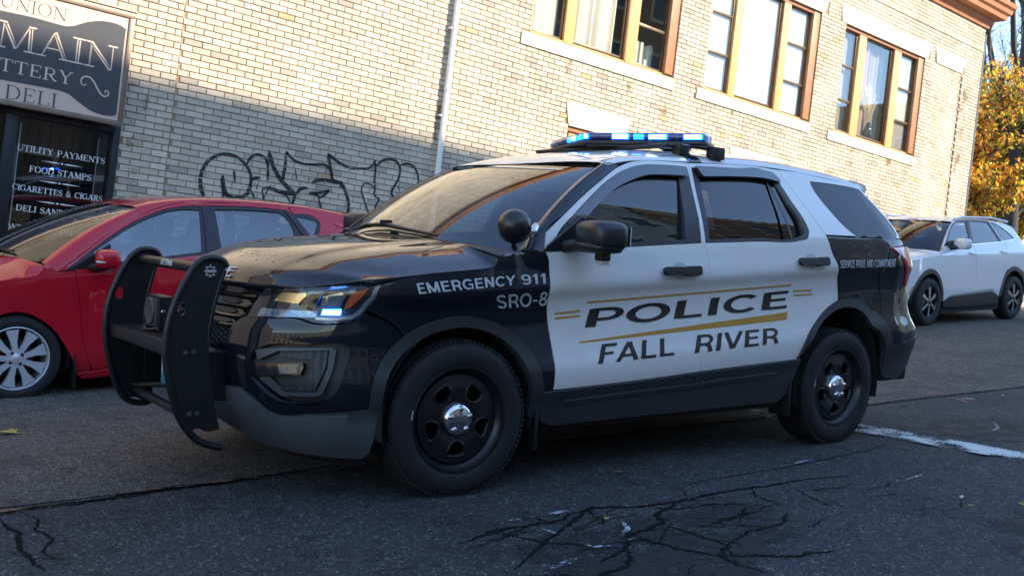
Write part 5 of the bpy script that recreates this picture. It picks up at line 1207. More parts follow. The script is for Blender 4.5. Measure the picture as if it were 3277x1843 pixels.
# front bumper, valance, fog bezels, grille
BUMP = [(-1.285, .772), (-1.092, .787), (-.924, .797), (-.844, .783), (-.705, .785), (-.605, .800), (-.566, .842), (-.372, .782), (-.316, .738)]+A_F[3::-1]+[(-.502, .428), (-.79, .400), (-1.084, .392), (-1.158, .440), (-1.273, .485), (-1.378, .500), (-1.378, .56), (-1.360, .628), (-1.348, .675), (-1.318, .742)]
FOG = [(-1.150, .640), (-1.10, .666), (-.85, .690), (-.632, .702), (-.600, .690), (-.600, .650), (-.636, .577), (-.675, .500), (-.705, .476), (-1.005, .452), (-1.06, .474), (-1.156, .539), (-1.175, .600)]
crease = lambda a, b: .014*(1/(1+math.exp(-(b-.722)/.020)))+.004*(1/(1+math.exp((b-.44)/.02)))
panel('front_bumper', rg, BUMP, P_BLK, pc_, holes=[FOG], res=.022, rim=.05, mirror=True, relief=crease)
M_FOG = mat('fog_plastic', (.058, .064, .072), .42, var=.1)
fb = panel('fog_bezel', rg, inset(FOG, -.006), M_PLA, pc_, res=.03, off=-.030, mirror=True, gap=0)
TEX = [(-.99, .654), (-.715, .672), (-.725, .610), (-.80, .498), (-.98, .486), (-1.0, .50), (-.865, .512), (-.80, .60), (-.80, .632), (-1.00, .632)]
scal = lambda a, b: .0035*abs(math.sin(a*70+3*math.floor(b*52)))
panel('textured_insert', rg, TEX, M_PLA, fb, res=.010, off=-.016, rim=.012, mirror=True, gap=0, sm=False, relief=scal)
panel('fog_frame', rg, [(-1.15, .655), (-1.02, .668), (-.70, .688), (-.670, .68), (-.68, .61), (-.755, .487), (-.80, .472), (-1.0, .462), (-1.13, .53), (-1.06, .545), (-.98, .478), (-.79, .487), (-.715, .60), (-.706, .675), (-1.00, .658), (-1.12, .61)], M_FOG, fb, res=.03, off=-.006, rim=.02, mirror=True, gap=0, sm=False)
panel('fog_lamp', rg, [(-1.205, .590), (-.850, .617), (-.845, .60), (-.868, .565), (-1.165, .536), (-1.205, .57)], M_PLG, fb, res=.04, off=.004, rim=.05, mirror=True, gap=0)
panel('fog_lamp_lens', rg, [(-.990, .602), (-.868, .611), (-.885, .570), (-.985, .560)], mat('fog_glass', (.12, .13, .12), .1, coat=1.), fb, res=.05, off=.0065, mirror=True, gap=0, sm=False)
panel('bezel_lip', rg, [(-1.155, .536), (-1.062, .470), (-1.00, .449), (-.72, .473), (-.715, .466), (-1.0, .440), (-1.068, .460), (-1.162, .528)], P_BLK, fb, res=.04, off=.012, rim=.02, mirror=True, gap=0)
VAL = [(-1.66, .470), (-1.412, .468), (-1.263, .471), (-1.172, .431), (-1.073, .389), (-.80, .397), (-.505, .424), (-.430, .427), (-.455, .30), (-.500, .225), (-.560, .197), (-.981, .202), (-1.211, .207), (-1.35, .240), (-1.50, .29), (-1.66, .29)]
va = panel('lower_valance', rg, VAL, M_VAL, pc_, res=.022, rim=.04, mirror=True, sm=False, relief=lambda a, b: .016*(1/(1+math.exp((b-.335-.10*max(0, min(1, (-1.0-a)/.25)))/.016))))
panel('valance_insert', rg, [(-1.40, .455), (-1.262, .462), (-1.172, .422), (-1.076, .380), (-.80, .386), (-.60, .400), (-.615, .352), (-.66, .338), (-.95, .332), (-1.03, .340), (-1.09, .372), (-1.19, .405), (-1.38, .41)], mat('valance_insert', (.085, .098, .115), .36, var=.25, vscale=6), va, res=.03, off=.0055, rim=.006, mirror=True)
panel('air_dam', rg, [(-1.30, .215), (-.56, .199), (-.545, .135), (-.95, .142), (-1.25, .17)], M_PLB, pc_, res=.05, rim=.02, off=-.02, mirror=True)
panel('grille_backing', rg, [(-1.66, .965), (-1.21, .965), (-1.235, .90), (-1.31, .745), (-1.345, .66), (-1.37, .50), (-1.66, .50)], M_DRK, pc_, res=.06, off=-.055, mirror=True, gap=0)
gr = panel('grille', rg, [(-1.66, .955), (-1.222, .958), (-1.232, .936), (-1.66, .930)], M_PLG, pc_, res=.04, off=.0, rim=.05, mirror=True, gap=0)
for (z, e0, h) in ((.890, -1.252, .017), (.843, -1.276, .016), (.798, -1.298, .016), (.755, -1.322, .013)):
    panel('grille_slat', rg, [(-1.66, z-h), (-1.66, z+h), (e0-.03, z+h*.9), (e0, z+h*.1), (e0-.02, z-h)], M_PLG, gr, res=.03, off=-.002, rim=.045, mirror=True, gap=0, sm=False)
    panel('slat_step', rg, [(-1.50, z-h*.5), (-1.50, z+h*.95), (-1.38, z+h*.95), (-1.35, z+h*.2), (-1.38, z-h*.5)], M_PLB, gr, res=.03, off=.006, rim=.012, mirror=True, gap=0, sm=False)
# hexagon mesh below the slats
hx = MB(); vr = []
for i in range(13):
    for j in range(4):
        s = -1.64+i*.026*1.0; z = .668+j*.0225+(.01125 if i % 2 else 0)
        if s > -1.355 or z > .742: continue
        pts = []
        for k in range(6):
            a = R(60*k); q = rg(s+.0165*math.cos(a), z+.0125*math.sin(a)); n = surf_n(rg, s, z); pts.append(Vector(q)-n*.018)
        hx.tube(pts, .0028, 4, closed=True); hx.tube([Vector((p.x, -p.y, p.z)) for p in pts], .0028, 4, closed=True)
hx.build('grille_mesh', M_PLG, gr, 0, kind='stuff')
panel('bumper_bar', rg, [(-1.66, .650), (-1.40, .648), (-1.345, .668), (-1.36, .628), (-1.378, .575), (-1.66, .575)], M_PLG, pc_, res=.04, off=.002, rim=.04, mirror=True, gap=0)
panel('lower_grille', rg, [(-1.66, .560), (-1.39, .560), (-1.39, .50), (-1.66, .49)], M_PLB, pc_, res=.04, off=-.02, rim=.03, mirror=True, gap=0)
# headlights
HL = [(-1.215, .944), (-1.05, .956), (-.857, .969), (-.68, .980), (-.500, .992), (-.512, .945), (-.532, .895), (-.572, .835), (-.61, .806), (-.705, .790), (-.844, .788), (-.924, .802), (-1.092, .792), (-1.272, .778), (-1.262, .83), (-1.245, .88)]
for sd in (1, -1):
    hb_ = panel('headlight', rg, HL, mat('lamp_bowl', (.045, .05, .06), .25, metal=.6), pc_, res=.03, off=-.050, gap=0, side=sd)
    # side walls of the bowl
    V = smooth_poly(HL); mbw = MB(); vs = []; fs = []
    for i, (a, b) in enumerate(V):
        n = surf_n(rg, a, b); p = Vector(rg(a, b)); 
        for o in (-.004, -.05): v = p+n*o; vs.append((v.x, v.y*sd, v.z))
        j = (i+1) % len(V); fs.append((2*i, 2*i+1, 2*j+1, 2*j))
    mbw.add(vs, fs); mbw.build('bowl_wall', mat('lamp_wall', (.16, .18, .20), .3, metal=.3), hb_, 60, fix=False)
    panel('lens', rg, HL, G_CL, hb_, res=.03, off=-.0015, side=sd, gap=.002)
    L_ = lambda nm, pts, m, off, rim=.02, res=.03: panel(nm, rg, pts, m, hb_, res=res, off=off, rim=rim, side=sd, gap=0, sm=False)
    L_('chrome_strip', [(-.545, .972), (-.512, .975), (-.535, .90), (-.578, .838), (-.62, .812), (-.72, .803), (-.84, .802), (-.84, .812), (-.72, .815), (-.63, .826), (-.592, .852), (-.557, .905)], mat('lamp_silver', (.42, .45, .48), .3, metal=.7), -.012, .02)
    L_('amber_reflector', [(-.680, .930), (-.600, .948), (-.585, .955), (-.625, .885), (-.655, .858), (-.690, .850)], M_AMB, -.018, .02)
    L_('reflector', [(-1.17, .872), (-1.14, .925), (-.99, .938), (-.975, .90), (-1.0, .865)], mat('warm_glow_reflector', (.88, .58, .24), .22, metal=.9), -.035, .02)  # warm glow inside the lamp put into the reflector colour
    L_('reflector', [(-.845, .862), (-.86, .900), (-.75, .925), (-.715, .905), (-.73, .858)], M_CHR, -.030, .02)
    L_('bezel', [(-.965, .855), (-.955, .945), (-.86, .952), (-.875, .850)], M_PLG, -.022, .03)
    L_('bezel', [(-.715, .850), (-.700, .962), (-.665, .966), (-.68, .845)], M_PLG, -.020, .03)
    L_('light_strip', [(-1.235, .800), (-1.225, .835), (-.86, .838), (-.85, .812), (-1.06, .806)], mat('turn_lens', (.20, .26, .34), .12, metal=.5, var=.5, vscale=60), -.025, .02)
    panel('upper_trim', rg, [(-1.20, .938), (-.53, .982), (-.54, .966), (-1.20, .922)], mat('lamp_trim', (.10, .115, .13), .3), hb_, res=.04, off=-.010, rim=.02, side=sd, gap=0, sm=False)
    if sd == 1:
        L_('blue_led', [(-.815, .822), (-.815, .848), (-.705, .850), (-.700, .825)], M_BLU, -.014, .012, .02)
        for i in range(5): L_('led_core', [(-.806+i*.021, .828), (-.806+i*.021, .843), (-.790+i*.021, .843), (-.790+i*.021, .828)], M_BLUH, -.0125, .004, .02)
# hood, cowl, windscreen, pillars, roof
hdS = POL.hood
V_h = patch('hood', hdS, .0, 1., -1., 1., 80, 80, P_BLK, pc_, flip=True, rim=.02)
def lipS(a, b):       # rolled front lip down to the grille top
    p = Vector(hdS(.0, a)); q = Vector((p.x+.016, p.y*.985, p.z-.030)); c = Vector((p.x-.008, p.y, p.z-.013))
    return tuple(p*(1-b)**2+c*2*b*(1-b)+q*b*b)
patch('hood_lip', lipS, -1., 1., 0., 1., 56, 5, P_BLK, pc_)
def cowlS(a, b):
    p = Vector(hdS(1., -a)); q = Vector(POL.screen(a, 0)); p.z -= .006; return tuple(p.lerp(q, b)-Vector((0, 0, .012*math.sin(math.pi*b))))
patch('cowl', cowlS, -1., 1., -.1, 1., 24, 5, M_PLB, pc_, flip=True)
patch('windscreen', POL.screen, -1., 1., 0., 1., 28, 14, G_WS, pc_, flip=True)
def band(a, b): return POL.screen(a, b)
M_FRIT = mat('frit', (.008, .008, .009), .25)
from_param('windscreen_frit', lambda a, b: tuple(Vector(POL.screen(a, b))+Vector((.006, 0, -.006))), [(-1+2*i/30, v) for i in range(31) for v in (.0, .055)], [(2*i, 2*i+2, 2*i+3, 2*i+1) for i in range(30)], M_FRIT, pc_, flipn=True)
from_param('windscreen_frit', lambda a, b: tuple(Vector(POL.screen(a, b))+Vector((.006, 0, -.006))), [(-1+2*i/30, v) for i in range(31) for v in (.955, 1.)], [(2*i, 2*i+2, 2*i+3, 2*i+1) for i in range(30)], M_FRIT, pc_, flipn=True)
FO = [(.43, 1.128), (.462, 1.229), (.600, 1.318), (.763, 1.422), (.925, 1.512), (1.071, 1.588), (1.09, 1.596)]
def edge_c(t):
    x = .43+(1.09-.43)*t; return rg(x, crom([p[0] for p in FO], [p[1] for p in FO], x))
for sd in (1, -1):
    def pil(a, b):
        p = Vector(POL.screen(-1, a)); q = Vector(edge_c(a)); c = p.lerp(q, b)
        return tuple(c+Vector((-.012, -.010, .012))*math.sin(math.pi*b))
    patch('windscreen_pillar', pil, 0., 1., -.02, .98, 20, 6, P_BLK, pc_, side=sd, off=.002, flip=True)
    def hl(a, b):
        p = Vector(pil(a, .30)); return tuple(p+Vector((-.002+.003*b, -.003, .006+.004*b)))
    mbp = MB(); mbp.tube([(lambda v: (v.x-.004, (v.y-.004)*sd, v.z+.006))(Vector(pil(t/14, .28))) for t in range(15)], .0035, 6); mbp.build('pillar_highlight', mat('highlight_bright', (.14, .12, .11), .2, coat=1.), pc_, 60)  # paler tube drawn as the highlight running along the pillar
    # fender-top filler beside the cowl
    patch('cowl_side', lambda a, b: tuple(Vector(hdS(1., 1.)).lerp(Vector(POL.screen(-1, 0)), a).lerp(Vector(rg(.16+.28*a, 1.10+.030*a)), b)), 0, 1, 0, 1, 6, 6, P_BLK, pc_, side=sd, off=-.002)
def roofS(a, t):
    xf = .90+.112*t*t; xr = 3.42-.06*t*t
    return POL.roof(xf+(xr-xf)*a, t)
patch('roof', roofS, 0., 1., -1., 1., 40, 30, P_WHT, pc_, flip=True)
rf = [o for o in pc_.children if o.name.startswith('roof')][-1]
both(lambda sd: patch('roof_ditch', lambda a, b: POL.roof(1.02+2.2*a, .905+.012*b), 0, 1, 0, 1, 40, 1, mat('roof_ditch_rubber', (.05, .055, .06), .5), rf, side=sd, off=.0015, flip=True))
# hatch and spoiler
def hatch(a, b):     # a -1..1 across, b 0 top .. 1 bottom
    t = b; zt, zb = 1.655, .95; z = zt+(zb-zt)*t; x = crom(RZh, RXh, z); w = .62+.14*min(1, t*2.0)
    return (x-.05-.22*a**4, a*w, z)
RZh = [.9, 1.0, 1.22, 1.40, 1.60, 1.70]; RXh = [4.02, 4.0, 3.90, 3.76, 3.58, 3.46]
patch('tailgate', hatch, -1, 1, .0, 1., 14, 14, P_BLK, pc_, off=0.)
patch('rear_window', hatch, -.88, .88, .06, .50, 14, 8, MATS['quarter_glass'], pc_, off=.006)
sp = MB()
for (x0, x1, w0, w1, z0, z1) in ((3.34, 3.62, .66, .60, 1.648, 1.600),):
    vs = []; n = 12
    for i in range(n+1):
        t = -1+2*i/n; w = .665; xr = 3.60-.10*t*t
        vs += [(3.30, t*w, 1.722-.05*t*t), (xr-.05, t*w*.97, 1.690-.035*t*t), (xr, t*w*.95, 1.655-.03*t*t), (xr-.03, t*w*.95, 1.630-.03*t*t), (3.34, t*w, 1.640-.02*t*t)]
    fs = [(i*5+k, i*5+(k+1) % 5, (i+1)*5+(k+1) % 5, (i+1)*5+k) for i in range(n) for k in range(5)]+[(0, 1, 2, 3, 4), tuple(n*5+k for k in (4, 3, 2, 1, 0))]
    sp.add(vs, fs)
sp.build('spoiler', P_WHT, pc_, 40)
cm = MB(); cm.box(3.62, 3.72, -.50, -.40, 1.555, 1.60, bev=.006); cm.build('rear_light_box', M_PLB, pc_)
af = MB(); af.prism([(2.78, 1.775), (2.93, 1.775), (2.94, 1.79), (2.86, 1.812), (2.82, 1.808)], -.02, .03); af.build('antenna_fin', M_PLB, pc_)
# lettering and stripes on the flank
W = lambda t, Q, m, par, nm='lettering', b=0.: lettering(t, rg, Q, m, par, b, name=nm)
W('POLICE', [(.706, .762), (2.314, .855), (2.330, .957), (.734, .856)], M_VINB, FD, b=.22)
W('FALL', [(.783, .583), (1.341, .611), (1.352, .704), (.823, .679)], M_VINB, FD, b=.12)
W('RIVER', [(1.481, .614), (2.202, .652), (2.218, .741), (1.518, .710)], M_VINB, RD, b=.12)
W('EMERGENCY', [(-.274, .930), (.245, .975), (.248, 1.020), (-.296, .975)], M_VINW, pc_, b=.12)
W('911', [(.288, .976), (.437, .984), (.437, 1.032), (.278, 1.022)], M_VINW, pc_, b=.12)
W('SRO-8', [(.172, .863), (.468, .876), (.452, .946), (.141, .926)], M_VINW, pc_)
def ring_x(x, z):       # same skin, addressed by true length so the slogan keeps even letters round the corner
    if x <= POL.x2: return rg(x, z)
    a = crom(POL.RZ, POL.RX, z)-POL.x2; return rg(POL.x2+1.55*2/math.pi*math.asin(min(1., ((x-POL.x2)/a)**(POL.nr/2))), z)
lettering('SERVICE PRIDE AND COMMITMENT', ring_x, [(2.753, 1.100), (3.370, 1.119), (3.373, 1.166), (2.747, 1.145)], M_VINW, pc_, .0, off=.005)
for Q in ([(.727, .885), (2.321, .984), (2.321, .994), (.725, .895)], [(.687, .688), (2.297, .785), (2.309, .830), (.687, .696)], [(.522, .830), (.689, .843), (.687, .852), (.521, .839)], [(.528, .806), (.692, .820), (.691, .828), (.525, .816)], [(2.351, .947), (2.531, .954), (2.529, .964), (2.349, .957)], [(2.359, .923), (2.539, .930), (2.538, .940), (2.354, .932)]):
    decal(rg, Q, M_VING, pc_, 'gold_stripe', n=40, off=.0016)
lettering('POLICE', hdS, [(.006, -.25), (.006, .255), (.040, .25), (.040, -.245)], M_VINW, pc_, off=.007, flipf=True, flipn=True)
# wheels
def make_wheel(par, x, y, sd, steer=0.):
    M = Matrix.Translation((x, y, .3535)) @ Matrix.Rotation(steer, 4, 'Z') @ (Matrix.Identity(4) if sd > 0 else Matrix.Rotation(math.pi, 4, 'Z'))
    hub = MB(); hub.lathe([(0, .02), (.16, .02), (.16, .05), (0, .05)], 24); w = hub.build('wheel', M_DRK, par, 30, M)
    t = MB(); w_ = .122
    t.lathe([(.236, -w_*.86), (.250, -w_*.97), (.272, -w_*1.01), (.300, -w_*1.03), (.322, -w_*1.0), (.342, -w_*.92), (.355, -w_*.80), (.3615, -w_*.55), (.3635, 0), (.3615, w_*.55), (.355, w_*.80), (.342, w_*.92), (.300, w_*1.03), (.250, w_*.97), (.236, w_*.86)], 72)
    tt = MB()
    ty = t.build('tyre', M_RUB, w, 60)
    for i in range(90):       # shoulder tread blocks
        a = 2*math.pi*i/90
        for s in (-1, 1):
            MM = Matrix.Rotation(-a, 4, 'Y'); tt.box(.3485, .3618, s*w_*.60, s*w_*.90, -.0085, .0085, MM)
    for r_ in (-.42, -.14, .14, .42):
        tt.lathe([(.3630, w_*(r_-.10)), (.3660, w_*(r_-.09)), (.3660, w_*(r_+.09)), (.3630, w_*(r_+.10))], 72)
    tt.build('tread', M_RUB, w, 30, kind='stuff')
    r = MB(); f = -w_*.90
    r.lathe([(.250, f-.004), (.246, f-.010), (.238, f-.010), (.234, f+.004), (.226, f+.018), (.214, f+.030), (.205, f+.045), (.205, w_*.8)], 64)
    # pressed disc with five windows
    D_ = lambda a, b: (a, f+.030+.020*math.sin(min(1., math.hypot(a, b)/.2)*math.pi)*-1, b)
    circ = [(.206*math.cos(R(k*6)), .206*math.sin(R(k*6))) for k in range(60)]
    hs = []
    for k in range(5):
        a0 = R(90+36+72*k); hp = []
        for (rr, aa) in ((.105, -9), (.118, -15), (.150, -17.5), (.168, -15), (.172, 0), (.168, 15), (.150, 17.5), (.118, 15), (.105, 9), (.100, 0)):
            hp.append((rr*math.cos(a0+R(aa)), rr*math.sin(a0+R(aa))))
        hs.append(hp)
    rim = r.build('rim', M_STL, w, 40)
    V, F = tri_fill(circ, [smooth_poly(h, 90, 3) for h in hs], .018)
    def DS(a, b):
        q = math.hypot(a, b); bump = -.012*math.exp(-((q-.135)/.05)**2); 
        edge = 0.
        return (a, f+.026+bump, b)
    from_param('wheel_disc', DS, V, F, M_STL, w, rim=.022)
    for h in hs:
        h3 = smooth_poly(h, 90, 3); mq = MB(); mq.tube([Vector(DS(*p))+Vector((0, .001, 0)) for p in h3], .0045, 6, closed=True); mq.build('window_rim', M_STL, w, 60)
    c = MB(); g = f+.012
    c.lathe([(0, g-.028), (.030, g-.027), (.055, g-.022), (.070, g-.012), (.077, g), (.079, g+.012)], 40)
    for k in range(5):
        a = R(18+72*k); c.lathe([(0, -.012), (.008, -.012), (.012, -.008), (.013, .0), (.016, .002)], 12, Matrix.Translation((.052*math.cos(a), g-.020, .052*math.sin(a))))
    c.build('hubcap', M_CHR, w, 50)
    wt = MB(); a = R(188); wt.box(.252, .258, f-.014, f-.010, -.022, .022, Matrix.Rotation(-R(172), 4, 'Y')); wt.build('wheel_weight', mat('wheel_weight', (.3, .3, .32), .5), w, 0)
    return w
make_wheel(pc_, 0.0, -.838, 1, R(-3)); make_wheel(pc_, 0.0, .838, -1, R(-3)); make_wheel(pc_, 2.865, -.838, 1); make_wheel(pc_, 2.865, .838, -1)

# push bumper
NEAR = [(-.950, 1.028), (-1.002, 1.042), (-1.040, 1.034), (-1.070, 1.010), (-1.106, .955), (-1.154, .853), (-1.180, .765), (-1.190, .677), (-1.182, .565), (-1.158, .453), (-1.131, .369), (-1.083, .291), (-1.040, .300), (-.999, .283), (-.940, .288), (-.954, .342), (-.973, .427), (-.992, .535), (-1.000, .657), (-.998, .732), (-.984, .823), (-.962, .913), (-.938, .985)]
M_PB = mat('push_bumper_coat', (.010, .010, .011), .38, var=.15, vscale=12, bump=.25, bscale=350)
for sd in (1, -1):
    hole = [(-1.127+.020*math.cos(R(a)), .822+.030*math.sin(R(a))) for a in range(0, 360, 30)]
    hole2 = [(-1.055+.022*math.cos(R(a)), .305+.014*math.sin(R(a))) for a in range(0, 360, 40)]
    y0 = -.44*sd
    PS = lambda a, b, y0=y0, sd=sd: (a, y0-.006*sd, b)
    V, F = tri_fill(smooth_poly(NEAR, 70), [hole], .05)
    up = from_param('push_bumper_upright', lambda a, b: (a, -.447, b), V, F, M_PB, pc_, rim=.014, side=sd)
    from_param('back_face', lambda a, b: (a, -.433, b), V, F, M_PB, up, side=sd, flipn=True)
    tb = MB(); ed = smooth_poly([(p[0]+.004, p[1]) for p in [(-.935, 1.005)]+NEAR[0:12]+([(-1.035, .243), (-.957, .212), (-.93, .205)] if sd > 0 else [(-1.04, .272), (-.98, .268), (-.94, .285)])], 120, 5, closed=False); tb.tube([(a, y0, b) for a, b in ed], .0165, 10)
    ed = smooth_poly([(-.938, .99), (-.962, .913), (-.984, .823), (-.998, .732), (-1.0, .657)], 120, 5, closed=False); tb.tube([(a, y0, b) for a, b in ed], .010, 8)
    tb.build('edge_tube', M_PB, up, 60)
    for (x, z) in ((-1.102, .630), (-1.066, .631), (-1.078, .363), (-1.044, .364)):
        bo = MB(); bo.lathe([(0, -.012), (.006, -.012), (.010, -.008), (.011, 0), (.014, .001)], 10, Matrix.Translation((x, y0-.008*sd, z)) @ (Matrix.Identity(4) if sd > 0 else Matrix.Rotation(math.pi, 4, 'Z'))); bo.build('bolt', M_PLA, up, 40)
    for (x, z) in ((-1.096, .583), (-1.090, .508)): bo = MB(); bo.lathe([(0, -.004), (.004, -.003), (.005, 0)], 8, Matrix.Translation((x, y0-.008*sd, z))); bo.build('bolt', M_PLA, up, 40)
star = MB(); pts = []
for k in range(16):
    a = R(22.5*k); r_ = .034 if k % 2 == 0 else .020; pts.append((-1.006+r_*math.cos(a), .986+r_*math.sin(a)))
st_ = [(-1.006+r_*math.cos(R(22.5*k)), .986+r_*math.sin(R(22.5*k))) for k in range(16) for r_ in ((.030 if k % 2 == 0 else .019),)]
panel('star_badge', lambda a, b: (a, -.4478, b), st_, mat('badge_silver', (.42, .42, .40), .5), pc_, res=.02, gap=0, sm=False, holes=[[(-1.006+.017*math.cos(R(a)), .986+.017*math.sin(R(a))) for a in range(0, 360, 30)]])
panel('star_badge_band', lambda a, b: (a, -.4480, b), [(-1.020, .980), (-.992, .980), (-.990, .992), (-1.022, .992)], MATS['badge_silver'], pc_, res=.02, gap=0, sm=False)
cb_ = MB(); cb_.tube([(-1.02, -.44, .992), (-1.02, .44, .992)], .024, 16); b1 = cb_.build('cross_bar', M_PB, pc_, 60)
stk = MB(); n = 8; vs = []
for i in range(n+1):
    a = R(140+i*70/n)
    for y in (.105, -.09): vs.append((-1.02+.0247*math.cos(a), y, .992+.0247*math.sin(a)))
stk.add(vs, [(2*i, 2*i+1, 2*i+3, 2*i+2) for i in range(n)]); stk.build('sticker', mat('black_sticker', (.02, .02, .024), .3), b1, 60)
def tubeS(a, b):    # a along -y, b round the tube
    q = R(180+b); return (-1.02+.0250*math.cos(q), a, .992-.0250*math.sin(q)*-1)
lettering('SETINA', lambda a, b: (-1.02-.0252*math.cos(b), -a, .992+.0252*math.sin(b)), [(-.088, -.25), (.075, -.25), (.075, .80), (-.088, .80)], mat('sticker_white', (.8, .8, .8), .4), b1, off=.0005)
sh = MB(); sh.box(-1.165, -.97, -.432, .432, .664, .672); sh.box(-1.172, -1.160, -.432, .432, .615, .675, bev=.004); s1 = sh.build('shelf', M_PB, pc_, 20)
sh = MB(); sh.tube([(-1.03, -.43, .325), (-1.03, .43, .338)], .022, 14); sh.build('cross_bar', M_PB, pc_, 60)
sh = MB(); sh.tube([(-1.05, .43, .36), (-.98, .2, .395), (-.90, .0, .41)], .014, 8); sh.tube([(-1.05, -.43, .36), (-.98, -.2, .395), (-.90, .0, .41)], .014, 8); sh.box(-1.02, -.86, -.36, -.34, .40, .62); sh.box(-1.02, -.86, .34, .36, .40, .62); sh.build('mount', M_PB, pc_, 60)
# siren speaker on the shelf
sr = MB(); sr.box(-1.09, -1.02, -.01, .155, .69, .832, bev=.018); si = sr.build('siren_speaker', M_PLA, s1)
sr = MB(); sr.lathe([(.0, .004), (.04, .0), (.058, -.004), (.064, .0), (.066, .012)], 28, Matrix.Translation((-1.094, .075, .765)) @ Matrix.Rotation(R(-90), 4, 'Z')); sr.build('speaker_cone', mat('speaker_grey', (.06, .055, .05), .5), s1)
sr = MB(); sr.box(-1.08, -1.02, -.024, -.011, .675, .84, bev=.003); sr.box(-1.08, -1.02, -.02, .16, .833, .84, bev=.002); sr.box(-1.08, -1.02, .156, .166, .675, .84, bev=.003); sr.build('speaker_bracket', M_PB, s1); sr = MB(); sr.lathe([(0, -.008), (.009, -.006), (.012, 0)], 12, Matrix.Translation((-1.06, -.026, .77))); sr.build('speaker_bolt', M_CHR, s1)
# licence plate
pl = MB(); pl.box(-.989, -.984, -.12, .195, .405, .560, bev=.002); plo = pl.build('licence_plate', mat('plate_blue', (.05, .28, .55), .35, coat=.3), pc_)
pl = MB(); pl.box(-.983, -.90, -.14, .225, .38, .585, bev=.01); pl.build('plate_backing', M_PLB, pc_)
lettering('POLICE', lambda a, b: (-.9902, -a, b), [(-.185, .452), (.10, .452), (.10, .520), (-.185, .520)], mat('plate_white', (.75, .78, .78), .4), plo, off=.0005)
# mirror, spotlight, wipers
def superell(c, r, e1, e2, M=None, n=24, m=14):
    mb = MB(); vs = []; fs = []
    sg = lambda w, e: math.copysign(abs(w)**e, w)
    for j in range(m+1):
        v = -math.pi/2+math.pi*j/m
        for i in range(n):
            u = 2*math.pi*i/n; vs.append(Vector((r[0]*sg(math.cos(v), e1)*sg(math.cos(u), e2), r[1]*sg(math.cos(v), e1)*sg(math.sin(u), e2), r[2]*sg(math.sin(v), e1))))
    for j in range(m):
        for i in range(n): fs.append((j*n+i, j*n+(i+1) % n, (j+1)*n+(i+1) % n, (j+1)*n+i))
    vs = [(M @ v if M is not None else v)+Vector(c) for v in vs]; return mb.add(vs, fs)
M_MIR = mat('mirror_cap', (.016, .017, .020), .36, bump=.15, bscale=400, var=.1)
for sd in (1, -1):
    mm = superell((.625, -1.145*sd, 1.222), (.098, .145, .074), .55, .6, Matrix.Rotation(R(-14)*sd, 4, 'Z')); mo = mm.build('side_mirror', M_MIR, pc_, 60)
    m2 = superell((.618, -1.125*sd, 1.168), (.090, .150, .030), .6, .6, Matrix.Rotation(R(-12)*sd, 4, 'Z')); m2.build('mirror_base', M_PLB, mo, 60)
    m2 = MB(); vs = [(.44, -.955*sd, 1.132), (.80, -.945*sd, 1.145), (.80, -.90*sd, 1.26), (.66, -.90*sd, 1.305), (.52, -.93*sd, 1.20)]
    m2.prism([(.44, 1.135), (.78, 1.150), (.78, 1.22), (.665, 1.312), (.53, 1.215), (.45, 1.16)], -.962*sd, -.90*sd); m2.build('mirror_sail', M_MIR, mo, 0)
    m2 = MB(); m2.tube([(.56, -.94*sd, 1.165), (.58, -1.02*sd, 1.172), (.61, -1.10*sd, 1.185)], [.036, .030, .04], 12); m2.build('mirror_arm', M_PLB, mo, 60)
    m2 = MB(); m2.box(.585, .645, -1.175*sd-.025, -1.175*sd+.025, 1.105, 1.142, bev=.006); m2.build('mirror_light', M_PLB, mo)
    m2 = MB(); m2.box(.588, .640, -1.175*sd-.022, -1.175*sd+.022, 1.086, 1.104, bev=.003); m2.build('mirror_lamp_lens', mat('small_lens', (.5, .5, .48), .2, coat=1.), mo)
    m2 = MB(); m2.box(.715, .722, -1.25*sd, -1.04*sd, 1.18, 1.27) if sd > 0 else m2.box(.715, .722, 1.04, 1.25, 1.18, 1.27); m2.build('mirror_glass', M_CHR, mo)
spt = superell((.195, -1.03, 1.246), (.080, .078, .079), 1., 1.).build('spotlight', mat('spotlight_black', (.010, .010, .011), .30, coat=.15, coat_rough=.25), pc_, 60)
m2 = MB(); m2.tube([(.26, -1.02, 1.232), (.31, -1.0, 1.225), (.36, -.965, 1.222)], [.018, .016, .02], 12); m2.tube([(.33, -.985, 1.205), (.37, -.96, 1.245), (.385, -.95, 1.262)], [.014, .02, .010], 10); m2.lathe([(.0, -.01), (.02, -.008), (.022, .008), (0, .01)], 12, Matrix.Translation((.335, -.99, 1.215))); m2.build('spotlight_arm', M_CHR, spt, 60)
m2 = MB(); m2.tube([(.20, -1.02, 1.17), (.24, -.97, 1.15), (.28, -.93, 1.14)], .012, 8); m2.build('spotlight_foot', M_PLB, spt, 60)
wi = MB(); sc_ = POL.screen
def on_s(a, b, o=.02): p = Vector(sc_(a, b)); return p+Vector((-.6*o, 0, .8*o))
wi.tube([on_s(.45, -.01, .03), on_s(.28, .035, .035), on_s(0., .035, .04), on_s(-.25, .01, .035), on_s(-.50, .0, .025)], [.006, .010, .014, .010, .006], 8)
wi.tube([on_s(.50, .022, .018), on_s(.2, .055, .018), on_s(-.15, .045, .02), on_s(-.42, .018, .018)], .006, 6); wi.box(-.02, .02, -.03, .03, -.012, .012, Matrix.Translation(on_s(.02, .05, .045)))
wi.tube([on_s(.98, .02, .03), on_s(.8, .03, .03), on_s(.62, .0, .03)], .009, 8); wi.tube([on_s(.97, .05, .03), on_s(.90, .02, .04), on_s(.86, -.01, .03)], .007, 8)
wi.build('wiper', M_PLB, pc_, 60)
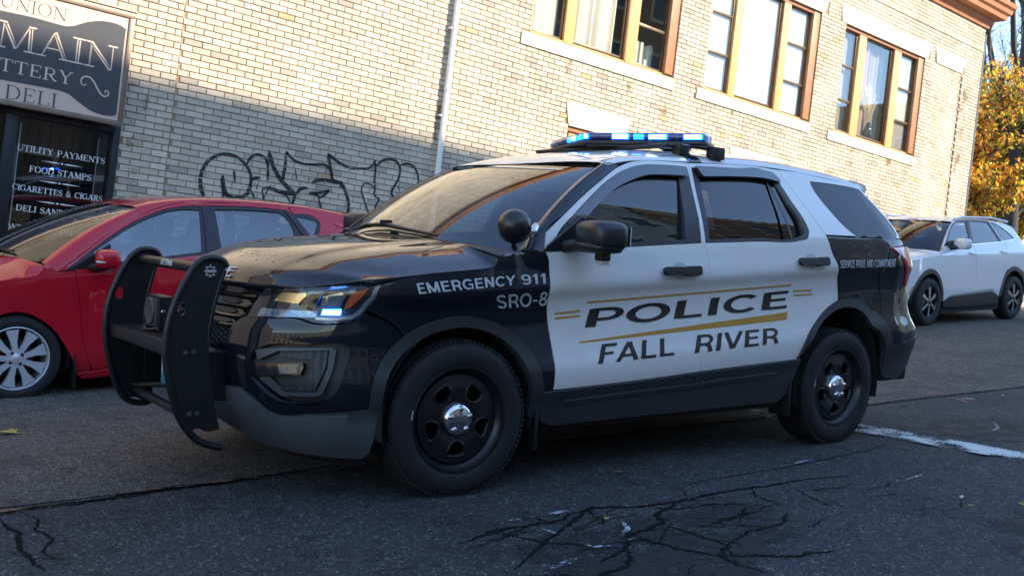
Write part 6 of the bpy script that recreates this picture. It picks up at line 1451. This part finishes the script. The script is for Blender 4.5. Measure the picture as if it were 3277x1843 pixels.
# light bar, a shallow V pointing forwards
lb = MB(); Ap, Nr, Fr = Vector((1.47, 0, 0)), Vector((1.83, -.67, 0)), Vector((1.76, .67, 0))
def wing(mb, A, B, t0, t1, z0, z1, dpt, fo=0., bev=.006):
    d = (B-A); L = d.length; d.normalize(); n = Vector((d.y, -d.x, 0)); n = n if n.x < 0 else -n
    M = Matrix(((d.x, -n.x, 0, A.x), (d.y, -n.y, 0, A.y), (0, 0, 1, 0), (0, 0, 0, 1)))
    mb.box(t0*L, t1*L, -fo, dpt, z0, z1, M, bev=bev)
lbr = None
wing(lb, Ap, Nr, 0, 1, 1.778, 1.798, .20, .0); wing(lb, Ap, Fr, 0, 1, 1.778, 1.798, .20, .0); wing(lb, Ap, Nr, .02, .50, 1.764, 1.780, .16, -.02); wing(lb, Ap, Nr, .62, .84, 1.752, 1.780, .15, -.03)
lbr = lb.build('light_bar', M_PLB, pc_)
lz0, lz1 = 1.799, 1.846
for A, B in ((Ap, Nr), (Ap, Fr)):
    g = MB(); wing(g, A, B, .012, .988, lz0, lz1, .19, .0, .01); g.build('light_bar_lens', G_BLUE, lbr)
    g = MB(); wing(g, A, B, .02, .98, lz0+.001, lz0+.006, .18, -.01, 0); g.build('light_bar_tray', M_DRK, lbr)
    for k in range(9):
        g = MB(); wing(g, A, B, .03+k*.105, .03+k*.105+.09, lz0+.007, lz1-.006, .05, -.018, .003); g.build('led_module', mat('led_module_dark', (.06, .08, .12), .25, metal=.5), lbr)
def lamp(A, B, t0, t1, hot=True):
    g = MB(); wing(g, A, B, t0, t1, lz0+.009, lz1-.008, .016, -.004, .003); o = g.build('led_lamp', M_BLU, lbr)
    if hot: g = MB(); wing(g, A, B, t0+.012, t1-.012, lz0+.014, lz1-.013, .004, .001, .0); g.build('led_core', M_BLUH, o, 0)
lamp(Ap, Nr, .0, .04); lamp(Ap, Nr, .24, .38); lamp(Ap, Nr, .54, .69); lamp(Ap, Nr, .82, .97); lamp(Ap, Fr, .22, .34); lamp(Ap, Fr, .40, .48, False); lamp(Ap, Fr, .08, .14, False); lamp(Ap, Nr, .42, .50, False)
ft = MB()
for (A, s) in ((Nr, -1), (Fr, 1)):
    ft.box(1.88, 1.98, s*.66-.03, s*.66+.03, 1.700, 1.772, bev=.006); ft.box(1.66, 1.74, s*.60-.03, s*.60+.03, 1.705, 1.772, bev=.006); ft.box(1.66, 1.98, s*.60-.02, s*.60+.02, 1.757, 1.771, bev=.003)
ft.box(1.60, 1.66, -.58, .62, 1.748, 1.770, bev=.003); ft.build('light_bar_foot', M_PLB, lbr)
from_param('mount_strap', lambda a, b: POL.roof(a, b), [(1.675+i*.02, .86+.14*j/6) for i in range(6) for j in range(7)], [(i*7+j, (i+1)*7+j, (i+1)*7+j+1, i*7+j+1) for i in range(5) for j in range(6)], M_PLG, pc_, off=.004, flipn=True)
# cabin
def seat(mb, x, y, w=.25):
    mb.add(*(lambda s: (s.v, s.f))(superell((x-.02, y, .66), (.26, w, .10), .5, .5))); M = Matrix.Rotation(R(14), 4, 'Y')
    mb.add(*(lambda s: (s.v, s.f))(superell((x+.28, y, .98), (.085, w*.92, .32), .5, .5, M))); mb.add(*(lambda s: (s.v, s.f))(superell((x+.36, y, 1.35), (.05, .12, .09), .7, .6, M)))
cab = MB(); seat(cab, 1.18, -.38); seat(cab, 1.18, .38); cab.build('seat', M_SEAT, pc_, 60)
cab = MB(); cab.box(.40, .80, -.80, .80, .80, 1.085, bev=.05); cab.box(.80, 1.3, -.12, .12, .5, .80, bev=.03); db = cab.build('dashboard', M_INT, pc_)
cab = MB(); cab.tube([(.86+.07*math.sin(t*.4)*-1, -.38+.175*math.cos(t*.3927), 1.05+.155*math.sin(t*.3927)) for t in range(16)], .016, 8, closed=True); cab.build('steering_wheel', M_PLB, db, 60)
cab = MB(); cab.box(1.66, 1.69, -.72, .72, .55, 1.50, bev=.01); cab.box(1.9, 2.5, -.70, .70, .55, .80, bev=.05); cab.box(2.45, 2.6, -.70, .70, .70, 1.30, bev=.05); cab.box(.5, 3.5, -.86, .86, .50, .56); cab.box(1.05, 3.2, -.55, .55, 1.60, 1.62); cab.build('cabin_trim', M_INT, pc_)
# ---------------------------------------------------------------- the two parked cars
def round_wheel(par, x, y, sd, rad, width, rimr, mk_face, cz=None):
    M = Matrix.Translation((x, y, (cz or rad)-.006)) @ (Matrix.Identity(4) if sd > 0 else Matrix.Rotation(math.pi, 4, 'Z'))
    hub = MB(); hub.lathe([(0, .0), (rimr*.62, .0), (rimr*.62, .02), (0, .02)], 24); w = hub.build('wheel', mat('brake_disc', (.10, .10, .10), .4, metal=.6), par, 30, M); h = width/2
    t = MB(); t.lathe([(rimr*1.0, -h*.86), (rimr*1.04, -h*.97), (rimr*1.12, -h*1.03), (rad*.93, -h*.98), (rad*.975, -h*.84), (rad, -h*.5), (rad, h*.5), (rad*.975, h*.84), (rad*.93, h*.98), (rimr*1.04, h*.97), (rimr, h*.86)], 64); t.build('tyre', M_RUB, w, 50)
    mk_face(w, rimr, -h*.88)
    return w
def alloy_face(w, r, f):
    b = MB(); b.lathe([(r*1.01, f-.006), (r*.985, f-.010), (r*.95, f+.002), (r*.93, f+.03), (r*.92, f+.16)], 64)
    b.build('rim', M_ALU, w, 40)
    for k in range(9):      # flat tapering spokes in a fan
        s = MB(); a = R(90+40*k+8); da = R(8)
        p = []
        for (rr, wd, y) in ((.050, .017, -.012), (.12, .022, -.006), (r*.91, .044, -.002)):
            c = Vector((math.cos(a), 0, math.sin(a))); n = Vector((-math.sin(a), 0, math.cos(a))); p.append((c*rr+n*wd*.9, c*rr-n*wd, f+y))
        vs = []
        for (u, v, y) in p: vs += [(u.x, y, u.z), (v.x, y, v.z), (u.x, y+.03, u.z), (v.x, y+.03, v.z)]
        fs = [(0, 1, 5, 4), (4, 5, 9, 8), (0, 4, 6, 2), (4, 8, 10, 6), (1, 3, 7, 5), (5, 7, 11, 9), (8, 9, 11, 10), (0, 2, 3, 1)]
        s.add(vs, fs); s.build('spoke', M_ALU, w, 20)
    c = MB(); c.lathe([(0, f-.016), (.026, f-.015), (.032, f-.010), (.062, f-.010), (.066, f+.01)], 32); c.build('wheel_centre', M_ALU, w, 40)
    n = MB()
    for k in range(4): a = R(35+90*k); n.lathe([(0, -.004), (.008, -.004), (.011, .0)], 10, Matrix.Translation((.046*math.cos(a), f-.011, .046*math.sin(a))))
    n.build('wheel_nut', M_STL, w, 30)
def dark_face(w, r, f):
    b = MB(); b.lathe([(r*1.01, f-.006), (r*.985, f-.010), (r*.95, f+.002), (r*.93, f+.03), (r*.92, f+.16)], 48); b.build('rim', M_STL, w, 40)
    for k in range(6):
        a = R(90+60*k)
        for m_, wd, y in ((M_STL, .040, .0), (M_ALU, .007, -.006)):
            s = MB(); vs = []
            for (rr, ww, yy) in ((.04, wd*.7, -.01), (r*.55, wd*.8, -.006), (r*.93, wd*1.25, .0)):
                c = Vector((math.cos(a), 0, math.sin(a))); n = Vector((-math.sin(a), 0, math.cos(a)))
                for q in (1, -1): v = c*rr+n*ww*q; vs += [(v.x, f+yy+y, v.z), (v.x, f+yy+y+.02, v.z)]
            s.add(vs, [(0, 2, 6, 4), (4, 6, 10, 8), (0, 4, 5, 1), (4, 8, 9, 5), (2, 3, 7, 6), (6, 7, 11, 10)]); s.build('spoke', m_, w, 20)
    c = MB(); c.lathe([(0, f-.02), (.03, f-.02), (.04, f-.012), (.05, f+.0)], 24); c.build('wheel_centre', M_STL, w, 40)
def body(t, SH, K, PT):
    g = SH.ring
    for sd in (1, -1):
        panel('inner_shell', g, K['shell'], M_DRK, t, res=.2, gap=0, sm=False, off=-.05, side=sd)
        panel('front_fender', g, K['fender'], PT, t, res=.06, rim=.014, side=sd)
        d = panel('front_door', g, K['door'], PT, t, holes=[K['dlo1']], res=.06, rim=.014, side=sd)
        panel('window_trim', g, K['dlo1'], M_PLB, d, holes=[K['gl1']], res=.08, off=-.004, gap=0, rim=.01, side=sd); panel('side_window', g, K['gl1'], K['gm1'], d, res=.1, off=-.012, gap=0, side=sd)
        e = panel('rear_door', g, K['rdoor'], PT, t, holes=[K['dlo2']], res=.06, rim=.014, side=sd)
        panel('window_trim', g, K['dlo2'], M_PLB, e, holes=[K['gl2']], res=.08, off=-.004, gap=0, rim=.01, side=sd); panel('side_window', g, K['gl2'], K['gm2'], e, res=.1, off=-.012, gap=0, side=sd)
        q = panel('quarter_panel', g, K['quarter'], PT, t, holes=[K['qhole']], res=.07, rim=.014, side=sd)
        panel('quarter_trim', g, K['qhole'], M_PLB, q, holes=[K['gl3']], res=.1, off=-.002, gap=0, side=sd); panel('quarter_window', g, K['gl3'], K['gm2'], q, res=.1, off=-.006, gap=0, side=sd)
        panel('tail_light', g, K['tail'], M_RED, t, res=.06, off=.008, rim=.02, side=sd)
        panel('sill', g, K['sill'], K['sillm'], t, res=.08, rim=.02, off=.004, side=sd)
        panel('front_bumper', g, K['bump'], PT, t, res=.06, rim=.02, side=sd)
        panel('lower_bumper', g, K['bumplow'], M_PLB, t, res=.08, rim=.02, side=sd)
        panel('rear_bumper', g, K['rbump'], K['rbm'], t, res=.08, rim=.02, side=sd)
        h = panel('headlight', g, K['head'], mat('lamp_bowl', (.045, .05, .06), .25, metal=.6), t, res=.06, off=-.03, gap=0, side=sd); panel('lens', g, K['head'], G_CL, h, res=.05, off=-.001, side=sd)
        if 'flare_f' in K:
            panel('wheel_arch_trim', g, K['flare_f'], M_PLB, t, res=.06, rim=.04, off=.010, side=sd); panel('wheel_arch_trim', g, K['flare_r'], M_PLB, t, res=.06, rim=.04, off=.010, side=sd)
        if 'rail' in K: panel('roof_side', g, K['rail'], PT, t, res=.05, side=sd, gap=0)
        for tr_ in K['trims']: panel('pillar_trim', g, tr_, M_PLB, t, res=.08, side=sd, gap=0, off=.003, sm=False)
        for (hx, hz, par) in K['handles']:
            panel('handle', g, [(hx-.10, hz-.012), (hx-.10, hz+.012), (hx+.10, hz+.018), (hx+.10, hz-.008)], K['hm'], d if par == 0 else e, res=.05, off=.03, rim=.02, gap=0, side=sd, sm=False)
        def pil(a, b):
            p = Vector(SH.screen(-1, a)); x = crom([0, .5, 1], [v[0] for v in K['edge']], a); zz = crom([v[0] for v in K['edge']], [v[1] for v in K['edge']], x); return tuple(p.lerp(Vector(g(x, zz)), b)+Vector((-.012, -.012, .012))*math.sin(math.pi*b))
        patch('windscreen_pillar', pil, 0, 1, 0, 1, 14, 5, PT, t, side=sd, flip=True)
        patch('cowl_side', lambda a, b: tuple(Vector(SH.hood(1., 1.)).lerp(Vector(SH.screen(-1, 0)), a).lerp(Vector(g(SH.SX[-1]+(K['edge'][0][0]-SH.SX[-1])*a, SH.SZ[-1]+(K['edge'][0][1]-SH.SZ[-1])*a)), b)), 0, 1, 0, 1, 6, 6, PT, t, side=sd, off=-.002)
        m = K['mirror']; mb = superell((m[0], m[1]*sd, m[2]), m[3], .6, .6, Matrix.Rotation(R(-14)*sd, 4, 'Z')); mo = mb.build('side_mirror', PT, t, 60)
        mb = MB(); mb.tube([(m[0]-.10, (m[1]+.20)*sd, m[2]-.07), (m[0]-.03, (m[1]+.08)*sd, m[2]-.06), (m[0], m[1]*sd, m[2]-.04)], [.05, .03, .045], 10); mb.build('mirror_foot', M_PLB, mo, 60)
        mb = MB(); mb.prism(K['sail'], -K['sailw']*sd, (-K['sailw']+.06)*sd); mb.build('mirror_sail', M_PLB, mo, 0)
    patch('hood', SH.hood, 0, 1, -1, 1, 30, 36, PT, t, flip=True, rim=.02)
    patch('cowl', lambda a, b: tuple(Vector(SH.hood(1., -a)).lerp(Vector(SH.screen(a, 0)), b)-Vector((0, 0, .01))), -1, 1, -.1, 1, 20, 4, M_PLB, t, flip=True)
    patch('windscreen', SH.screen, -1, 1, 0, 1, 20, 10, K['ws'], t, flip=True)
    r0, r1 = K['roofx']
    patch('roof', lambda a, b: SH.roof(r0+(r1-r0)*a+.5*0+ (SH.st[1]*b*b)*(1-a), b), 0, 1, -1, 1, 30, 24, PT, t, flip=True)
    ZT, ZB = K['hatchz']
    def hatch(a, b):
        z = ZT+(ZB-ZT)*b; x = crom(SH.RZ, SH.RX, z); w = K['hatchw'][0]+(K['hatchw'][1]-K['hatchw'][0])*min(1, 2*b); return (x-.05-.20*a**4, a*w, z)
    patch('tailgate', hatch, -1, 1, 0, 1, 12, 12, PT, t); patch('rear_window', hatch, -.85, .85, .06, .48, 12, 6, M_PLG, t, off=.006)
    wb = K['wb']; c = MB(); c.box(-.5, wb+.6, -.55, .55, .18, .45, bev=.03); c.box(.45, wb-.45, -K['w']+.06, K['w']-.06, .18, .40); c.build('underbody', M_DRK, t, 0)
    for cx_ in (0, wb):
        for s in (-1, 1):
            c = MB(); vs = []; fs = []; n = 20; rr = K['well']
            for i in range(n+1):
                a = R(-15+210*i/n)
                for y in (s*(K['w']-.02), s*(K['w']-.32)): vs.append((cx_+rr*math.cos(a), y, K['cz']+rr*math.sin(a)))
                if i: fs.append((2*i-2, 2*i-1, 2*i+1, 2*i))
            c.add(vs, fs); c.box(cx_-rr, cx_+rr, s*(K['w']-.33), s*(K['w']-.32), .2, K['cz']+rr); c.build('wheel_house', M_DRK, t, 40, fix=False)
    zf = K['seat']
    for y in (-.34, .34):
        for x in K['seatx']:
            c = MB()
            for sh_ in ((x, y, zf+.12, .26, .23, .09, 0), (x+.27, y, zf+.42, .08, .22, .30, 14), (x+.36, y, zf+.76, .045, .11, .085, 14)):
                s = superell(sh_[:3], sh_[3:6], .5, .5, Matrix.Rotation(R(sh_[6]), 4, 'Y')); c.add(s.v, s.f)
            c.build('seat', K.get('seatm', M_SEAT), t, 60)
    c = MB(); c.box(K['dash'], K['dash']+.35, -K['w']+.14, K['w']-.14, zf+.1, K['dashz'], bev=.05); c.box(.3, wb+.5, -K['w']+.12, K['w']-.12, .40, .45); c.build('cabin_floor', M_INT, t)
# red hatchback
P_RED = paint('red_paint', (.50, .006, .022), dust=.015)
red = thing('red_hatchback', 'red five door hatchback with silver alloy wheels parked below the graffiti', 'car', Matrix.Translation((-1.037, 3.597, gz(-1.037)-.074)) @ Matrix.Rotation(-R(4.985), 4, 'Y'))
af_ = [(-.30, .14), (-.285, .30), (-.245, .42), (-.18, .51), (-.11, .565), (-.05, .583), (.0, .587), (.05, .580), (.098, .562), (.155, .527), (.206, .487), (.25, .44), (.285, .392), (.325, .325), (.359, .26), (.385, .19)]
ar_ = [(2.20, .19), (2.235, .30), (2.30, .42), (2.40, .53), (2.50, .58), (2.60, .60), (2.68, .585), (2.78, .52), (2.86, .42), (2.90, .30), (2.91, .20)]
GSV = glass('clear_side_glass', (.34, .43, .48), 0, 2.1, .004)
KR = dict(shell=[(-1.5, .2), (-.32, .2), (-.27, .45), (-.1, .56), (.1, .56), (.27, .44), (.36, .2), (2.2, .2), (2.3, .45), (2.55, .6), (2.8, .52), (2.92, .2), (4., .25), (4., .8), (2.9, .90), (1.2, .90), (.2, .80), (-1.4, .62)],
    fender=[(-.54, .705), (-.40, .738), (-.25, .77), (-.113, .800), (-.012, .816), (.075, .828), (.135, .842), (.160, .88), (.174, .925), (.246, .862), (.361, .872), (.375, .80), (.391, .693), (.41, .55), (.428, .400), (.455, .29), (.480, .219), (.50, .165), (.44, .15), (.39, .15)]+af_[::-1][1:]+[(-.36, .14), (-.42, .45), (-.50, .60)],
    door=[(.513, .158), (.607, .178), (.933, .228), (1.25, .245), (1.33, .248), (1.335, .50), (1.345, .75), (1.34, .985), (1.36, 1.10), (1.385, 1.398), (1.345, 1.396), (1.143, 1.374), (.939, 1.310), (.739, 1.210), (.533, 1.074), (.40, .972), (.26, .870), (.361, .872), (.375, .80), (.391, .693), (.41, .55), (.428, .40), (.455, .29), (.48, .219)],
    dlo1=[(.30, .872), (.45, .888), (.701, .920), (1.0, .966), (1.141, .988), (1.325, 1.008), (1.352, 1.15), (1.370, 1.374), (1.25, 1.366), (1.143, 1.350), (1.04, 1.324), (.939, 1.285), (.739, 1.186), (.533, 1.050)],
    gl1=[(.50, .925), (.69, .945), (1.0, .988), (1.285, 1.028), (1.335, 1.340), (1.24, 1.342), (1.151, 1.332), (1.06, 1.310), (.964, 1.276), (.751, 1.172), (.60, 1.075), (.50, 1.01)],
    rdoor=[(1.335, .248), (1.8, .262), (2.18, .27), (2.20, .30)]+ar_[2:4]+[(2.42, .60), (2.36, .75), (2.28, .90), (2.235, 1.05), (2.22, 1.15), (2.14, 1.30), (2.095, 1.398), (1.75, 1.411), (1.39, 1.399), (1.365, 1.10), (1.345, .985), (1.35, .75), (1.34, .50)],
    dlo2=[(1.335, 1.010), (1.7, 1.060), (2.0, 1.105), (2.20, 1.135), (2.195, 1.17), (2.12, 1.29), (2.075, 1.375), (1.75, 1.388), (1.38, 1.376), (1.36, 1.15)],
    gl2=[(1.445, 1.060), (1.7, 1.095), (2.07, 1.148), (2.085, 1.20), (2.055, 1.31), (2.004, 1.358), (1.75, 1.362), (1.46, 1.352), (1.45, 1.2)],
    quarter=[(2.105, 1.400), (2.15, 1.30), (2.23, 1.155), (2.245, 1.05), (2.29, .90), (2.37, .75), (2.43, .60)]+ar_[4:]+[(3.0, .25), (3.02, .60), (3.05, .90), (2.78, 1.09), (2.60, 1.22), (2.60, 1.362), (2.3, 1.402)],
    qhole=[(2.10, 1.345), (2.22, 1.142), (2.27, 1.155), (2.34, 1.262), (2.345, 1.30), (2.31, 1.33), (2.2, 1.352)], gl3=[(2.14, 1.325), (2.225, 1.18), (2.26, 1.188), (2.32, 1.275), (2.31, 1.300), (2.22, 1.32)],
    tail=[(2.46, 1.285), (2.58, 1.235), (2.80, 1.08), (2.95, .95), (3.10, .92), (3.12, 1.05), (2.95, 1.15), (2.62, 1.28)],
    sill=[(.39, .145), (.513, .155), (.933, .225), (1.33, .245), (1.8, .26), (2.18, .268), (2.20, .19), (1.3, .16), (.45, .10)], sillm=P_RED,
    bump=[(-.40, .735), (-.55, .69), (-1.45, .60), (-1.6, .60), (-1.6, .30), (-.7, .28), (-.36, .30), (-.36, .42), (-.42, .60)], bumplow=[(-1.6, .295), (-.7, .275), (-.36, .295), (-.33, .15), (-.8, .14), (-1.6, .16)],
    rbump=[(2.93, .30), (3.05, .88), (3.3, .88), (4.2, .70), (4.2, .28), (3.2, .25)], rbm=P_RED, head=[(-.56, .705), (-.80, .70), (-1.10, .62), (-1.05, .55), (-.70, .60)],
    handles=[(1.20, .80, 0), (2.12, .88, 1)], hm=P_RED, edge=[(.246, .862), (.60, 1.122), (.86, 1.275)], rail=[(.80, 1.245), (.939, 1.312), (1.143, 1.376), (1.345, 1.398), (1.39, 1.401), (1.75, 1.413), (2.10, 1.400), (2.3, 1.404), (2.1, 1.416), (1.9, 1.424), (1.5, 1.424), (1.2, 1.403), (1.0, 1.370), (.84, 1.322)], trims=[[(1.318, 1.006), (1.350, 1.010), (1.390, 1.376), (1.362, 1.374)], [(2.185, 1.130), (2.225, 1.140), (2.11, 1.345), (2.075, 1.378), (2.05, 1.376)]], mirror=(.545, -.965, .965, (.085, .125, .068)), sail=[(.34, .885), (.60, .925), (.60, 1.06), (.50, .99)], sailw=.845,
    ws=glass('red_windscreen', (.34, .42, .42), 0, 1.62, .01), gm1=GSV, gm2=GSV, roofx=(.76, 2.82), hatchz=(1.33, .75), hatchw=(.52, .66), wb=2.57, w=.85, well=.345, cz=.27, seat=.42, seatx=(1.05, 1.85), dash=.30, dashz=.93)
body(red, RED, KR, P_RED)
for x in (0, 2.57): round_wheel(red, x, -.735, 1, .300, .195, .215, alloy_face, .275); round_wheel(red, x, .735, -1, .300, .195, .215, alloy_face, .275)
mb = MB(); n = 10; vs = []
for i in range(n+1):
    q = -1+2*i/n; vs += [(2.62, q*.54, 1.408-.03*q*q), (2.86, q*.52, 1.385-.04*q*q), (2.93-.06*q*q, q*.51, 1.345-.04*q*q), (2.90-.06*q*q, q*.50, 1.31-.04*q*q), (2.64, q*.53, 1.36-.03*q*q)]
mb.add(vs, [(i*5+k, i*5+(k+1) % 5, (i+1)*5+(k+1) % 5, (i+1)*5+k) for i in range(n) for k in range(5)]+[(0, 1, 2, 3, 4), tuple(n*5+k for k in (4, 3, 2, 1, 0))]); mb.build('spoiler', P_RED, red, 40)
mb = MB(); mb.tube([(1.95, 0, 1.47), (2.06, 0, 1.60)], [.006, .003], 6); mb.build('aerial', M_PLB, red)
mb = MB(); mb.box(.375, .39, -.83, -.66, .03, .33, bev=.004); mb.build('mud_flap', M_PLB, red)
for sd in (1, -1):
    mb = superell((.500, -.985*sd, .945), (.045, .095, .014), .7, .6, Matrix.Rotation(R(-14)*sd, 4, 'Z')); mb.build('mirror_indicator', mat('indicator', (.5, .5, .48), .2, coat=1), [o for o in red.children if o.name.startswith('side_mirror')][0 if sd > 0 else 1], 60)
sc_ = RED.screen
wi = MB(); on_r = lambda a, b, o: Vector(sc_(a, b))+Vector((-.6*o, 0, .8*o))
wi.tube([on_r(.1, .0, .02), on_r(-.25, .04, .02), on_r(-.7, .05, .02)], .008, 6); wi.tube([on_r(.8, .0, .02), on_r(.3, .04, .02), on_r(-.1, .05, .02)], .008, 6); wi.build('wiper', M_PLB, red, 60)
# white sport utility
P_WH2 = paint('pearl_white_paint', (.72, .73, .75), dust=.02)
SC = .95
suv = thing('white_suv', 'white sport utility with black arch trims parked uphill behind the police car', 'car', Matrix.Translation((11.05, 3.92, gz(11.05, 0))) @ Matrix.Rotation(-R(4.985+1.117), 4, 'Y') @ Matrix.Rotation(.025, 4, 'Z') @ Matrix.Scale(SC, 4))
sf_ = [(-.560, .345), (-.50, .47), (-.432, .576), (-.36, .68), (-.283, .760), (-.18, .83), (-.07, .865), (.05, .860), (.15, .825), (.24, .765), (.32, .67), (.385, .55), (.41, .44), (.418, .364)]
sfi = [(-.47, .34), (-.42, .48), (-.35, .60), (-.26, .70), (-.16, .765), (-.05, .795), (.05, .790), (.14, .755), (.22, .69), (.29, .59), (.335, .47), (.35, .364)]
sr_ = [(2.286, .403), (2.30, .50), (2.35, .62), (2.416, .745), (2.52, .83), (2.65, .882), (2.80, .895), (2.94, .870), (3.06, .80), (3.15, .68), (3.20, .52), (3.21, .42)]
sri = [(2.36, .40), (2.38, .52), (2.43, .64), (2.50, .735), (2.60, .79), (2.72, .82), (2.84, .815), (2.95, .785), (3.04, .71), (3.10, .60), (3.13, .50), (3.14, .42)]
KS = dict(shell=[(-1.5, .3), (-.55, .3), (-.4, .65), (-.2, .8), (.1, .82), (.3, .7), (.42, .35), (2.3, .35), (2.4, .7), (2.65, .85), (2.95, .85), (3.2, .5), (4.3, .4), (4.3, 1.0), (3., 1.1), (.2, 1.0), (-1.4, .9)],
    fender=[(-.56, .985), (-.4, 1.005), (-.1, 1.045), (.15, 1.075), (.25, 1.09), (.30, 1.125), (.42, 1.18), (.414, 1.10), (.414, .962), (.45, .80), (.505, .642), (.47, .50), (.438, .363)]+sf_[::-1][1:]+[(-.60, .34), (-.60, .60), (-.66, .80)],
    door=[(.438, .363), (.615, .43), (1.0, .45), (1.40, .464), (1.42, .80), (1.41, 1.10), (1.40, 1.26), (1.50, 1.45), (1.60, 1.645), (1.40, 1.640), (1.135, 1.612), (.95, 1.545), (.802, 1.462), (.60, 1.33), (.43, 1.21), (.414, 1.10), (.414, .962), (.45, .80), (.505, .642), (.47, .50)],
    dlo1=[(.46, 1.212), (1.0, 1.232), (1.37, 1.250), (1.47, 1.45), (1.565, 1.632), (1.40, 1.626), (1.135, 1.598), (.95, 1.53), (.802, 1.447), (.60, 1.318)], gl1=[(.575, 1.238), (1.0, 1.255), (1.32, 1.270), (1.42, 1.45), (1.51, 1.612), (1.38, 1.608), (1.16, 1.580), (.97, 1.512), (.80, 1.415)],
    rdoor=[(1.40, .464), (1.976, .485), (2.286, .403), (2.30, .50), (2.35, .62), (2.416, .745), (2.50, .85), (2.52, 1.0), (2.52, 1.15), (2.50, 1.30), (2.44, 1.45), (2.36, 1.640), (2.0, 1.658), (1.61, 1.648), (1.51, 1.45), (1.41, 1.26), (1.42, 1.10), (1.43, .80)],
    dlo2=[(1.40, 1.252), (2.0, 1.278), (2.46, 1.300), (2.41, 1.45), (2.335, 1.628), (2.0, 1.644), (1.60, 1.634), (1.50, 1.45)], gl2=[(1.44, 1.272), (2.0, 1.296), (2.38, 1.312), (2.35, 1.43), (2.285, 1.610), (2.0, 1.622), (1.64, 1.614), (1.54, 1.45)],
    quarter=[(2.37, 1.640), (2.45, 1.45), (2.51, 1.30), (2.53, 1.15), (2.53, 1.0), (2.51, .86)]+sr_[4:]+[(3.3, .45), (3.3, 1.0), (3.42, 1.25), (3.30, 1.50), (3.12, 1.56), (2.75, 1.612)],
    qhole=[(2.38, 1.622), (2.47, 1.42), (2.50, 1.302), (2.60, 1.306), (2.80, 1.335), (3.001, 1.361), (2.87, 1.46), (2.708, 1.539), (2.55, 1.595)], gl3=[(2.418, 1.608), (2.50, 1.42), (2.52, 1.318), (2.80, 1.35), (2.95, 1.371), (2.84, 1.455), (2.69, 1.53), (2.55, 1.580)],
    tail=[(3.2, 1.12), (3.9, 1.12), (3.9, 1.0), (3.3, 1.0)], sill=[(.43, .355), (.615, .422), (1.40, .455), (1.976, .476), (2.28, .398), (2.30, .28), (1.3, .25), (.44, .27)], sillm=M_PLB,
    bump=[(-.57, .98), (-.9, .95), (-1.65, .90), (-1.65, .50), (-.9, .46), (-.62, .42), (-.60, .60), (-.66, .80)], bumplow=[(-1.65, .49), (-.9, .45), (-.57, .36), (-.5, .26), (-.9, .22), (-1.65, .24)], rbump=[(3.21, .42), (3.31, .45), (3.31, .98), (4.5, .9), (4.5, .42)], rbm=P_WH2,
    head=[(-.58, 1.0), (-.75, 1.02), (-1.0, .98), (-1.02, .86), (-.80, .93)], handles=[(1.30, 1.105, 0), (2.38, 1.135, 1)], hm=P_WH2, edge=[(.42, 1.19), (.75, 1.435), (1.08, 1.598)], trims=[[(1.37, 1.250), (1.42, 1.254), (1.62, 1.636), (1.56, 1.630)]], mirror=(.72, -1.05, 1.255, (.075, .13, .085)), sail=[(.55, 1.20), (.72, 1.21), (.72, 1.30), (.62, 1.28)], sailw=.90,
    ws=glass('suv_windscreen', (.25, .34, .38), 0, 1.6, .01), gm1=G_SD, gm2=G_DK, roofx=(.98, 3.32), hatchz=(1.57, .9), hatchw=(.60, .74), wb=2.815, w=.945, well=.40, cz=.37, seat=.62, seatx=(1.2, 2.1), dash=.50, dashz=1.10,
    flare_f=sf_+sfi[::-1], flare_r=sr_+sri[::-1])
body(suv, SUV, KS, P_WH2)
for x in (0, 2.815): round_wheel(suv, x, -.825, 1, .368, .235, .235, dark_face, .37); round_wheel(suv, x, .825, -1, .368, .235, .235, dark_face, .37)
mb = MB()
for s in (-1, 1): mb.tube([(1.15, s*.66, 1.635), (1.4, s*.66, 1.675), (2.4, s*.66, 1.69), (3.05, s*.64, 1.64)], .018, 8)
mb.build('roof_rail', M_ALU, suv, 60)
panel('fender_vent', SUV.ring, [(.205, 1.085), (.60, 1.105), (.715, 1.108), (.70, 1.09), (.45, 1.07), (.35, 1.055)], M_ALU, suv, res=.06, off=.006, rim=.01, gap=0, sm=False)
panel('sill_garnish', SUV.ring, [(.62, .432), (.70, .462), (2.0, .535), (2.18, .45), (1.976, .487)], mat('satin_grey', (.30, .31, .33), .35, metal=.3), suv, res=.08, off=.006, rim=.01, gap=0, sm=False)
panel('chrome_line', SUV.ring, [(.55, 1.203), (1.2, 1.230), (2.4, 1.288), (3.0, 1.350), (3.02, 1.362), (2.4, 1.300), (1.2, 1.242), (.55, 1.214)], M_CHR, suv, res=.08, off=.006, rim=.006, gap=0, sm=False)
panel('side_marker', SUV.ring, [(-.545, .50), (-.46, .62), (-.45, .60), (-.53, .48)], M_AMB, suv, res=.06, off=.014, gap=0, sm=False)
